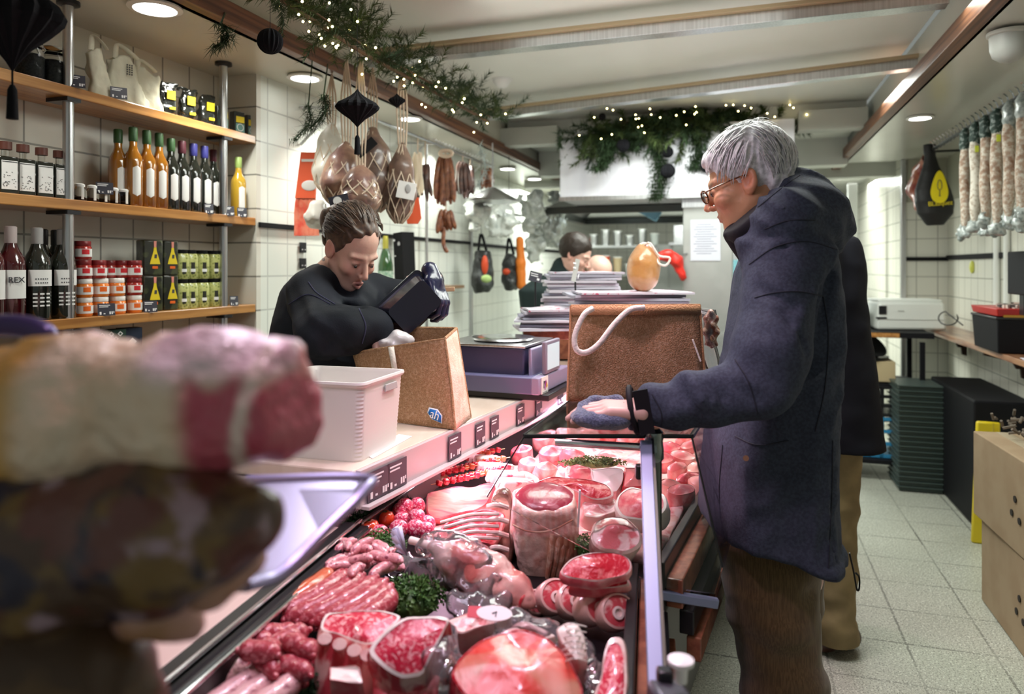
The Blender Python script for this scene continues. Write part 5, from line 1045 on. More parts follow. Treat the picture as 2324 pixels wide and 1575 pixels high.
# grey hair
M_grey = mat('grey_hair', (.56, .56, .56), .5, col2=(.78, .78, .78), scale=60, stretch=(2, 2, 2), sheen=.3)
def hair_cap(P):
    q = (P-hc)@Bm/sM; d = s_ell(q, (-.020, 0, .052), (.104, .085, .096)); d = smin(d, s_ell(q, (-.075, 0, -.01), (.035, .062, .055)), .03); d = smin(d, s_ell(q, (.055, 0, .082), (.045, .055, .026)), .03)
    line = q[:, 0]*.75-(q[:, 2]-.035)*.9-.012; d = smax(d, line-.028, .01); ear = s_ell(np.c_[q[:, 0], np.abs(q[:, 1]), q[:, 2]], (-.006, .085, -.008), (.026, .02, .036)); d = smax(d, -ear, .006)
    d = smax(d, -q[:, 2]-.055, .01); st = np.sin(q[:, 0]*260+q[:, 2]*120+8*vnoise(q, 14, 2)); return d*sM+.0022*st+.004*vnoise(q, 30, 4)
hm_ = join((0, sdf(hair_cap, hc-.17, hc+.18, .004)))
reg = lambda q, rg: (q[0]*.75-(q[2]*.09+.01)*9*.9 < .25+rg.uniform(-.05, .05)) and not (abs(q[1]) > .75 and q[2] < -.1 and q[0] > -.4)
hair_strands(hm_, hc, Bm, sM, 620, lambda q, rg: q[2] > -.45 and (q[0] < .35+.9*max(0, q[2])) and not (abs(q[1]) > .7 and q[2] < 0 and -.35 < q[0]), lambda q: V3(.55-.9*(q[0] < -.2), .35*np.sign(q[1]), -.55 if q[2] < .5 else .05)+V3(0, 0, -.3), .065, 3, r=.0022, shell=(.107, .088, .098), cen=(-.020, 0, .052))
hair_strands(hm_, hc, Bm, sM, 60, lambda q, rg: q[2] > .8, lambda q: V3(-.4, .2*q[1], .9), .05, 8, r=.0014, lift=.03, shell=(.107, .088, .098), cen=(-.020, 0, .052))
obj('hair', hm_, M_grey, man, smooth=80)
M_tort = mat('tortoise_frame', (.30, .11, .03), .25, col2=(.05, .02, .01), scale=140, coat=.8)
def HL(p, c=hc, B=Bm, s=sM): return np.asarray(p, float)@B.T*s+c
m = MB()
for sgn in (1, -1):
    m.tube([HL((.108+.004*math.cos(q), sgn*(.033+.021*math.cos(q)), -.004+.017*math.sin(q))) for q in np.linspace(0, 2*PI, 25)[:-1]], .0022, 6, closed=True)
    m.tube([HL(p) for p in ((.106, sgn*.054, .004), (.070, sgn*.068, .008), (.02, sgn*.079, .012), (-.012, sgn*.084, .012))], .0020, 6)
m.tube([HL(p) for p in ((.110, .012, 0), (.116, 0, .003), (.110, -.012, 0))], .0018, 6); gl = obj('glasses', m, M_tort, man)
m = MB()
for sgn in (1, -1): m.lathe([(.0001, 0), (.020, 0), (.020, .001), (.0001, .001)], c=HL((.109, sgn*.033, -.004)), ax=Bm[:, 0], n=20)
o_ = obj('lens', m, M_glass, gl, world=False)
v_ = np.concatenate(m.v)-np.array(man.location); o_.data.vertices.foreach_set('co', v_.astype(np.float32).ravel())
for sgn in (1, -1): obj('eye', MB().ball(HL((.0865, sgn*.031, -.002)), .0065, 10, 8), mat('eye_dark', (.03, .02, .015), .15, coat=1), man)
# his felt hat or cap lying on the glass
hat = thing('wool_cap', 'dark blue grey wool cap on the counter glass under the older customer hand', 'cap', W(1370, 975, 1.5))
def capf(P):
    c = W(1372, 946, 1.5); d = s_ell(P, c, (.072, .055, .024)); d = smax(d, -s_ell(P, c+V3(.012, -.002, .018), (.052, .036, .018)), .008); d = smin(d, s_chain(P, [W(1318, 918, 1.52), W(1350, 912, 1.54), W(1400, 912, 1.55), W(1430, 925, 1.54)], [.006, .012, .012, .006], .01), .012)
    return smax(d+.0025*fbm(P, 60, 3), 1.1055-P[:, 2], .003)
obj('knit', sdf(capf, W(1372, 946, 1.5)-V3(.09, .09, .045), W(1372, 946, 1.5)+V3(.1, .1, .06), .0035), mat('blue_wool', (.055, .07, .13), .95, col2=(.12, .14, .24), scale=220, lo=.45, hi=.6, sheen=.6, bump=.6, bscale=350), hat, smooth=80)
# ---------------------------------------------------------------- the saleswoman
wom = thing('person', 'brown haired woman in a black shirt packing a jute bag behind the counter', 'person', W(760, 1700, 2.2)*V3(1, 1, 0))
Bw = basis((.60, -.56, -.56)); wc = W(797, 568, 2.15); sW = .90; KW = (1, .94, 1.0)
hw_ = head_mb(wc, Bw, sW, mouth=.008, female=True, neck=(-.075, 0, -.15), K=KW)
gl_b = np.stack((nrm((.35, -.25, -.85)), nrm((-.75, -.55, -.2)), nrm((.6, -.45, .55))), 1)
x_ = nrm((.35, -.30, -.88)); z_ = nrm(np.array((.75, -.35, .42))-x_*np.dot(x_, (.75, -.35, .42))); gl_b = np.stack((x_, np.cross(z_, x_), z_), 1)
lh = hand_mb(W(982, 632, 2.13), gl_b, curl=(.55, .75, .5), s=.92, side=1)
x2 = nrm((.75, -.1, -.62)); z2 = nrm(np.array((.4, -.5, .7))-x2*np.dot(x2, (.4, -.5, .7))); rb = np.stack((x2, np.cross(z2, x2), z2), 1)
rh = hand_mb(W(858, 752, 2.02), rb, curl=(.3, .4, .3), s=.9, side=-1)
core = sdf(lambda P: smin(s_chain(P, [W(770, 630, 2.2), W(720, 720, 2.25), W(720, 900, 2.25)], [.05, .11, .12], .05), s_cone(P, W(940, 640, 2.2), W(985, 632, 2.15), .03, .028), .01), (W(600, 0, 2.2)[0], 1.95, .95), (W(1010, 0, 2.2)[0], 2.5, 1.5), .018)
o_ = obj('body', join((0, hw_), (2, lh), (1, rh), (1, core)), [skin_m, mat('woman_hand', (.66, .40, .33), .45, sub=.1), mat('navy_glove', (.012, .014, .05), .28, coat=.5, bump=.2, bscale=60)], wom, smooth=80)
paint(o_, skin_paint(wc, Bw, sW, V3(.70, .43, .34), V3(.74, .28, .22), V3(.52, .22, .19), K=KW))
M_jack = mat('black_shirt', (.010, .012, .016), .72, col2=(.016, .018, .026), scale=5, bump=.1, bscale=300)
ysw = [598, 620, 660, 720, 780, 830, 900, 1100]; l2 = [705, 668, 642, 628, 618, 614, 612, 612]; r2_ = [790, 830, 868, 885, 880, 870, 860, 860]
DW = 2.25; zw = [W(0, y, DW)[2] for y in ysw][::-1]; cw = [(W(a, 0, DW)[0]+W(b, 0, DW)[0])/2 for a, b in zip(l2, r2_)][::-1]; aw = [(b-a)/2*DW/F for a, b in zip(l2, r2_)][::-1]
crw = [(W(690, 690, 2.0), W(780, 720, 2.0)), (W(700, 740, 2.0), W(740, 800, 2.0)), (W(650, 700, 2.05), W(640, 790, 2.05)), (W(760, 760, 1.95), W(800, 800, 1.95)), (W(930, 650, 2.2), W(920, 690, 2.2)), (W(890, 660, 2.2), W(880, 690, 2.2)), (W(740, 700, 1.98), W(820, 700, 1.98))]
crw2 = [(W(660, 660, 2.06), W(760, 690, 2.0)), (W(720, 700, 1.98), W(700, 770, 1.98)), (W(770, 700, 1.95), W(800, 760, 1.93)), (W(640, 740, 2.08), W(700, 800, 2.0)), (W(880, 655, 2.22), W(900, 705, 2.22)), (W(640, 700, 2.1), W(690, 650, 2.05)), (W(745, 720, 1.93), W(745, 790, 1.92))]
WR = rot(.3, .6, .2)
def shirt(P):
    t = s_slices(P, zw, cw, [DW]*8, aw, [.05, .12, .15, .16, .16, .16, .16, .16][::-1], 2.4)
    ra = s_chain(P, [W(700, 668, 2.10), W(735, 755, 1.98), W(790, 748, 1.98), W(848, 742, 2.02)], [.070, .068, .060, .046], .03)
    la = s_chain(P, [W(850, 668, 2.30), W(910, 680, 2.30), W(960, 652, 2.22), W(975, 638, 2.18)], [.07, .058, .046, .040], .03)
    cuff = s_cone(P, W(826, 738, 2.0), W(850, 742, 2.02), .052, .051)
    d = smin(smin(t, ra, .02), la, .03); d = smin(d, cuff, .004); col = s_chain(P, [W(728, 622, 2.14), W(765, 668, 2.10), W(815, 690, 2.12)], [.022, .024, .02], .01); d = smin(d, col, .02)
    d = smax(d, -s_cone(P, W(790, 640, 2.10), W(800, 590, 2.10), .045, .07), .008)
    wq = P@WR; return d+.007*fbm(P, 8, 12)+.010*np.abs(vnoise(wq*V3(7, 7, 24), 1, 3))+.008*np.abs(vnoise(wq*V3(13, 8, 9), 1, 6))-.006+folds(P, crw[3:], .012, .012)+folds(P, crw2[1:], .007, .008)
shm = relax(sdf(shirt, (W(600, 0, 2.25)[0]-.03, 1.84, .80), (W(1000, 0, 2.2)[0]+.02, 2.52, 1.49), .0075), 1); obj('shirt', shm, M_jack, wom, smooth=80)
bvh = BVHTree.FromPolygons([tuple(v) for v in np.concatenate(shm.v).tolist()], shm.f)
for pts in (((700, 640), (720, 665), (760, 690)), ((655, 690), (700, 668), (750, 690)), ((815, 700), (830, 740), (822, 780))):
    sm_ = MB(); seam(sm_, pts, .0018)
    if sm_.v: obj('seam_stitching', sm_, mat('navy_seam', (.03, .03, .07), .8), wom)
M_bhair = mat('brown_hair', (.042, .019, .010), .45, col2=(.10, .050, .024), scale=70, lo=.4, hi=.65, sheen=.2)
def whair(P):
    q = (P-wc)@Bw/sW/np.array(KW); d = s_ell(q, (-.020, 0, .050), (.106, .084, .092)); line = q[:, 0]-.040-.30*(q[:, 2]-.02); d = smax(d, line, .010)
    ear = s_ell(np.c_[q[:, 0], np.abs(q[:, 1]), q[:, 2]], (-.004, .088, -.016), (.03, .02, .040)); d = smax(d, -ear, .006); d = smax(d, -q[:, 2]+1.2*np.maximum(q[:, 0], -.045)-.014, .01)
    bun = s_ell(q, (-.122, -.02, .035), (.042, .042, .055)); bun = smin(bun, s_ell(q, (-.105, -.01, -.02), (.026, .035, .04)), .02); d = smin(d, bun, .02)
    st = np.sin(q[:, 1]*240+q[:, 2]*60+7*vnoise(q, 12, 5)); return d*sW+.0025*st+.004*vnoise(q, 25, 4)
hm_ = join((0, sdf(whair, wc-.19, wc+.19, .004)))
hair_strands(hm_, wc, Bw, sW, 420, lambda q, rg: q[2] > -.2+1.0*max(q[0], -.3) and (q[0] < .38+.28*max(0, q[2])), lambda q: V3(-1, -.1*np.sign(q[1]), -.2), .07, 5, r=.0019, shell=(.108, .086, .096), cen=(-.020, 0, .055))
hair_strands(hm_, wc, Bw, sW, 90, lambda q, rg: q[0] < -.85, lambda q: V3(-.5, .5*q[1]+.3*math.sin(q[2]*30), -.3+math.sin(q[1]*40)*.8), .06, 6, r=.0012, lift=.05, shell=(.135, .075, .08), cen=(-.02, 0, .015))
obj('hair', hm_, M_bhair, wom, smooth=80)
for sgn in (1, -1): obj('eye', MB().ball(HL((.0868, sgn*.031, -.005), wc, Bw, sW), .0055, 10, 8), MATS['eye_dark'], wom)
obj('earring', MB().ball(HL((-.012, -.082, -.045), wc, Bw, sW), .005, 10, 8), mat('pearl', (.85, .80, .70), .2, coat=1), wom)
obj('mouth', MB().ball(HL((.092, 0, -.070), wc, Bw, sW), (.007, .012, .005), 12, 8, rm=Bw), mat('mouth_inside', (.12, .02, .02), .5), wom)
# black tray held over the bag
tr = thing('plastic_tray', 'glossy black deep plastic tray tipped over the jute bag by a gloved hand', 'tray', W(935, 740, 2.13))
ex = nrm(W(985, 655, 2.10)-W(905, 640, 2.0)*0-W(900, 735, 2.06)*1.0); zt = nrm(np.array((.62, -.55, .35))-ex*np.dot(ex, (.62, -.55, .35))); yt = np.cross(zt, ex); Bt = np.stack((ex, yt, zt), 1); tcn = W(936, 695, 2.08)
def rrect(a, b, r, n=5):
    P = []
    for (sx, sy, a0) in ((1, 1, 0), (-1, 1, PI/2), (-1, -1, PI), (1, -1, 3*PI/2)):
        for k in range(n): q = a0+k/(n-1)*PI/2; P.append((sx*(a-r)+r*math.cos(q), sy*(b-r)+r*math.sin(q)))
    return P
m = MB(); lv = [(.072, .048, .035, .014), (.088, .062, -.035, .016), (.097, .070, -.035, .018), (.097, .070, -.039, .018), (.086, .060, -.037, .015), (.070, .046, .031, .013)]
V = []; 
for (a, b, z, r) in lv: V += [(x, y, z) for x, y in rrect(a*.95, b*.95, r)]
n_ = 20; f = [(i*n_+j, i*n_+(j+1) % n_, (i+1)*n_+(j+1) % n_, (i+1)*n_+j) for i in range(5) for j in range(n_)]+[tuple(range(n_))[::-1], tuple(5*n_+j for j in range(n_))]
m.add(np.array(V)@Bt.T+tcn, f); obj('tray_shell', m, mat('glossy_navy_plastic', (.010, .010, .022), .18, coat=.5), tr, smooth=35)
mt_ = sdf(lambda P: smin(s_chain(P, [W(700, 830, 2.25), W(700, 1150, 2.28), W(700, 1500, 2.30), V3(W(700, 0, 2.3)[0], 2.3, .02)], [.13, .09, .07, .06], .03), s_chain(P, [W(770, 830, 2.25), W(775, 1150, 2.28), W(778, 1500, 2.30), V3(W(778, 0, 2.3)[0], 2.3, .02)], [.13, .09, .07, .06], .03), .02), (W(620, 0, 2.3)[0]-.1, 2.05, -.0), (W(860, 0, 2.3)[0]+.1, 2.5, 1.2), .02); obj('trousers', mt_, M_jack, wom, smooth=80)
for par in (wom, tr):                                   # she stands a little farther back behind the counter
    cl_ = Vector((0, 0, CH))-par.location; T_ = Matrix.Translation(cl_) @ Matrix.Scale(1.10, 4) @ Matrix.Translation(-cl_)
    for ch in par.children: ch.data.transform(T_)
for ch in wom.children:
    if ch.name.startswith('trousers'):
        for v__ in ch.data.vertices: v__.co.z = max(v__.co.z, .005)
# ---------------------------------------------------------------- customer behind the older man
w2 = thing('person', 'person in a long black coat and beige trousers, mostly hidden behind the older man', 'person', W(1885, 1450, 2.8)*V3(1, 1, 0))
D2 = 2.8; B2 = basis((-1, .2, -.1)); c2 = W(1846, 515, D2)
yb = [520, 545, 600, 700, 800, 900, 960, 1005]; la_ = [1840, 1810, 1790, 1785, 1790, 1800, 1805, 1810]; ra_ = [1900, 1930, 1940, 1952, 1962, 1974, 1982, 1988]
z2_ = [W(0, y, D2)[2] for y in yb][::-1]; c2x = [(W(a, 0, D2)[0]+W(b, 0, D2)[0])/2 for a, b in zip(la_, ra_)][::-1]; a2 = [(b-a)/2*D2/F for a, b in zip(la_, ra_)][::-1]
obj('body', join((0, head_mb(c2, B2, .95, h=.006)), (0, sdf(lambda P: s_chain(P, [W(1875, 540, D2), W(1880, 900, D2)], [.06, .10], .05), (c2[0]-.2, 2.6, .8), (c2[0]+.25, 3.0, 1.6), .03))), mat('plain_skin', (.62, .38, .30), .5), w2, smooth=80)
obj('coat', sdf(lambda P: smin(s_slices(P, z2_, c2x, [D2]*8, a2, [.08, .18, .21, .20, .20, .21, .21, .21][::-1], 2.4), s_chain(P, [W(1860, 580, D2-.18), W(1850, 760, D2-.2)], [.07, .06]), .03)+.006*fbm(P, 8, 3), (c2x[0]-.28, 2.5, z2_[0]-.02), (c2x[0]+.25, 3.1, z2_[-1]+.03), .012), mat('black_coat', (.008, .008, .012), .8), w2, smooth=80)
obj('hair', sdf(lambda P: smax(s_ell((P-c2)@B2, (-.02, 0, .05), (.11, .09, .10)), ((P-c2)@B2)[:, 0]*.8-((P-c2)@B2)[:, 2]*.8-.02, .01)+.003*vnoise(P, 60, 2), c2-.18, c2+.18, .008), mat('blond_hair', (.45, .33, .20), .5), w2, smooth=80)
l2_ = [[W(1885, 1000, 2.78), W(1885, 1150, 2.78), W(1886, 1300, 2.76), W(1888, 1400, 2.74), W(1895, 1445, 2.74)], [W(1870, 1000, 2.9), W(1868, 1150, 2.92), W(1862, 1300, 2.94), W(1862, 1370, 2.95), W(1862, 1385, 2.95)]]
obj('trousers', sdf(lambda P: legs(P, l2_, 0), (l2_[0][0][0]-.22, 2.6, .04), (l2_[0][0][0]+.22, 3.1, .85), .012), mat('beige_trousers', (.26, .19, .09), .8, col2=(.20, .145, .07), scale=9), w2, smooth=80)
shoe(V3(*(W(1885, 1460, 2.76)[:2]), 0), (-1, -.1, 0), .27, w2); shoe(V3(*(W(1862, 1440, 2.93)[:2]), 0), (-1, -.1, 0), .27, w2, M_black)
# ---------------------------------------------------------------- two men at work in the back
def back_person(lab, px, py, d, f, hair, bald, jacket, slope=0):
    c = W(px, py, d); B = basis(f); t = thing('person', lab, 'person', c*V3(1, 1, 0)); dn = V3(-.10*f[0]*-1*0, 0, 0)
    sh0 = c+V3(-.10, .05, -.25)
    o = obj('body', join((0, head_mb(c, B, .95, h=.006)), (0, sdf(lambda P: s_chain(P, [sh0+V3(0, 0, .05), sh0+V3(-.02, 0, -.6)], [.06, .12], .05), sh0+V3(-.2, -.2, -.8), sh0+V3(.2, .2, .2), .03))), skin_m, t, smooth=80)
    paint(o, skin_paint(c, B, .95, V3(.68, .42, .34), V3(.72, .3, .25), V3(.5, .2, .18)))
    obj('jacket', sdf(lambda P: smin(s_slices(P, [.0, .7, 1.1, 1.3, c[2]-.17, c[2]-.12], [sh0[0]-.03]*6, [sh0[1]]*6, [.16, .17, .20, .22, .16, .08], [.14, .14, .15, .15, .12, .07], 2.4), smin(s_cone(P, c+B@V3(-.045, 0, -.10), sh0, .066, .14), s_chain(P, [sh0+V3(.1, -.12, -.05), sh0+V3(.18, -.15, -.3), sh0+V3(.4, -.1, -.35)], [.07, .06, .045]), .03), .03)+.006*fbm(P, 9, 2), (sh0[0]-.35, sh0[1]-.35, 0), (sh0[0]+.5, sh0[1]+.3, c[2]), .02), jacket, t, smooth=80)
    if hair is not None: obj('hair', sdf(lambda P: smax(s_ell((P-c)@B/.95, (-.024, 0, .045), (.112, .092, .105)), ((P-c)@B)[:, 0]*.8-((P-c)@B)[:, 2]*.8-.01, .01)+.003*vnoise(P, 60, 2), c-.18, c+.18, .007), hair, t, smooth=80)
    return t
back_person('dark-haired man in a dark jacket bending over behind the stacked papers', 1306, 580, 4.5, (.85, -.30, -.45), mat('black_hair', (.02, .012, .008), .5), False, mat('dark_green_jacket', (.022, .035, .035), .8))
back_person('bald man bending low behind the paper stack, beside the dark-haired man', 1356, 622, 4.95, (.75, -.5, -.55), None, True, mat('white_jacket', (.7, .7, .68), .8))
# ================================================================ ON THE COUNTER
M_bask = mat('cream_basket', (.76, .73, .68), .5); 
def rloop(cx, cy, a, b, r, rz, z, n=6, k=1.0):
    return [tuple(rotz(rz)@V3(x, y, 0)+V3(cx, cy, z)) for x, y in rrect(a*k, b*k, r, n)]
bc = W(790, 1010, 1.84); bk = thing('storage_basket', 'cream plastic basket with woven relief and handle slot, standing on the counter', 'basket', (bc[0]-.02, 1.80, 1.0), -R(16))
m = MB(); V = []; L_ = []
H = .185
for i in range(38):
    z = H*.93*i/37; a = .118+.012*z/H+(.0009 if i % 2 else 0); b = .105+.010*z/H+(.0009 if i % 2 else 0); L_.append((a, b, z))
L_ += [(.134, .119, H*.945), (.136, .121, H*.97), (.135, .120, H), (.130, .115, H), (.126, .111, H*.95), (.114, .101, .006)]
for (a, b, z) in L_: V += [(x, y, z) for x, y in rrect(a, b, .022, 7)]
n_ = 28; m.add(V, [(i*n_+j, i*n_+(j+1) % n_, (i+1)*n_+(j+1) % n_, (i+1)*n_+j) for i in range(len(L_)-1) for j in range(n_)]+[tuple(range(n_))[::-1], tuple((len(L_)-1)*n_+j for j in range(n_))])
obj('basket_shell', m, M_bask, bk, world=False, smooth=25)
obj('handle_slot', MB().box((.1335, .03, .155), (.004, .07, .018), taper=.9), mat('slot_grey', (.42, .42, .40), .7), bk, world=False, bevel=.004)
obj('handle_slot', MB().box((-.1335, .03, .155), (.004, .07, .018), taper=.9), MATS['slot_grey'], bk, world=False, bevel=.004)
pp = thing('paper_sheet', 'white sheet of paper under the front corner of the cream basket', 'paper', W(905, 1005, 1.86)*V3(1, 1, 0)+V3(0, 0, 1.001))
obj('sheet', MB().prism([P2(WZ(x, y, 1.002)) for x, y in ((845, 1040), (935, 990), (905, 985), (830, 1030))], 1.0005, 1.002), mat('paper_white2', (.85, .84, .84), .5), pp, smooth=False)
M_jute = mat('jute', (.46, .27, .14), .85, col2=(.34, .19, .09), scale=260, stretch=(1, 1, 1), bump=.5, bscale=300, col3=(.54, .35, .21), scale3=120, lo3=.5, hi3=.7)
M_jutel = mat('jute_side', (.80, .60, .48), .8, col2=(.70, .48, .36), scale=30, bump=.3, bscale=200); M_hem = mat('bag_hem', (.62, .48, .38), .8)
M_rope = mat('cream_rope', (.82, .74, .66), .7, bump=.3, bscale=150)
def bag_sheet(m, quad, amp=.006, seed=0, nu=16, nv=16):
    a, b, c, d = [np.asarray(q, float) for q in quad]
    def fn(u, v):
        p = (a*(1-u)+b*u)*(1-v)+(d*(1-u)+c*u)*v; w = math.sin(PI*u)*math.sin(PI*v)**.6; return p+nrm(np.cross(b-a, d-a))*(amp*w*(1+1.5*vnoise(p[None], 12, seed)[0])+amp*.5*vnoise(p[None], 20, seed+3)[0]*w)
    return m.grid(fn, nu, nv)
# filled bag
jb = thing('jute_bag', 'open brown jute shopping bag with pale side and small blue badge, being packed', 'shopping bag', V3(-.21, 2.08, 1.0))
b0, b1, b2, b3 = WZ(858, 960, 1.002), WZ(1033, 975, 1.002), WZ(1068, 948, 1.002), WZ(905, 918, 1.002)
t0, t1, t2, t3 = W(800, 800, 2.18), W(1010, 768, 2.06), W(1036, 745, 2.20), W(850, 742, 2.34)
b0 = b0+V3(-.03, .05, 0)
m = MB(); bag_sheet(m, (b0, b1, t1, t0), -.008, 1); obj('front_panel', m, M_jute, jb, solid=.003)
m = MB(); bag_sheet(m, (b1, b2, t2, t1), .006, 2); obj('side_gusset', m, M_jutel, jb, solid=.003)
m = MB(); bag_sheet(m, (b2, b3, t3, t2), .004, 3); bag_sheet(m, (b3, b0, t0, t3), .004, 4); obj('back_panel', m, M_jute, jb, solid=.003)
obj('edge_piping', MB().tube(spline([b1, b1*.5+t1*.5+V3(.003, -.003, 0), t1], 10), .0035, 6).tube([t1, t2], .004, 6).tube([b2, t2], .004, 6).tube([t0, t1], .003, 6).tube([t2, t3], .004, 6), M_jute, jb)
u_ = lambda k, z, e=.004: (b0*(1-k)+b1*k)*(1-z)+(t0*(1-k)+t1*k)*z+V3(.001, -e, 0)
obj('strap', MB().add([u_(.40, 1.0, .006), u_(.46, 1.0, .006), u_(.455, .62, .014), u_(.40, .62, .014)], [(0, 1, 2, 3)]), M_rope, jb, solid=.003)
bp = lambda x, z: u_(.80+x, .12+z, .012)
m = MB().add([bp(-.09, .055), bp(-.06, .115), bp(.03, .10), bp(.075, .03), bp(.06, -.06), bp(-.05, -.02)], [(0, 1, 2, 3, 4, 5)]); obj('badge', m, mat('badge_white', (.8, .85, .9), .5), jb, solid=.002)
bp2 = lambda x, z: u_(.80+x*.85-.001, .12+.01+(z-.01)*.85, .0145)
m = MB().add([bp2(-.09, .055), bp2(-.06, .115), bp2(.03, .10), bp2(.075, .03), bp2(.06, -.06), bp2(-.05, -.02)], [(0, 1, 2, 3, 4, 5)]); obj('badge_field', m, mat('badge_blue', (.02, .16, .50), .4), jb, solid=.002)
ctr = bp2(0, .035); xa = nrm(b1-b0); ya = nrm(t1-b1); rm_ = Matrix(np.stack((xa, ya, np.cross(xa, ya)), 1).tolist())
text('ah', .034, M_wtext, jb, Vector(ctr+np.cross(xa, ya)*.003), rm_ @ Euler((0, 0, -.25)).to_matrix(), name='lettering', ext=.0008)
cl = thing('plastic_bag', 'crumpled clear plastic bag sticking out of the open jute bag', 'plastic bag', V3(-.20, 2.2, 1.02))
obj('film', sdf(lambda P: s_chain(P, [W(850, 775, 2.2), W(900, 780, 2.2), W(930, 775, 2.22)], [.025, .032, .02], .02)+.012*fbm(P, 28, 5), W(890, 780, 2.2)-.13, W(890, 780, 2.2)+.13, .007), mat('milky_film', (.72, .66, .68), .25, coat=.6), cl)
# standing closed bag of the customer
cb = thing('jute_bag', 'large closed jute shopping bag with thick cream rope handle, on the counter glass', 'shopping bag', V3(.30, 1.95, 1.106))
q0, q1 = W(1288, 913, 1.86), W(1602, 905, 1.92); q0[2] = q1[2] = 1.107; d_ = V3(.04, .13, 0); q2, q3 = q1+d_, q0+d_
s0, s1 = W(1296, 694, 1.88), W(1588, 692, 1.93); s2, s3 = s1+V3(.005, .05, 0), s0+V3(.005, .05, 0)
m = MB(); bag_sheet(m, (q0, q1, s1, s0), -.010, 6); obj('front_panel', m, M_jute, cb, solid=.003)
m = MB(); bag_sheet(m, (q1, q2, s2, s1), -.012, 7); bag_sheet(m, (q3, q0, s0, s3), -.012, 7); obj('side_gusset', m, M_jute, cb, solid=.003)
m = MB(); bag_sheet(m, (q2, q3, s3, s2), .006, 8); bag_sheet(m, (q0, q3, q2, q1), 0, 8); obj('back_panel', m, M_jute, cb, solid=.003)
k0 = lambda x, z, e=.006: (q0*(1-x)+q1*x)*(1-z)+(s0*(1-x)+s1*x)*z+V3(.0, -e, 0)
obj('hem', MB().add([k0(0, 1), k0(1, 1), k0(1, .90), k0(0, .90)], [(0, 1, 2, 3)]).tube([s0+V3(0, -.002, 0), s1+V3(0, -.002, 0)], .0032, 6).tube([q0, s0], .003, 6).tube([q1, s1], .003, 6), M_hem and mat('hem_jute', (.52, .27, .13), .8, bump=.4, bscale=260), cb, solid=.001)
obj('rope_handle', MB().tube(spline([W(1345, 700, 1.86), W(1325, 715, 1.845), W(1305, 760, 1.835), W(1308, 793, 1.83), W(1330, 800, 1.83), W(1360, 780, 1.83), W(1395, 735, 1.84), W(1430, 703, 1.85), W(1462, 698, 1.86)], 40), .0075, 10), M_rope, cb)
obj('side_strap', MB().bar(W(1572, 770, 1.905), W(1590, 820, 1.90), .012, .004), M_rope, cb)
# scale with screen
sc_ = thing('weighing_scale', 'dark blue-grey weighing scale with label and tilted screen behind the jute bag', 'scale', V3(.0, 2.6, 1.0), -R(21))
M_scale = mat('scale_navy', (.055, .055, .12), .35); M_scl = mat('scale_lilac', (.30, .27, .40), .35)
def L2W(x, y, z): return np.array(sc_.location)+rotz(-R(21))@V3(x, y, z)
sl = MB().slot(0).box((-.07, .04, .115), (.31, .30, .115), taper=1.01).slot(1).box((.106, .04, .115), (.012, .298, .115)); 
obj('upper_housing', sl, [M_scale, M_scl], sc_, world=False, bevel=.006)
obj('lower_housing', MB().slot(0).box((-.04, .02, .052), (.34, .34, .058)).slot(1).box((.14, .02, .052), (.03, .342, .058)), [mat('scale_blue', (.13, .13, .24), .35), M_scl], sc_, world=False, bevel=.005)
obj('base_plate', MB().box((.0, .02, .012), (.36, .30, .022)), M_black, sc_, world=False, bevel=.003)
obj('steel_rim', MB().box((-.07, .04, .177), (.325, .315, .010)), M_steel, sc_, world=False, bevel=.003)
obj('label', MB().box((.1565, -.10, .052), (.002, .068, .056)), mat('sticker', (.86, .85, .80), .4), sc_, world=False, smooth=False)
m = MB().slot(0).box((.158, -.105, .062), (.001, .020, .006)).box((.158, -.112, .054), (.001, .006, .024)).slot(1).box((.158, -.094, .058), (.001, .018, .012), rm=rot(.6, 0, 0)).box((.158, -.096, .048), (.001, .008, .026), rm=rot(-.5, 0, 0)).slot(2).box((.158, -.082, .050), (.001, .012, .018), rm=rot(.4, 0, 0)).slot(3).box((.158, -.1, .029), (.001, .045, .003))
obj('label_print', m, [M_ink, mat('print_purple', (.35, .05, .30), .5), mat('print_gold', (.72, .45, .05), .5), mat('print_grey', (.4, .4, .4), .5)], sc_, world=False, smooth=False, kind='stuff')
dp = thing('price_screen', 'upright screen with pale display right of the scale under the wooden tray', 'screen', L2W(.15, -.03, .085), -R(21))
obj('bezel', MB().box((.0, .02, .055), (.016, .16, .11)), mat('bezel_grey', (.22, .20, .26), .4), dp, world=False, bevel=.004)
obj('display', MB().box((.0085, .02, .055), (.002, .13, .085)), mat('lit_display', (.42, .50, .52), .3, emit=.35, ecol=(.6, .75, .8)), dp, world=False, smooth=False)
ms = thing('scale_pan', 'clear dome and steel weighing pan on top of the scale', 'weighing pan', L2W(-.05, .04, .182), -R(21)); obj('pan', MB().lathe([(.06, 0), (.11, .004), (.115, .012), (.11, .012), (.05, .006)], n=28, c=(0, 0, 0)), M_chrome, ms, world=False)
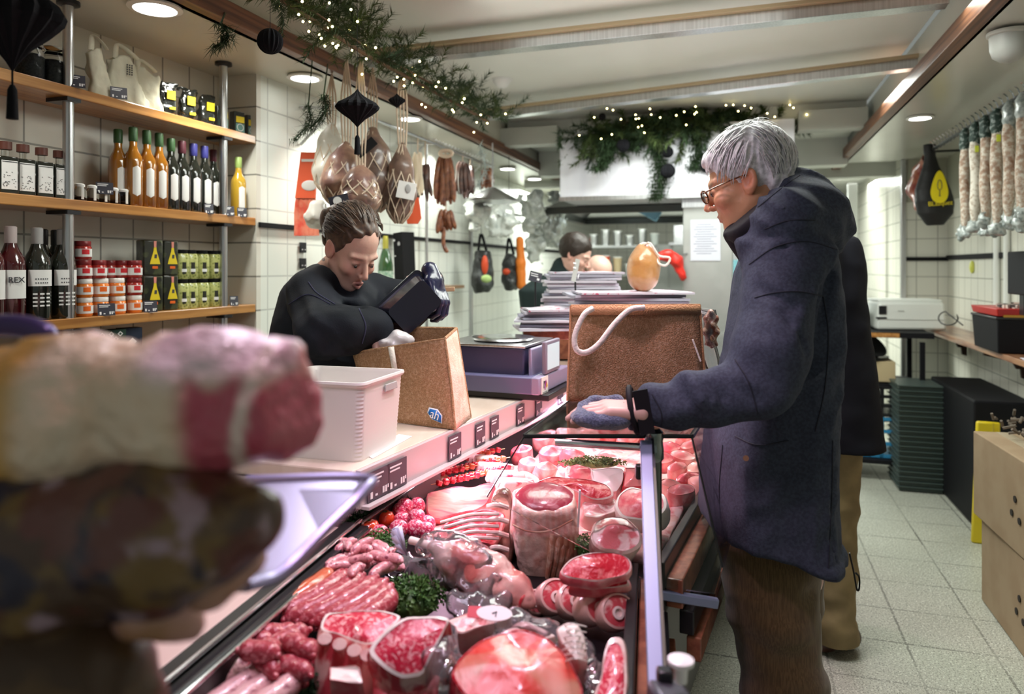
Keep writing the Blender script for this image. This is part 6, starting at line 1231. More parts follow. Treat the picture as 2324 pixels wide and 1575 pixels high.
# raised wooden shelf with stacked bags
wb = thing('serving_board', 'raised reddish wooden board carrying stacks of printed bags behind the jute bag', 'board', V3(.35, 3.0, 1.19))
w0, w1 = W(1198, 768, 2.95), W(1600, 760, 2.85); w0[2] = w1[2] = 1.175
obj('plank', MB().bar(w0+V3(0, .12, 0), w1+V3(0, .12, 0), .28, .035), M_woodr, wb, smooth=False, bevel=.004); obj('mat_strip', MB().bar(w0+V3(.03, 0, .022), w0*.72+w1*.28+V3(0, 0, .022), .04, .008), M_black, wb, smooth=False)
obj('leg', MB().box(w0+V3(.05, .1, -.09), (.03, .2, .15)), M_woodr, wb, smooth=False); obj('leg', MB().box(w1+V3(-.05, .1, -.09), (.03, .2, .15)), M_woodr, wb, smooth=False)
M_pap = mat('bag_paper', (.66, .64, .72), .6); M_pap2 = mat('printed_paper', (.62, .58, .66), .55, col2=(.50, .08, .16), scale=38, lo=.60, hi=.64); M_papd = mat('grey_paper', (.40, .40, .48), .6)
def stack(lab, px0, px1, py0, d, n, h, dep, grp, seed, z0=None):
    rg = random.Random(seed); c = W((px0+px1)/2, py0, d); w = (px1-px0)/F*d; z = c[2] if z0 is None else z0
    for i in range(n):
        k = MB(); dz = h*(.75+.5*rg.random()); rm = rotz(rg.uniform(-.12, .12)); ox, oy = rg.uniform(-.02, .02), rg.uniform(-.02, .02)
        def fn(u, v, top):
            x, y = (u-.5)*w, (v-.5)*dep; return tuple(rm@V3(x, y, 0)+V3(ox, oy, (dz*.8 if top else 0)+.004*math.sin(u*7+i)*math.sin(v*5)*1))
        k.grid(lambda u, v: fn(u, v, 0), 7, 5); k.grid(lambda u, v: fn(u, v, 1), 7, 5)
        e = [(u, 0) for u in range(6)]
        o0 = 0; nv = 5; nu = 7; B_ = []
        for u in range(nu-1): B_.append((u*nv, (u+1)*nv, 35+(u+1)*nv, 35+u*nv)); B_.append((u*nv+4, 35+u*nv+4, 35+(u+1)*nv+4, (u+1)*nv+4))
        for v in range(nv-1): B_.append((v, 35+v, 36+v, v+1)); B_.append((30+v, 31+v, 66+v, 65+v))
        k.f += B_; k.mi += [0]*len(B_)
        last = i == n-1
        o = obj('printed_bag', k, M_pap2 if last or rg.random() < .2 else (M_papd if rg.random() < .25 else M_pap), None, world=False, smooth=30); o.location = (c[0], c[1], z); z += dz
        o['label'] = lab+(', topmost one' if last else ''); o['category'] = 'paper bag'; o['group'] = grp
stack('flat printed white bag in the tall pile at the left', 1240, 1398, 0, 3.6, 13, .0150, .26, 'tall pile of printed bags', 1, 1.235)
stack('flat printed white bag in the low pile on the left of the board', 1180, 1310, 0, 3.0, 8, .0105, .24, 'low pile of printed bags', 2, 1.195)
stack('flat printed white bag in the right pile above the jute bag', 1298, 1545, 0, 3.05, 13, .0115, .28, 'right pile of printed bags', 3, 1.195)
sb_ = thing('pile_stand', 'low board beneath the tall pile of printed bags', 'stand', V3(*(W(1320, 0, 3.6)[:2]), 1.0)); obj('top_board', MB().box(V3(*(W(1320, 0, 3.6)[:2]), 1.22), (.42, .34, .025)).box(V3(*(W(1320, 0, 3.6)[:2]), 1.11), (.34, .28, .20)), M_woodr, sb_, smooth=False)
def holder(lab, px, py, d, w=.055, h=.045, board=True, zb=1.2):
    c = W(px, py, d); t = thing('card_holder', lab, 'card holder', (c[0], c[1], zb)); obj('stem', MB().cyl((c[0], c[1]+.004, zb), (c[0], c[1]+.004, c[2]), .004, n=8), M_black, t)
    rm = rot(-.2, .25, .1); obj('card', MB().box(c+V3(0, -.004, h*.5), (w, .003, h), rm=rm), M_card if board else MATS['grey_plastic'], t, smooth=False)
    m = MB(); 
    for k in range(2): m.box(c+V3(-.004, -.0065, h*(.8-.2*k)), (w*.6, .001, h*.07), rm=rm)
    m.box(c+V3(-.012, -.0065, h*.25), (w*.15, .001, h*.2), rm=rm).box(c+V3(.012, -.0065, h*.25), (w*.2, .001, h*.2), rm=rm); obj('writing', m, M_wtext, t, smooth=False)
holder('black card on a thin stem left of the tall pile of bags', 1215, 640, 3.2); holder('grey clip on a dark stem in front of the tall pile', 1306, 640, 3.1, .02, .10, False); holder('small black card on a clip right of the closed jute bag', 1600, 722, 2.9, .05, .03)
# whole ham on the piles, wrapped ham pack by the coat
hm = thing('cooked_ham', 'whole cooked ham with orange brown rind and string loop on the bag pile', 'ham', W(1462, 660, 3.05))
hf = lambda P: s_chain(P, [W(1460, 625, 3.05), W(1462, 595, 3.05), W(1465, 572, 3.05)], [.068, .058, .034], .05)+.004*fbm(P, 14, 3)
obj('rind', sdf(hf, W(1462, 600, 3.05)-V3(.14, .12, .14), W(1462, 600, 3.05)+V3(.14, .12, .14), .007), mat('ham_rind', (.52, .24, .075), .3, col2=(.62, .36, .20), scale=12, lo=.4, hi=.65, coat=.7, bump=.3, bscale=30), hm)
obj('string_loop', MB().tube(spline([W(1458, 560, 3.03), W(1475, 552, 3.0), W(1495, 580, 3.0), W(1520, 585, 3.0), W(1512, 602, 3.0), W(1495, 598, 3.0), W(1488, 580, 3.02)], 24), .005, 8), M_rope, hm)
pk = thing('sausage_pack', 'clear pack of dried brown sausages between the jute bag and the blue coat', 'packed sausage', V3(*(W(1612, 0, 2.05)[:2]), 1.106))
obj('sausages', sdf(lambda P: s_ell(P, W(1614, 748, 2.05), (.022, .02, .055))+.005*np.sin(P[:, 2]*160)*np.sin(P[:, 0]*160), W(1614, 748, 2.05)-.07, W(1614, 748, 2.05)+.07, .004), mat('dried_slices', (.20, .06, .03), .4, col2=(.62, .42, .32), scale=70, lo=.52, hi=.58, coat=.6), pk)
obj('film', MB().tube(spline([W(1600, 700, 2.06), W(1596, 760, 2.06), W(1618, 830, 2.05), W(1622, 890, 2.05)], 14), [.03, .036, .036, .036, .034, .03, .028, .026, .024, .02, .02, .022, .026, .03], 14), M_film, pk)
# red gloves / cloths beyond
rg_ = thing('red_gloves', 'pair of bright red rubber gloves hanging from a hook on the steel pillar', 'gloves', W(1530, 610, 5.1)); obj('glove', sdf(lambda P: s_chain(P, [W(1495, 585, 5.1), W(1515, 578, 5.1), W(1535, 592, 5.1), W(1550, 630, 5.1)], [.025, .036, .042, .025], .02)+.008*fbm(P, 25, 1), W(1525, 605, 5.1)-.18, W(1525, 605, 5.1)+.18, .01), mat('red_rubber', (.65, .03, .02), .35), rg_)
obj('string', MB().tube([W(1520, 580, 5.1), W(1560, 576, 5.16), W(1566, 576, 5.3)], .005, 6), M_chrome, rg_)
no = thing('notice_sheet', 'white typed notice taped on the steel pillar', 'notice', W(1601, 548, 5.15)); rmn = rotz(-A); cn = RW(-.205, 5.29, 0)
nx = nrm(V3(cA, -sA, 0)); kk = (1601-CX)/F; 
cN = V3(*(RW(vatu := 0, 0, 0)[:2]), 0) if False else None
def hit_room_v(px, py, v):
    k = (px-CX)/F; u = v*(k*cA-sA)/(cA+k*sA); p = RW(u, v, 0); return V3(p[0], p[1], CH-(py-HY)/F*p[1])
cN = hit_room_v(1601, 545, 5.294)
obj('sheet', MB().box(cN, (.205, .003, .29), rz=-A), mat('paper_notice', (.55, .56, .62), .5), no, smooth=False)
m = MB()
for k in range(13): m.box(cN+rotz(-A)@V3(-.01+(k % 3)*.004, -.002, .11-k*.017), (.13+.03*((k*7) % 3-1), .001, .0035), rz=-A)
obj('print', m, mat('faded_ink', (.16, .16, .24), .6), no, smooth=False, kind='stuff')
# ================================================================ BLURRED HAMS IN THE FOREGROUND
fh = thing('cured_ham', 'huge out-of-focus cured ham with pink cut face and yellow rind, nearest at left', 'ham', W(300, 1150, .55))
DF = .56
def fcol(P):
    px = CX+P[:, 0]/P[:, 1]*F; py = HY-(P[:, 2]-CH)/P[:, 1]*F; return px, py
hamP = [W(-200, 960, .60), W(150, 940, .58), W(430, 930, .56), W(600, 925, .55)]
def hamf(P):
    d = s_chain(P, hamP, [.058, .058, .050, .038], .03); d = smin(d, s_ell(P, W(480, 850, .56), (.05, .05, .03)), .03); d = smin(d, s_ell(P, W(640, 900, .56), (.026, .04, .040)), .014)
    ax = nrm(V3(1, -.25, .1)); cut = (P-W(668, 930, .55))@nrm(V3(.9, -.45, .15)); return smax(d+.006*fbm(P, 26, 4)+.002*vnoise(P, 110, 2), cut-.006, .006)
m = sdf(hamf, np.min(hamP, 0)-.09, np.max(hamP, 0)+.10, .0045); o_ = obj('rind', m, mat('ham_skin', (1, 1, 1), .32, attr=True, coat=.3, bump=.7, bscale=70), fh)
c0_ = W(0, 0, 1)
def hamcol(P):
    X = P[:, 0]; Z = P[:, 2]; n = fbm(P, 22, 6)[:, None]*.5+.5; n2 = fbm(P, 60, 9)[:, None]*.5+.5
    x1, x2, x3 = W(130, 0, .57)[0], W(390, 0, .52)[0], W(420, 0, .52)[0]; zt = W(0, 860, .52)[2]
    ye = V3(.62, .34, .08); cr = V3(.80, .66, .50); pk_ = V3(.74, .42, .50); rd = V3(.50, .06, .11)
    k = sm(X, x1-.015, x1+.012)[:, None]; col = ye*(1-k)+(cr*n2+V3(.80, .58, .40)*(1-n2))*k
    k = sm(X*1.0+.5*(Z-zt), x2-.03, x2-.0)[:, None]*sm(Z, zt-.012, zt+.012)[:, None]; col = col*(1-k)+(pk_*n+V3(.86, .70, .74)*(1-n))*k
    k = sm(X, x3-.006, x3+.012)[:, None]*(1-sm(Z+.004*np.sin(X*200), zt-.008, zt+.004)[:, None]); col = col*(1-k)+(rd*(1-n2*.5)+V3(.62, .20, .24)*n2*.5)*k
    k = sm(-np.abs(X-W(575, 0, .52)[0]-.22*(Z-zt)), -.007, -.003)[:, None]*sm(X, x3, x3+.01)[:, None]; col = col*(1-k)+V3(.86, .66, .60)*k
    k = sm(X, W(640, 0, .52)[0], W(655, 0, .52)[0])[:, None]*sm(Z, zt-.01, zt+.02)[:, None]; col = col*(1-k)+V3(.70, .10, .05)*k
    return col
paint(o_, hamcol)
f2 = thing('spiced_ham', 'out-of-focus dark mottled spiced ham lying below the cured one', 'ham', W(250, 1400, .55))
hp2 = [W(-200, 1250, .58), W(100, 1240, .56), W(380, 1200, .54), W(560, 1180, .54)]
o_ = obj('crust', sdf(lambda P: s_chain(P, hp2, [.066, .064, .052, .030], .03)+.005*fbm(P, 30, 2), np.min(hp2, 0)-.09, np.max(hp2, 0)+.09, .005), mat('spice_crust', (1, 1, 1), .45, attr=True, coat=.4, bump=.5, bscale=50), f2)
def cr2(P):
    col = np.tile(V3(.07, .035, .02), (len(P), 1))
    for sd, c_, lo_, hi_ in ((3, V3(.17, .10, .03), .10, .5), (5, V3(.015, .01, .03), .05, .4), (8, V3(.36, .25, .30), .32, .6), (11, V3(.12, .035, .025), .15, .5)): k = sm(fbm(P, 34, sd), lo_, hi_)[:, None]; col = col*(1-k)+c_*k
    return col
paint(o_, cr2)
f3 = thing('meat_offcut', 'blurred rosy offcut and tan piece lying before the spiced ham', 'meat piece', W(350, 1430, .55)); obj('flesh', sdf(lambda P: smin(s_chain(P, [W(310, 1400, .55), W(400, 1400, .56), W(440, 1420, .56)], [.018, .016, .008], .02), s_chain(P, [W(560, 1270, .56), W(480, 1330, .55)], [.014, .02], .02), .01)+.003*fbm(P, 30, 2), W(400, 1380, .55)-.10, W(480, 1330, .55)+.10, .004), mat('rosy_offcut', (.62, .34, .30), .4, col2=(.40, .20, .10), scale=14, coat=.5), f3)
f4 = thing('brown_ham_end', 'very dark brown blurred ham end in the lower left corner', 'ham', W(100, 1700, .55)); obj('crust', sdf(lambda P: s_chain(P, [W(-100, 1480, .56), W(120, 1520, .55), W(230, 1640, .55)], [.055, .058, .045], .03)+.005*fbm(P, 26, 7), W(80, 1580, .55)-.16, W(80, 1560, .55)+.16, .006), mat('brown_crust', (.055, .028, .012), .45, col2=(.16, .09, .03), scale=16, lo=.45, hi=.65), f4)
f5 = thing('ham_tray', 'pale blue-grey metal tray with a rolled edge under the foreground hams', 'tray', W(600, 1300, .68))
m = MB(); tp = [W(-200, 1330, .66), W(560, 1330, .66), W(640, 1300, .70), W(830, 1110, .80), W(822, 1085, .84), W(560, 1090, .84), W(-200, 1100, .84)]; 
m.add([p for p in tp]+[p-V3(0, 0, .006) for p in tp], [tuple(range(7)), tuple(range(13, 6, -1))]+[(i, i+7, (i+1) % 7+7, (i+1) % 7) for i in range(7)]); obj('plate', m, mat('tray_metal', (.50, .52, .66), .3, .55), f5, smooth=False)
obj('rolled_edge', MB().tube(spline([tp[1], tp[2], tp[3]*.5+tp[2]*.5, tp[3], tp[4], tp[5]], 24), .006, 8), mat('tray_edge', (.32, .30, .48), .3, .5), f5)
f6 = thing('tray_lid_knob', 'blurred violet dark rim of a slicer guard above the ham at the left edge', 'slicer', W(20, 770, .75)); obj('guard', MB().tube(spline([W(-60, 745, .75), W(20, 738, .75), W(80, 748, .75), W(110, 770, .75), W(90, 800, .76)], 16), .012, 10), mat('violet_dark', (.05, .035, .12), .3, .3), f6)
# ================================================================ HANGING GOODS AND DECORATION
M_rodb = mat('dark_rod', (.06, .065, .06), .35, .7)
def room_line(u, px, py):
    v = vat(px, u); p = RW(u, v, 0); return V3(p[0], p[1], CH-(py-HY)/F*p[1])
# rack on the left wall
rk = thing('hanging_rack', 'steel wall rack with rail from which hams and sausages hang', 'rack', RW(-2.0, 3.4, 2.0))
m = MB()
ZR = 2.20
r0, r1 = RW(-1.78, 2.95, ZR), RW(-1.78, 5.2, ZR)
m.tube([r0, r1], .009, 8)
for v in (3.05, 4.1, 5.1): m.bar(RW(-2.03, v, ZR+.02), RW(-1.76, v, ZR+.0), .015, .012).bar(RW(-2.03, v, ZR-.16), RW(-1.85, v, ZR), .01, .01)
obj('rail', m, M_steel, rk)
m = MB()
for k in range(22): c = RW(-1.78, 4.0+k*.052, ZR); m.tube(spline([c+V3(0, 0, .012), c+V3(.012, 0, .02), c+V3(.03, -.005, .012), c+V3(.04, -.005, -.0), c+V3(.05, -.01, .012)], 8), .003, 5)
obj('hook', m, M_chrome, rk, kind='stuff')
pl = thing('rack_pole', 'slim steel pole between the tiled wall and the hanging sausages', 'pole', RW(-1.98, vat(968, -1.98), 0)); obj('tube', MB().cyl(RW(-1.98, vat(968, -1.98), 0), RW(-1.98, vat(968, -1.98), 2.28), .011, n=12), M_steel, pl)
M_netham = mat('netted_ham', (.20, .10, .085), .4, col2=(.42, .25, .17), scale=12, lo=.42, hi=.62, col3=(.09, .05, .04), scale3=9, lo3=.5, hi3=.65, coat=.5); M_net = mat('net_string', (.62, .50, .38), .7); M_hamd = mat('dark_ham', (.09, .055, .045), .4, col2=(.24, .15, .11), scale=10, coat=.4)
def netham(lab, px, pt, pb, d, r, mt, seed, net=True, lean=0, top=None):
    a, b = W(px+lean, pt, d), W(px, pb, d); t = thing('netted_ham', lab, 'ham', b); L = np.linalg.norm(a-b); ax = (a-b)/L
    pts = [b+ax*r*.8, b+ax*L*.35, b+ax*L*.7, a]; rs = [r*.75, r, r*.75, r*.25]
    m = sdf(lambda P: s_chain(P, pts, rs, .03)+.008*fbm(P, 14, seed), np.minimum(a, b)-r*1.4, np.maximum(a, b)+r*1.3, .012); obj('ham_body', m, mt, t)
    tp = a*V3(1, 1, 0)+V3(0, 0, 2.298)
    if net:
        m = MB(); x, y, z = frame(ax)
        for k in range(9):
            for sgn in (1, -1):
                P_ = []
                for j in range(14):
                    q = j/13; aa = 2*PI*k/9+sgn*q*2.2; rr_ = np.interp(q, [0, .12, .35, .7, 1], [r*.25, r*.85, r*1.07, r*.82, r*.2]); P_.append(b+ax*(L*q*1.02-.004)+(x*math.cos(aa)+y*math.sin(aa))*rr_)
                m.tube(P_, .0028, 4, caps=False)
        for k in range(4): m.tube(spline([a+V3((k-1.5)*.01, 0, 0), (a+tp)/2+V3((k-1.5)*.014, -.01, 0), tp], 6), .004, 5)
        obj('net', m, M_net, t)
    else: obj('string', MB().tube([a, tp], .003, 5), M_net, t)
    return t
netham('large netted ham hanging left of the big black ornament', 772, 330, 470, 2.95, .085, M_netham, 1, lean=15)
netham('dark netted ham in the middle behind the large one', 852, 300, 480, 3.1, .09, M_hamd, 2, lean=-6)
netham('netted ham at the right of the bundle with a printed band', 905, 330, 505, 3.05, .06, M_hamd, 3, lean=8)
netham('round netted ham at the front bottom of the bundle', 815, 385, 478, 2.85, .08, M_netham, 4, lean=4)
netham('pale wrapped ham hanging closest to the wall', 745, 285, 440, 3.2, .07, mat('pale_wrapped', (.74, .72, .64), .4, col2=(.60, .58, .50), scale=10, coat=.5), 5, lean=8)
t = thing('ham_label', 'black round-marked label on the front netted ham', 'label', W(770, 465, 2.74)); obj('tag', MB().box(W(770, 458, 2.74), (.075, .004, .05), rm=rot(0, -.25, 0)), M_card, t, smooth=False); obj('mark', MB().lathe([(.0001, 0), (.016, 0), (.016, .003), (.0001, .003)], c=W(766, 456, 2.737), ax=(0, -1, 0), n=20), M_label, t)
t = thing('ham_band', 'white printed paper band around the right netted ham', 'label', W(925, 440, 2.97)); obj('band', MB().box(W(922, 432, 2.97), (.075, .004, .07), rm=rot(0, .2, 0)), M_label, t, smooth=False, bevel=.001); obj('portrait', MB().ball(W(926, 428, 2.965), (.012, .002, .018), 12, 8), MATS['print_grey'], t)
t = thing('black_hook_band', 'black ribbon crossing above the netted hams', 'ribbon', W(830, 350, 2.9)); obj('ribbon_band', MB().bar(W(812, 352, 2.85), W(850, 318, 2.85), .012, .035), M_blackmatte, t)
M_or = mat('orange_bag', (.85, .13, .05), .4, coat=.4); M_orn = mat('red_netbag', (.80, .10, .06), .4, coat=.5, col2=(.86, .26, .16), scale=20)
t = thing('orange_pack', 'orange-red printed packs with white oval and hanging strips beside the netted hams', 'pack', W(695, 540, 3.35)); dd = 3.30
obj('header', MB().add([W(684, 346, dd), W(722, 346, dd), W(716, 450, dd), W(671, 450, dd)], [(0, 1, 2, 3)]), M_or, t, smooth=False, solid=.02); obj('white_band', MB().box(W(703, 364, dd-.012), (.075, .002, .012)), M_label, t, smooth=False)
obj('oval', MB().ball(W(702, 421, dd-.012), (.036, .004, .024), 16, 8), M_label, t)
m = MB()
for k in range(5): m.tube(spline([W(676+k*9, 450, dd), W(674+k*10, 490, dd+.01), W(676+k*10, 535, dd)], 8), [.010, .012, .013, .014, .014, .014, .016, .018], 8, flat=.5)
obj('strip', m, M_orn, t)
t = thing('orange_pack', 'small orange pack hanging at the right edge of the netted hams', 'pack', W(942, 505, 3.2)); obj('film', MB().add([W(930, 450, 3.2), W(950, 448, 3.2), W(956, 495, 3.2), W(948, 508, 3.2), W(925, 508, 3.2), W(922, 490, 3.2)], [(0, 1, 2, 3, 4, 5)]), M_or, t, smooth=False, solid=.02)
t = thing('white_pack', 'crumpled white pack hanging low beside the orange strips', 'pack', W(725, 520, 3.1)); obj('film', sdf(lambda P: s_chain(P, [W(722, 470, 3.15), W(722, 495, 3.15), W(730, 508, 3.15)], [.035, .045, .02], .02)+.012*fbm(P, 22, 3), W(722, 490, 3.15)-.12, W(722, 490, 3.15)+.12, .009), mat('white_film', (.80, .78, .72), .3, coat=.5), t)
# bundles of sausages
M_chor = mat('dried_chorizo', (.16, .045, .018), .35, col2=(.30, .10, .04), scale=30, coat=.5, bump=.4, bscale=60); M_chd = mat('black_dried', (.045, .018, .015), .4, col2=(.12, .05, .035), scale=20, coat=.4); M_wstr = mat('cream_strand', (.78, .66, .50), .6)
def bundle(lab, px, pt, pb, wpx, d, n, mt, seed, cat='sausage bundle', r=.011, name='sausage_bundle', curl=.01, top=None):
    dn_ = room_line(-1.78, px, pt)[1]; r = r*dn_/d; d = dn_; rg = random.Random(seed); t = thing(name, lab, cat, W(px, pb, d))
    for k in range(n):
        x = px+(k/(max(1, n-1))-.5)*wpx; a = W(px+(x-px)*.5, pt+rg.uniform(0, 6), d+rg.uniform(-.02, .02)); b = W(x+rg.uniform(-3, 3), pb-rg.uniform(0, .25)*(pb-pt), d+rg.uniform(-.03, .03)); c = (a+b)/2+V3(rg.uniform(-curl, curl), -.01, 0)
        obj('sausage', MB().tube(spline([a, c, b], 10), r*np.array([.4, .9, 1, 1.05, 1.0, 1.0, 1.05, 1, .85, .4]), 8), mt, t)
    obj('string', MB().tube([W(px, pt+2, d), W(px, pt+2, d)*V3(1, 1, 0)+V3(0, 0, ZR+.01)], .004, 5), M_net, t)
bundle('cream garlic-like strands hanging left of the sausages', 948, 345, 450, 26, 3.5, 6, M_wstr, 1, r=.012, name='pale_sausage_bundle')
bundle('grey mottled sausages hanging below the cream strands', 965, 370, 458, 30, 3.6, 5, M_chd, 2)
bundle('long bundle of brown sausages, upper part, left of the dark ones', 1010, 352, 470, 42, 3.8, 8, M_chor, 3, r=.015)
bundle('second tier of the long brown sausage bundle', 1012, 474, 532, 38, 3.8, 6, M_chor, 4, r=.014)
t = solo('sausage_end', MB().tube(spline([W(1008, 515, 4.6), W(1006, 550, 4.6), W(1012, 568, 4.6), W(1018, 570, 4.6)], 10), [.008, .013, .013, .013, .013, .013, .013, .013, .012, .006], 8), M_chor, 'single curved sausage hanging lowest under the long bundle', 'sausage')
bundle('dark sausages hanging right of the long brown bundle', 1050, 365, 455, 34, 4.1, 6, M_chd, 5, r=.016)
bundle('small dark bundle of sausages between two others', 1067, 372, 455, 12, 4.2, 3, M_chd, 6, r=.014)
bundle('short rust coloured bundle at the right end of the rack', 1105, 380, 430, 26, 4.5, 5, M_chor, 7, r=.016)
t = thing('sausage_hanger', 'wooden ring from which the long sausage bundle hangs', 'hanger', W(1012, 352, 3.75)); obj('ring', MB().tube([W(1012+14*math.cos(q), 348+7*math.sin(q), 3.78) for q in np.linspace(0, 2*PI, 17)[:-1]], .010, 6, closed=True), M_net, t)
# black honeycomb ornaments
M_orn_ = mat('black_paper', (.006, .006, .008), .85, bump=.3, bscale=60)
def ornament(lab, px, py, d, r, ball=False, tassel=None, h=None, top=2.3, grp=None):
    c = W(px, py, d); t = thing('paper_ornament', lab, 'ornament', c, 0, grp); h = h or r; m = MB(); n = 32
    V = []; prof = [(math.cos(q), math.sin(q)) for q in np.linspace(-PI/2, PI/2, 17)] if ball else [(0.02, -1), (.12, -.85), (.38, -.55), (.72, -.28), (.95, -.06), (1, .08), (.90, .24), (.62, .42), (.36, .60), (.14, .82), (.03, 1)]
    for (a, z) in prof: V += [(r*a*(1 if j % 2 else .86)*math.cos(2*PI*j/n), r*a*(1 if j % 2 else .86)*math.sin(2*PI*j/n), h*z) for j in range(n)]
    m.add(np.array(V)+c, [(i*n+j, i*n+(j+1) % n, (i+1)*n+(j+1) % n, (i+1)*n+j) for i in range(len(prof)-1) for j in range(n)])
    obj('paper_folds', m, M_orn_, t, smooth=20)
    obj('thread', MB().tube([c+V3(0, 0, h), V3(c[0], c[1], top)], .0008, 4), M_blackmatte, t)
    if tassel: obj('tassel', MB().tube([c-V3(0, 0, h), c-V3(0, 0, h+tassel*.3)], .002, 6).tube([c-V3(0, 0, h+tassel*.3), c-V3(0, 0, h+tassel*.4), c-V3(0, 0, h+tassel)], [.004, .008, .010], 12), M_orn_, t)
ornament('huge black folded ornament with tassel at the upper left edge', 28, 38, 1.35, .088, tassel=.09, h=.10)
ornament('large black folded onion shaped ornament under the beam, with a tassel', 811, 246, 2.3, .070, tassel=.085, h=.060)
ornament('black paper ball hanging at the beam left of the garland', 613, 94, 2.05, .036, ball=True)
ornament('small black folded ornament hanging in the middle of the beam garland', 901, 229, 2.9, .034, h=.030)
# garlands
def garland(name, lab, cat, path, n_sp, size, lights, seed, spread=.08, hang=.0, nl=.05, dark=False, long=1.0, wd_=.0018, up=False):
    rg = random.Random(seed); t = thing(name, lab, cat, path[len(path)//2]); P = spline(path, 40)
    obj('branch', MB().tube(P, .007, 6).tube(P+V3(.01, -.02, .02), .004, 5), mat('twig', (.09, .05, .025), .8), t)
    for part, (mt, frac) in enumerate(((mat('fir_needles', (.020, .045, .014), .7), .55), (mat('pine_needles', (.055, .085, .022), .7), .45))):
        m = MB(); V = []; f = []
        for s_ in range(int(n_sp*frac)):
            p = P[rg.randrange(len(P))]+V3(rg.gauss(0, spread*.35), rg.gauss(0, spread*.35), (abs(rg.gauss(0, spread*.4)) if up else rg.gauss(-.02, spread*.25))); d = nrm(V3(rg.gauss(0, 1), rg.gauss(0, .6), rg.gauss(.25, .6) if up else rg.gauss(-hang, .5))); L = size*rg.uniform(.5, 1.2)*long
            k = int(24+L*260)
            for j in range(k):
                q = p+d*L*j/k; a = rg.uniform(0, 2*PI); x, y, _ = frame(d); nd = nrm(d*.9+(x*math.cos(a)+y*math.sin(a))*1.0); l = nl*rg.uniform(.6, 1.1); w = np.cross(nd, (rg.random(), rg.random(), 1)); w = nrm(w)*wd_
                b = len(V); V += [q-w, q+w, q+nd*l]; f.append((b, b+1, b+2))
        m.add(V, f); obj('needles', m, mt, t, smooth=False, kind='stuff')
    for i in range(lights):
        p = P[rg.randrange(len(P))]+V3(rg.gauss(0, spread*.5), -abs(rg.gauss(0, spread*.3))-(.03 if up else .2), rg.gauss(-.01, spread*.3)); 
        obj('fairy_light', MB().ball(p, .0042, 6, 5), mat('fairy_glow', (1, .82, .35), .5, emit=14, ecol=(1, .80, .32)), t)
    return t, P
bp_ = [W(500, -40, 2.12), W(600, 35, 2.2), W(700, 95, 2.4), W(800, 155, 2.65), W(900, 205, 2.95), W(1000, 255, 3.3), W(1090, 300, 3.75)]
gb, Pb = garland('beam_garland', 'long fir and pine garland with fairy lights lying along the left wooden beam', 'garland', [q+V3(.04, 0, .055) for q in bp_], 260, .13, 60, 3, spread=.12, nl=.042, up=True)
gh, Ph = garland('fir_garland', 'thick fir garland with lights and hanging sprays across the white extractor housing', 'garland', [W(1330, 310, 5.15), W(1420, 285, 5.1), W(1500, 280, 5.05), W(1580, 275, 5.05), W(1660, 270, 5.05), W(1780, 275, 5.1)], 300, .22, 34, 4, spread=.17, hang=.5, nl=.06, dark=True, wd_=.004)
for i, (px, py, d, L, lab) in enumerate(((1490, 330, 5.0, .36, 'fir spray hanging lowest from the garland on the white housing'), (1580, 310, 5.0, .22, 'fir spray hanging above the grey-haired man'), (1380, 320, 5.0, .20, 'fir spray at the left end of the white housing'), (735, 215, 2.5, .12, 'loose pine twig hanging above the large black ornament'), (500, 55, 2.1, .07, 'small pine tuft over the ceiling lamp'), (700, 240, 2.8, .13, 'pine twig dangling beside the wall bracket'), (1090, 330, 3.9, .22, 'frosted sprig at the far end of the beam'))):
    rg = random.Random(i+40); p = W(px, py, d); d_ = nrm(V3(-.25 if i in (2, 3, 5) else .05, 0, -1)); m = MB(); V = []; f = []; sp = spline([p, p+d_*L*.5+V3(.02, 0, 0), p+d_*L+V3(-.02, 0, 0)], 16)
    for j in range(1500 if i < 3 else 300):
        k = rg.randrange(16); q = sp[k]+V3(rg.gauss(0, .03), rg.gauss(0, .02), 0)*(1 if i < 3 else .3); nd = nrm(V3(rg.gauss(0, 1), rg.gauss(0, 1), rg.gauss(-.7, .7))); w = nrm(np.cross(nd, (.3, .2, 1)))*(.0035 if i < 3 else .0016); b = len(V); V += [q-w, q+w, q+nd*(.06 if i < 3 else .05)*rg.uniform(.5, 1)]; f.append((b, b+1, b+2))
    m.add(V, f).tube(sp, .003, 5)
    if i > 2: vv = vat(px, -1.72); m.tube([p, RW(-1.70, vv, 2.33)], .0025, 4)
    solo('fir_spray', m, mat('frosted_needles', (.42, .48, .46), .6) if i == 6 else MATS['fir_needles'], lab, 'fir spray', smooth=False)

for (px, py, r, lab) in ((1414, 330, .045, 'black ball at the left of the fir garland'), (1516, 388, .05, 'black ball hanging lowest in the fir garland'), (1602, 378, .04, 'black ball just left of the grey hair'), (1367, 265, .025, 'tiny black ball above the left end of the fir garland'), (1515, 345, .04, 'black ball in the middle of the fir garland')):
    ornament(lab, px, py, 4.95, r, ball=True, top=2.46, grp=None)
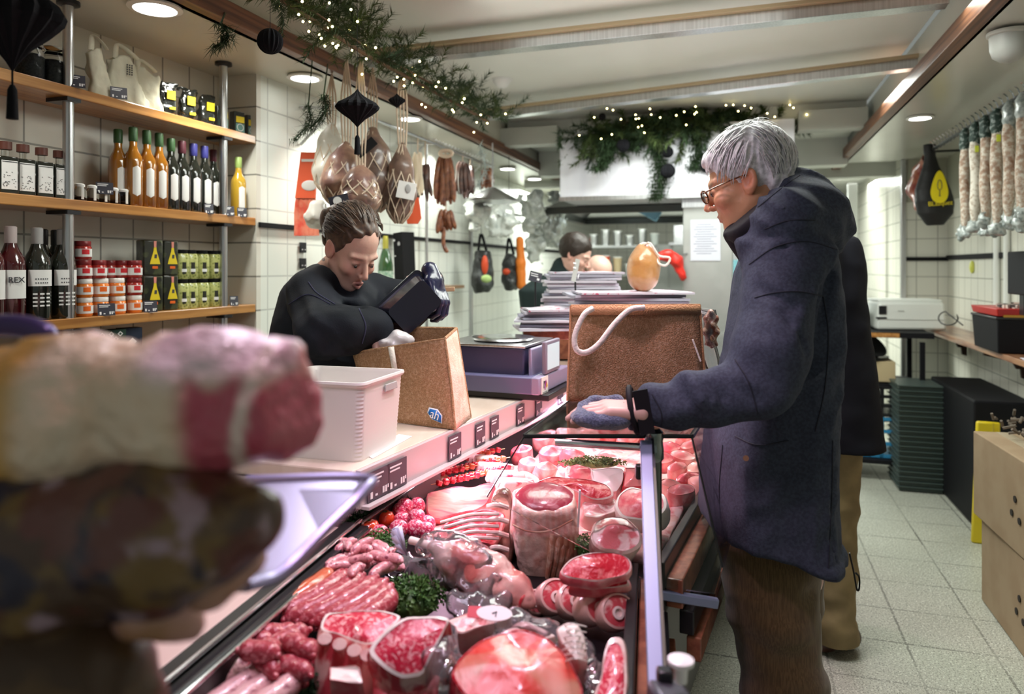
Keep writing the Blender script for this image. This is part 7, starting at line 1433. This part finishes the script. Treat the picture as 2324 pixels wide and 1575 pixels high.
# ================================================================ RIGHT SIDE OF THE SHOP
def RP(u, px, py): return room_line(u, px, py)
M_dark = mat('near_black', (.008, .008, .010), .6); M_cardb = mat('cardboard', (.36, .26, .16), .8, col2=(.32, .22, .13), scale=6); M_whitep = mat('appliance_white', (.72, .74, .70), .35); M_hole = mat('hole_dark', (.02, .015, .01), .9)
struct('trim_14', MB().box((1.545, 3.2, 2.13), (.012, 6.55, .34)).box((1.405, 6.443, 2.13), (.28, .012, .34)), mat('upper_panel', (.46, .46, .38), .15, col2=(.38, .38, .30), scale=1.2), smooth=False)
t = thing('wall_shelf', 'dark red wooden ledge on iron brackets along the right tiled wall', 'shelf', RW(1.42, 4.0, .965), -A)
obj('board', MB().box((0, .9, .0175), (.25, 5.0, .032)), mat('ledge_wood', (.20, .075, .04), .3, col2=(.42, .22, .12), scale=3, stretch=(6, 1, 6), coat=.4), t, world=False, smooth=False, bevel=.004)
for v in (-.45, .75, 1.9, 3.0): obj('bracket', MB().prism([(.115, 0), (-.10, 0), (-.10, -.02), (.04, -.05), (.06, -.09), (.08, -.09), (.085, -.14), (.115, -.15)], -.012, .012, np.array(((1, 0, 0), (0, 0, 1), (0, 1, 0))), (0, v, 0)), mat('iron', (.06, .035, .03), .5, .5), t, world=False)
t = thing('end_shelf', 'straight shelf with an orange wooden edge below the white printers', 'shelf', RW(.95, 5.75, .965), -A)
obj('board', MB().box((-.10, .05, .018), (.78, .62, .036)), M_dark, t, world=False, smooth=False); obj('edge', MB().box((-.20, -.262, .018), (.56, .006, .030)), M_wood, t, world=False, smooth=False)
t = thing('label_printer', 'white desktop printer with rounded corners on the end shelf', 'printer', RW(1.13, 5.85, 1.003), -A+.12)
obj('housing', MB().box((0, 0, .10), (.46, .30, .20), taper=.93), M_whitep, t, world=False, bevel=.02); obj('lid', MB().box((0, .02, .205), (.42, .26, .018)), M_whitep, t, world=False, bevel=.006); obj('side_slot', MB().box((-.20, -.151, .085), (.07, .006, .012)).box((-.19, -.148, .14), (.05, .004, .06)), M_black, t, world=False, smooth=False); obj('seam', MB().box((.03, -.1495, .075), (.38, .003, .002)).box((-.07, -.146, .135), (.04, .003, .005)), MATS['grey_plastic'], t, world=False, smooth=False)
t = thing('grey_appliance', 'plain light grey box appliance left of the white printer', 'appliance', RW(.72, 5.85, 1.003), -A); obj('housing', MB().box((0, 0, .085), (.28, .32, .17)), mat('pale_grey', (.52, .56, .53), .4), t, world=False, bevel=.008); obj('base', MB().box((0, 0, .012), (.285, .325, .022)), MATS['grey_plastic'], t, world=False, bevel=.003)
obj('cable', MB().tube(spline([(-.14, -.165, .15), (-.12, -.17, .10), (-.06, -.175, .07), (.02, -.18, .062)], 12), .005, 6), M_black, t, world=False)
t = thing('cooking_pot', 'large tilted steel pot standing on the grey appliance', 'pot', RW(.70, 5.9, 1.18), -A)
rm = rot(.0, -.10, 0); m = MB().lathe([(.125, 0), (.128, .006), (.135, .15), (.142, .156), (.14, .16), (.13, .156), (.122, .01)], n=32, rm=rm, c=(0, 0, .03)); obj('pot_body', m, M_steel, t, world=False); obj('handle', MB().tube([rm@V3(.03*math.cos(q)-.0, -.135-.02*math.sin(q)-.0, .12)+V3(0, 0, .03) for q in np.linspace(0, PI, 10)], .004, 6), M_chrome, t, world=False); obj('base_foot', MB().box((0, 0, .016), (.22, .2, .03)), M_black, t, world=False)
t = thing('cable', 'thin dark cable looping in front of the white printer', 'cable', RP(1.30, 2150, 725)); obj('loop', MB().tube([RP(1.28, 2152+22*math.cos(q), 722+16*math.sin(q)) for q in np.linspace(-.5, 4.4, 24)]+[RP(1.3, 2185, 738)], .004, 6), M_dark, t)
t = thing('black_crate', 'black plastic crate holding a red tray on the right ledge', 'crate', RW(1.395, 4.55, 1.0), -A)
obj('crate_shell', MB().box((0, 0, .09), (.24, .40, .18), taper=1.08), M_dark, t, world=False, bevel=.006); obj('rim', MB().box((0, 0, .182), (.27, .44, .012)), M_black, t, world=False, bevel=.003)
t = thing('red_tray', 'red tray with pens and packs on top of the black crate', 'tray', RW(1.395, 4.55, 1.19), -A); obj('tray_shell', MB().box((0, 0, .022), (.25, .42, .04), taper=1.06), mat('red_plastic', (.42, .015, .012), .35), t, world=False, bevel=.004)
m = MB()
for k in range(12): m.box((rng.uniform(-.09, .09), rng.uniform(-.17, .17), .05), (.03, .05, .02), rz=rng.uniform(0, 3))
obj('contents', m, mat('mixed_packs', (.62, .55, .48), .5, col2=(.04, .03, .03), scale=30, lo=.48, hi=.52), t, world=False, kind='stuff'); obj('gold_strip', MB().box((0, -.212, .0), (.2, .01, .02)), mat('gold', (.45, .25, .03), .4), t, world=False)
t = thing('wall_monitor', 'black monitor at the right edge above the red tray', 'monitor', RP(1.36, 2318, 660), -A); obj('casing', MB().box((.0, -.05, .09), (.05, .34, .22)), M_dark, t, world=False, bevel=.006); obj('stand', MB().box((0, -.05, -.06), (.03, .06, .12)), M_black, t, world=False)
m = thing('cup_stack', 'tall stack of white lids at the right edge of the ledge', 'cups', RW(1.36, 3.62, 1.0), -A)
q = MB(); q.lathe([(.045+(.003 if i % 2 else 0), .008*i) for i in range(28)], n=24); obj('lids', q, M_whitep, m, world=False, smooth=20)
t = thing('paper_sheets', 'loose printed sheets lying on the ledge before the black crate', 'paper', RW(1.40, 3.95, .999), -A); obj('sheet', MB().box((0, 0, .003), (.2, .28, .004)).box((.01, .03, .007), (.2, .28, .003), rz=.1), MATS['bag_paper'], t, world=False, smooth=False)
t = thing('yellow_clip', 'small yellow clip hanging on the right tiled wall', 'clip', RP(1.545, 2206, 625)); obj('clip_body', MB().ball(RP(1.54, 2206, 606), (.015, .02, .045), 12, 8), mat('lemon', (.60, .62, .10), .4), t)
t = thing('wall_pipes', 'pair of pale vertical conduits on the right wall', 'pipe', RP(1.53, 2275, 660)*V3(1, 1, 0)+V3(0, 0, 1.0))
for px in (2262, 2285): c = RP(1.53, px, 600); obj('conduit', MB().cyl(V3(c[0], c[1], 1.0), V3(c[0], c[1], 1.95), .018, n=14), M_whitep, t)
# crates on the floor
c0 = WZ(2096, 1112, .0); 
for i in range(21):
    if i == 0:
        cr_ = thing('folding_crate', 'dark green-grey flat crate in the tall stack against the end wall', 'crate', (c0[0], c0[1]+.1, .005), -A, 'stacked flat crates'); a_ = .13
        obj('crate_body', MB().box((0, 0, .013), (.25, .34, .024)), mat('crate_green', (.035, .05, .045), .45), cr_, world=False, bevel=.002); m = MB()
        obj('lip', MB().box((0, 0, .028), (.27, .36, .006)), mat('crate_lip', (.06, .085, .078), .4), cr_, world=False, smooth=False)
        for k in range(7): m.box((-.1255, -.14+.046*k, .014), (.003, .018, .012))
        obj('grip_slots', m, mat('crate_light', (.14, .18, .17), .5), cr_, world=False, smooth=False, kind='stuff')
    else: dup(cr_, (c0[0], c0[1]+.1, .005+.0325*i), label='dark flat crate in the tall stack against the end wall'+(', topmost' if i == 20 else ''))
cr_['label'] = 'dark flat crate in the tall stack against the end wall, lowest'
t = thing('storage_box', 'tall matt black boxes standing against the right wall beside the crates', 'box', RW(1.36, 4.95, 0), -A); obj('box_body', MB().box((.02, .12, .36), (.30, .95, .70)), M_dark, t, world=False, smooth=False, bevel=.01)
for i, (u, v, z, h, lab) in enumerate(((1.16, 3.25, 0.005, .36, 'lower large cardboard box with three round holes at the right edge'), (1.15, 3.28, .37, .36, 'upper large cardboard box with three round holes at the right edge'))):
    t = thing('cardboard_box', lab, 'box', RW(u, v, z), -A+(.04 if i else 0)); obj('carton', MB().box((.03, -.15, h/2), (.38, 1.05, h)), M_cardb, t, world=False, smooth=False, bevel=.004)
    for (y, zz) in ((-.16, .20), (-.13, .14), (-.20, .13)): obj('hole', MB().lathe([(.0001, 0), (.013, 0), (.013, .003), (.0001, .003)], c=(-.161, y+.08, zz), ax=(-1, 0, 0), n=16), M_hole, t, world=False)
    obj('tape', MB().box((-.05, -.15, h+.0005), (.05, 1.04, .001)), mat('tape', (.48, .40, .28), .3), t, world=False, smooth=False)
t = thing('eucalyptus_twigs', 'dry grey-brown twigs lying on the upper cardboard box', 'twigs', RW(1.12, 3.5, .735)); m = MB()
for k in range(50): p = RW(1.10+rng.uniform(-.05, .12), 3.5+rng.uniform(-.3, .3), .745+rng.uniform(0, .04)); m.tube([p, p+V3(rng.uniform(-.04, .04), rng.uniform(-.04, .04), rng.uniform(0, .03))], .006, 5)
obj('twig_mass', m, mat('dry_twig', (.16, .13, .10), .8), t, kind='stuff')
t = thing('wet_floor_sign', 'folded yellow floor warning sign leaning between crates and cartons', 'warning sign', WZ(2235, 1232, .0)); b_ = WZ(2232, 1234, .0)
obj('front_leaf', MB().box(b_+V3(.0, 0, .32), (.10, .03, .64), rm=rot(0, .02, -.4), taper=.8), mat('sign_yellow', (.72, .55, .02), .4), t, bevel=.01); obj('back_leaf', MB().box(b_+V3(.06, .04, .32), (.10, .02, .62), rm=rot(0, .02, -.4), taper=.8), MATS['sign_yellow'], t, bevel=.008); obj('warning_mark', MB().prism([(-.02, 0), (.02, 0), (0, .035)], -.001, .001, rot(PI/2, 0, -.4), b_+V3(.01, -.018, .17)), mat('sign_red', (.5, .05, .02), .5), t)
t = thing('white_bucket', 'white bucket between the yellow sign and the cartons', 'bucket', RW(1.20, 4.05, 0)); obj('bucket_body', MB().lathe([(.05, 0), (.065, .30), (.07, .31), (.065, .315), (.058, .3), (.045, .01)], c=RW(1.20, 4.05, 0), n=24), M_whitep, t)
# trolley under the end shelf
t = thing('trolley', 'black trolley with castors carrying crates under the end shelf', 'trolley', RW(.88, 5.7, 0), -A)
obj('platform', MB().box((0, 0, .13), (.60, .55, .03)), M_dark, t, world=False, bevel=.004)
for x in (-.2, .22):
    for y in (-.2, .2): w_ = obj('castor', MB().cyl((x-.012, y, .045), (x+.012, y, .045), .042, n=18).box((x, y, .10), (.03, .03, .05)), M_steel, t, world=False)
for (z0, h_, c_, lab, nm, cg) in ((.15, .27, mat('crate_blue', (.03, .22, .42), .4), 'bright blue lattice crate on the trolley', 'lattice_crate', 'crate'), (.43, .20, M_black, 'black lattice crate with bottles above the blue one', 'lattice_crate', 'crate')):
    k = thing(nm, lab, cg, RW(.88, 5.68, z0), -A); m = MB()
    for s in (-1, 1):
        for i in range(8): m.box((-.26+.52*i/7, s*.2, h_/2), (.022, .012, h_))
        for j in range(4): m.box((0, s*.2, h_*j/3*.94+.01), (.54, .012, .022))
        for i in range(6): m.box((s*.265, -.2+.4*i/5, h_/2), (.012, .022, h_))
        for j in range(4): m.box((s*.265, 0, h_*j/3*.94+.01), (.012, .40, .022))
    m.box((0, 0, .01), (.52, .40, .012)); obj('lattice', m, c_, k, world=False, smooth=False)
t = thing('cardboard_box', 'small tan carton on the shelf rack under the printers', 'box', RW(.84, 5.66, .66), -A); obj('carton', MB().box((0, 0, .07), (.34, .30, .14)), mat('carton_tan', (.48, .38, .22), .7), t, world=False, smooth=False, bevel=.003); obj('tape', MB().box((.02, -.151, .07), (.05, .001, .14)), MATS['tape'], t, world=False, smooth=False)
t = thing('rack_shelf', 'dark low rack shelf under the printers', 'rack', RW(.88, 5.7, .64), -A); obj('board', MB().box((0, 0, .0), (.60, .45, .02)), M_dark, t, world=False, smooth=False); obj('upright', MB().box((.29, -.2, -.16), (.03, .03, .92)).box((.29, .2, -.16), (.03, .03, .92)), M_dark, t, world=False, smooth=False)
t = thing('steel_bowl', 'steel bowl and dark pan leaning on the tan carton', 'bowl', RW(.82, 5.62, .805), -A); obj('bowl_body', MB().lathe([(.03, 0), (.09, .03), (.13, .08), (.125, .08), (.03, .01)], n=28, rm=rot(.5, .5, 0), c=(0, 0, .05)), M_steel, t, world=False); obj('pan', MB().lathe([(.13, 0), (.14, .02), (.13, .02)], n=24, c=(.03, 0, .0)), M_black, t, world=False)
# dried sausages on the rail
rl = thing('sausage_rail', 'steel rail with hooks along the right side holding dried sausages', 'rail', RW(1.2, 4.6, 2.19))
obj('rod', MB().tube([RW(1.2, 2.9, 2.215), RW(1.2, 5.55, 2.215)], .012, 10).bar(RW(1.2, 5.45, 2.215), RW(1.54, 5.45, 2.215), .015, .015), M_rodb, rl)
m = MB()
for k in range(30): c = RW(1.2, 3.2+k*.072, 2.215); m.tube(spline([c+V3(.0, 0, -.02), c+V3(-.012, 0, .01), c+V3(-.02, 0, .03), c+V3(-.035, .0, .04)], 6), .004, 5)
obj('hook', m, M_chrome, rl, kind='stuff')
M_fuet = mat('mould_dusted_sausage', (.42, .30, .22), .7, col2=(.62, .58, .50), scale=60, lo=.42, hi=.62, col3=(.24, .13, .08), scale3=20, lo3=.52, hi3=.68); M_fuet2 = mat('pale_dusted_sausage', (.66, .62, .54), .7, col2=(.42, .34, .26), scale=50, lo=.5, hi=.65); M_plast = mat('grey_film', (.46, .50, .48), .3, coat=.5, col2=(.22, .26, .25), scale=40); M_dgr = mat('dark_green_net', (.025, .05, .04), .6, col2=(.20, .24, .22), scale=50, lo=.5, hi=.6); M_ytag = mat('lime_tag', (.66, .72, .06), .5)
pxs = [2190, 2204, 2216, 2228, 2240, 2252, 2264, 2278, 2292, 2307, 2322, 2338]
for i, px in enumerate(pxs):
    v = vat(px, 1.2)-.0; c = RW(1.2-(.03 if i % 2 else 0), v, 0); L = .50+.03*math.sin(i*2.1); r = .024; t = thing('dried_sausage', 'long mould-dusted dried sausage hanging on the rail, %s' % ['farthest one', 'second from the far end', 'third from the far end', 'fourth from the far end', 'fifth from the far end', 'sixth from the far end', 'seventh from the far end', 'fifth from the right edge', 'fourth from the right edge', 'third from the right edge', 'at the right edge', 'cut by the right edge'][i], 'dried sausage', (c[0], c[1], 2.16-L), 0, 'dried sausages on the rail')
    obj('sausage', MB().tube([c+V3(.004*math.sin(j+i), 0, 2.17-L*j/9) for j in range(10)], [r*.4, r*.8, r, r*1.03, r, r*1.02, r, r, r*.85, r*.4], 12), M_fuet2 if i in (0, 3, 4, 8) else M_fuet, t, smooth=70)
    obj('top_net', MB().tube([c+V3(.003*(-1)**j, 0, 2.205-.03*j) for j in range(5)], [.012, .025, .027, .026, .020], 9), M_dgr if i < 8 else M_plast, t)
    if i in (0, 2, 3, 4, 7): obj('tag', MB().box(c+V3(-.01, -.03, 2.06), (.018, .003, .034), rz=-.3), M_ytag, t, bevel=.001)
    o = obj('bottom_film', sdf(lambda P: s_ell(P, c+V3(0, 0, 2.155-L), (.036, .036, .035))+.016*fbm(P, 32, i), c+V3(-.07, -.07, 2.09-L), c+V3(.07, .07, 2.22-L), .008), M_plast, t, smooth=60)
t = thing('ham_bag', 'black pear shaped ham bag with yellow drop emblem hanging from the rail', 'ham', RP(1.2, 2116, 512)); cB = RP(1.2, 2116, 430)
Hh = .56; zt = RP(1.2, 2113, 330)[2]; zb_ = RP(1.2, 2113, 512)[2]; zz = np.linspace(zb_, zt, 8)
obj('bag_body', sdf(lambda P: s_slices(P, list(zz), list(cB[0]+np.array([.02, .02, .012, .005, 0, -.01, -.015, -.018])), [cB[1]]*8, [.05, .11, .122, .112, .085, .055, .035, .035], [.04, .07, .075, .07, .055, .04, .03, .03], 2.2)+.003*fbm(P, 12, 2), (cB[0]-.16, cB[1]-.1, zb_-.01), (cB[0]+.16, cB[1]+.1, zt+.02), .007), mat('black_bag_cloth', (.008, .008, .008), .6), t, smooth=70)
yf = cB[1]-.078; q_ = [(0, .115), (.022, .09), (.045, .03), (.058, -.03), (.052, -.07), (.03, -.098), (0, -.105), (-.03, -.098), (-.052, -.07), (-.058, -.03), (-.045, .03), (-.022, .09)]
zc_ = RP(1.2, 2116, 428)[2]; obj('yellow_drop', MB().prism(smooth_loop(resample(np.array(q_), 30), 1), 0, .003, rot(PI/2, 0, 0), (cB[0]+.0, yf, zc_)), mat('drop_yellow', (.80, .66, .01), .5), t, smooth=False)
m = MB().tube([(cB[0]+.014*math.cos(a)*(1-.15*math.sin(a)), yf-.004, zc_+.015+.032*math.sin(a)) for a in np.linspace(0, 2*PI, 25)[:-1]], .0022, 5, closed=True).box((cB[0], yf-.004, zc_-.035), (.004, .002, .035)).box((cB[0], yf-.004, zc_-.055), (.010, .002, .006)); obj('emblem', m, M_ink, t)
text('BLázquez', .042, mat('yellow_letters', (.72, .58, .02), .5), t, Vector((cB[0]+.005, yf-.003, RP(1.2, 2116, 464)[2])), (PI/2, -.08, 0), ext=.001)
t = thing('wrapped_ham', 'dark red wrapped cured ham behind the black ham bag', 'ham', RP(1.2, 2080, 490)); obj('wrapping', sdf(lambda P: s_chain(P, [RP(1.25, 2105, 350), RP(1.25, 2090, 390), RP(1.25, 2083, 430), RP(1.25, 2090, 470)], [.02, .05, .07, .04], .03)+.006*fbm(P, 20, 4), RP(1.25, 2090, 415)-V3(.15, .15, .26), RP(1.25, 2090, 415)+V3(.15, .15, .26), .012), mat('red_wrap', (.22, .02, .015), .3, col2=(.40, .12, .06), scale=14, coat=.5), t, smooth=60)
# ================================================================ WALL GOODS BEHIND THE WOMAN
t = thing('wall_ledge', 'short wooden ledge carrying bottle and black box behind the woman', 'shelf', RP(-1.95, 930, 655)); a_, b_ = RP(-1.93, 840, 648), RP(-1.93, 1030, 654); b_[2] = a_[2] = 1.31; obj('board', MB().bar(a_, b_, .16, .02), mat('ledge_brown', (.22, .13, .07), .5), t, smooth=False)
t = thing('champagne_bottle', 'green bottle with orange-gold label and green-white foil beside the black box', 'bottle', V3(*RP(-1.93, 872, 640)[:2], 1.325)); c = V3(*RP(-1.93, 875, 640)[:2], 1.325)
obj('glass_body', MB().lathe([(.04, 0), (.043, .01), (.043, .13), (.03, .19), (.016, .23), (.015, .26)], c=c, n=20), mat('green_bottle', (.02, .07, .02), .1, coat=1), t); obj('foil', MB().lathe([(.017, .20), (.0175, .27), (.014, .30)], c=c, n=16), mat('foil_gold', (.45, .42, .08), .3, .6), t); obj('label', MB().lathe([(.0435, .03), (.0435, .10)], c=c, n=20), mat('label_mint', (.45, .55, .45), .5, col2=(.20, .35, .25), scale=60), t)
t = thing('gift_box', 'tall black gift box with small emblem standing behind the woman', 'box', V3(*RP(-1.93, 918, 640)[:2], 1.325)); c = V3(*RP(-1.93, 918, 640)[:2], 1.325); rmb = rot(0, -.06, -A-.5); obj('box_body', MB().box(c+V3(0, 0, .165), (.095, .09, .33), rm=rmb), M_blackmatte, t, bevel=.003); obj('emblem', MB().box(c+rmb@V3(-.025, -.046, .285), (.014, .001, .012), rm=rmb).box(c+rmb@V3(-.02, -.046, .19), (.012, .001, .006), rm=rmb), M_wtext, t, smooth=False); obj('crest', MB().prism([(-.01, 0), (.01, 0), (.013, .014), (0, .026), (-.013, .014)], 0, .001, rmb@rot(PI/2), c+rmb@V3(.022, -.046, .25)), MATS['print_grey'], t)
t = thing('wooden_handle', 'end of a wooden board sticking out right of the gloved hand', 'handle', W(1015, 657, 2.6)); obj('stick_end', MB().bar(W(985, 658, 2.6), W(1032, 656, 2.6), .02, .016), mat('pale_wood', (.42, .28, .17), .6), t, bevel=.002)
# ================================================================ KITCHEN IN THE BACK
def tote(lab, px, py, d, w, h, blk, extra, seed):
    c = W(px, py, d); t = thing('tote_bag', lab, 'bag', c-V3(0, 0, h), 0, None)
    obj('bag_body', sdf(lambda P: s_slices(P, [c[2]-h, c[2]-h*.8, c[2]-h*.3, c[2]], [c[0]]*4, [c[1]]*4, [w*.35, w*.52, w*.45, w*.3], [.05, .09, .08, .04], 2.5)+.012*fbm(P, 16, seed), c-V3(w, .14, h*1.05), c+V3(w, .14, .03), .012), blk, t, smooth=60)
    obj('strap', MB().tube(spline([c+V3(-w*.2, 0, -.01), c+V3(-.01, 0, h*.42), c+V3(w*.2, 0, -.01)], 10), .010, 6).tube([c+V3(-.01, 0, h*.40), c*V3(1, 1, 0)+V3(-.01, 0, 2.3)], .002, 4), M_blackmatte, t)
    for k, (dx, dz, ww, hh, m_) in enumerate(extra): obj('print_patch', MB().ball(c+V3(dx, -.085, dz), (ww, .02, hh), 12, 8), m_, t)
M_tb = mat('black_shiny_bag', (.02, .022, .022), .4, col2=(.10, .11, .11), scale=14, lo=.5, hi=.7)
tote('black shopping bag with red bottle print hanging on the far wall', 1095, 570, 5.3, .16, .30, M_tb, ((.02, -.10, .025, .07, mat('print_red', (.62, .07, .02), .5)), (.03, -.20, .04, .03, mat('print_lime', (.40, .55, .20), .5))), 1)
tote('black bag with orange print hanging beside an orange scarf', 1158, 575, 5.6, .14, .28, M_tb, ((-.03, -.14, .03, .025, MATS['print_red']),), 2)
t = solo('orange_cloth', sdf(lambda P: s_chain(P, [W(1180, 545, 5.55), W(1182, 600, 5.55), W(1183, 648, 5.55)], [.028, .036, .036], .02)+.004*fbm(P, 20, 2), W(1181, 595, 5.55)-V3(.08, .08, .24), W(1181, 595, 5.55)+V3(.08, .08, .24), .01), mat('orange_cloth', (.75, .20, .02), .6), 'long orange cloth hanging right of the black bag', 'cloth')
for i, (px, py, d, r, lab) in enumerate(((1085, 480, 5.2, .09, 'crumpled clear bags hanging above the black shopping bag'), (1140, 500, 5.4, .11, 'cluster of clear bags on hooks between the two black bags'), (1205, 480, 5.8, .12, 'white crumpled bags on the far rail'), (1245, 520, 6.0, .13, 'bundle of clear sacks right of the orange cloth'), (1215, 560, 5.9, .10, 'low white sack near the orange cloth'), (1265, 480, 6.3, .12, 'pale sacks highest at the right of the rail'))):
    c = W(px, py, d); solo('plastic_sack', sdf(lambda P: s_ell(P, c, (r*.8, r*.6, r*1.3))+.05*fbm(P, 14, i), c-r*1.9, c+r*1.9, .014), mat('sack_film', (.66, .70, .66), .2, coat=.8, col2=(.40, .44, .42), scale=16, lo=.5, hi=.65), lab, 'plastic sack', smooth=50)
t = thing('steel_funnel', 'wide conical steel lamp shade hanging below the small sausage bundle', 'lamp shade', W(1120, 445, 5.0)); obj('cone', MB().lathe([(.19, -.02), (.185, -.01), (.06, .06), (.02, .08)], c=W(1118, 452, 5.0), n=28), M_steel, t); obj('rod', MB().tube([W(1118, 440, 5.0), W(1118, 440, 5.0)*V3(1, 1, 0)+V3(0, 0, 2.3)], .006, 6), M_steel, t)
t = thing('bag_rail', 'steel rail on the far left wall carrying bags and sacks', 'rail', RW(-2.1, 6.5, 1.9)); obj('rod', MB().tube([W(1070, 478, 5.2), W(1300, 500, 7.6)], .012, 8).bar(W(1070, 478, 5.2), W(1062, 470, 5.5), .01, .01), M_steel, t)
struct('trim_15', MB().box((-2.19, 8.2, 1.64), (.012, 5.4, .03)), M_blackmatte, smooth=False)
# extractor canopy below the housing
t = thing('kitchen_canopy', 'steel extractor canopy with slanted filter and blue-tinted duct, under the white housing', 'extractor', RW(-.75, 6.3, 1.9), -A)
m = MB().slot(0).add([(-.75, -.6, .02), (.55, -.6, .02), (.55, .9, .02), (-.75, .9, .02), (-.45, -.3, .22), (.3, -.3, .22), (.3, .6, .22), (-.45, .6, .22)], [(0, 1, 5, 4), (1, 2, 6, 5), (2, 3, 7, 6), (3, 0, 4, 7), (4, 5, 6, 7)]).slot(1).bar((-.75, -.6, 0), (.55, -.6, 0), .05, .05).bar((-.75, -.6, 0), (-.75, .9, 0), .05, .05).bar((.55, -.6, 0), (.55, .9, 0), .05, .05).bar((-.75, .9, 0), (.55, .9, 0), .05, .05)
obj('hood_shell', m, [M_steel, M_rodb], t, world=False, smooth=False, solid=.006); obj('filter', MB().box((-.05, .1, .10), (.30, .36, .10), rm=rot(.4, .5, .3)), mat('blue_steel', (.20, .38, .52), .3, .6), t, world=False, bevel=.01); obj('strip_light', MB().box((-.3, -.1, .08), (.08, .6, .03), rm=rot(0, .3, .5)), mat('strip_glow', (.9, 1, 1), .5, emit=4), t, world=False)
def unit(name, lab, cat, u, v, z, size, mt, doors=0, extra=None):
    t = thing(name, lab, cat, RW(u, v, z), -A); obj('cabinet_body', MB().box((0, 0, size[2]/2), size), mt, t, world=False, bevel=.006)
    for k in range(doors):
        w = size[0]/doors; x = -size[0]/2+w*(k+.5); dr = obj('door', MB().box((x, -size[1]/2-.008, size[2]/2), (w-.02, .016, size[2]-.05)), mt, t, world=False, bevel=.003); obj('handle', MB().box((x+w*.35, -size[1]/2-.025, size[2]*.55), (.015, .02, .14)), M_chrome, dr, world=False)
    return t
unit('steel_cabinet', 'tall steel cold cabinet in the rear kitchen left of the pillar', 'cabinet', -.95, 10.6, .01, (.7, .6, 1.75), mat('cabinet_white', (.70, .72, .70), .35), 2)
unit('work_bench', 'steel work bench in the kitchen behind the dark-haired man', 'work bench', -1.2, 8.2, .01, (1.3, .7, .9), M_steel, 3)
unit('oven', 'steel combination oven with dark glass doors, beside the steel pillar', 'oven', -.15, 8.8, .9, (.8, .6, .7), M_steel, 0)
t = thing('oven_window', 'pair of dark windows of the rear oven', 'oven window', RW(-.15, 8.48, 1.0), -A); obj('pane', MB().box((-.2, 0, .3), (.28, .02, .45)), MATS['blue_steel'], t, world=False); obj('pane', MB().box((.2, 0, .3), (.28, .02, .45)), mat('teal_glass', (.10, .22, .25), .2), t, world=False)
unit('oven_stand', 'steel stand below the rear oven', 'stand', -.15, 8.8, .01, (.8, .6, .88), M_steel, 0)
t = thing('menu_screen', 'black flat screen mounted high in the rear kitchen', 'screen', RW(-.25, 8.3, 1.75), -A); obj('screen_panel', MB().box((0, 0, .12), (.46, .04, .24)), M_dark, t, world=False, bevel=.004); obj('bracket', MB().bar((0, .02, .2), (0, .5, .3), .03, .03), M_steel, t, world=False)
for i, (u, v, z, w, lab) in enumerate(((-1.5, 9.2, 1.35, 1.0, 'lower steel wall shelf in the rear kitchen'), (-1.5, 9.2, 1.70, 1.0, 'upper steel wall shelf in the rear kitchen'), (-.3, 8.9, 1.72, 1.0, 'steel shelf above the rear oven'))):
    t = thing('kitchen_shelf', lab, 'shelf', RW(u, v, z), -A); obj('board', MB().box((0, 0, 0), (w, .35, .03)), M_steel, t, world=False, smooth=False); obj('bracket', MB().box((-w/2, .1, -.06), (.03, .2, .1)).box((w/2, .1, -.06), (.03, .2, .1)), M_steel, t, world=False)
rg = random.Random(5); kc = [M_whitep, M_steel, MATS['cardboard'], MATS['print_red'], MATS['pale_grey'], MATS['carton_tan']]
pos = ['far left', 'left', 'left of the middle', 'middle', 'right of the middle', 'right', 'far right']
for j, (u0, v, z, n, row) in enumerate(((-1.95, 9.2, 1.368, 7, 'lower rear shelf'), (-1.95, 9.2, 1.718, 7, 'upper rear shelf'), (-.7, 8.9, 1.738, 5, 'shelf above the oven'), (-1.75, 8.2, .92, 6, 'rear work bench'))):
    for i in range(n):
        h = rg.uniform(.10, .22); c_ = RW(u0+i*.155, v, z); k = rg.randrange(3); mt = kc[rg.randrange(6)]
        t = thing('storage_tub' if k < 2 else 'carton', '%s on the %s, %s position' % ('round tub' if k < 2 else 'small carton', row, pos[i]), 'container', c_, -A, 'kitchen containers')
        if k < 2: obj('tub_body', MB().lathe([(.045, 0), (.055, h*.9), (.058, h*.9), (.058, h)], n=18), mt, t, world=False); obj('lid', MB().lathe([(.06, h), (.06, h+.012), (.02, h+.016)], n=18), M_whitep, t, world=False)
        else: obj('carton_body', MB().box((0, 0, h/2), (.11, .12, h)), mt, t, world=False, bevel=.003); obj('label', MB().box((0, -.061, h*.5), (.07, .002, h*.4)), M_label, t, world=False, smooth=False)
unit('counter_unit', 'white service counter behind the steel pot in the right corridor', 'counter', .75, 8.2, .01, (.6, .8, 1.1), M_whitep, 1)
for i in range(7): t = thing('stacked_dish', 'white dish stack behind the steel pot, ' + ['lowest', 'second', 'third', 'fourth', 'fifth', 'sixth', 'topmost'][i], 'dish', RW(.72, 7.9, 1.115+i*.05), -A, 'dish stack in the corridor'); obj('plate', MB().lathe([(.05, 0), (.13, .018), (.135, .026), (.05, .01)], n=22), M_whitep, t, world=False); obj('bowl', MB().lathe([(.04, .02), (.08, .045), (.04, .03)], n=18, c=(.02, 0, 0)), M_chrome, t, world=False)
unit('glass_partition_post', 'slim white door frame in the right corridor', 'frame', .98, 7.3, .01, (.08, .08, 2.2), M_whitep, 0)
for n_ in ('black_shirt', 'slate_coat', 'black_coat', 'black_lining', 'black_matte', 'near_black', 'black_paper', 'dark_green_jacket', 'brown_corduroy'):
    MATS[n_].node_tree.nodes['Principled BSDF'].inputs['Specular IOR Level'].default_value = .18
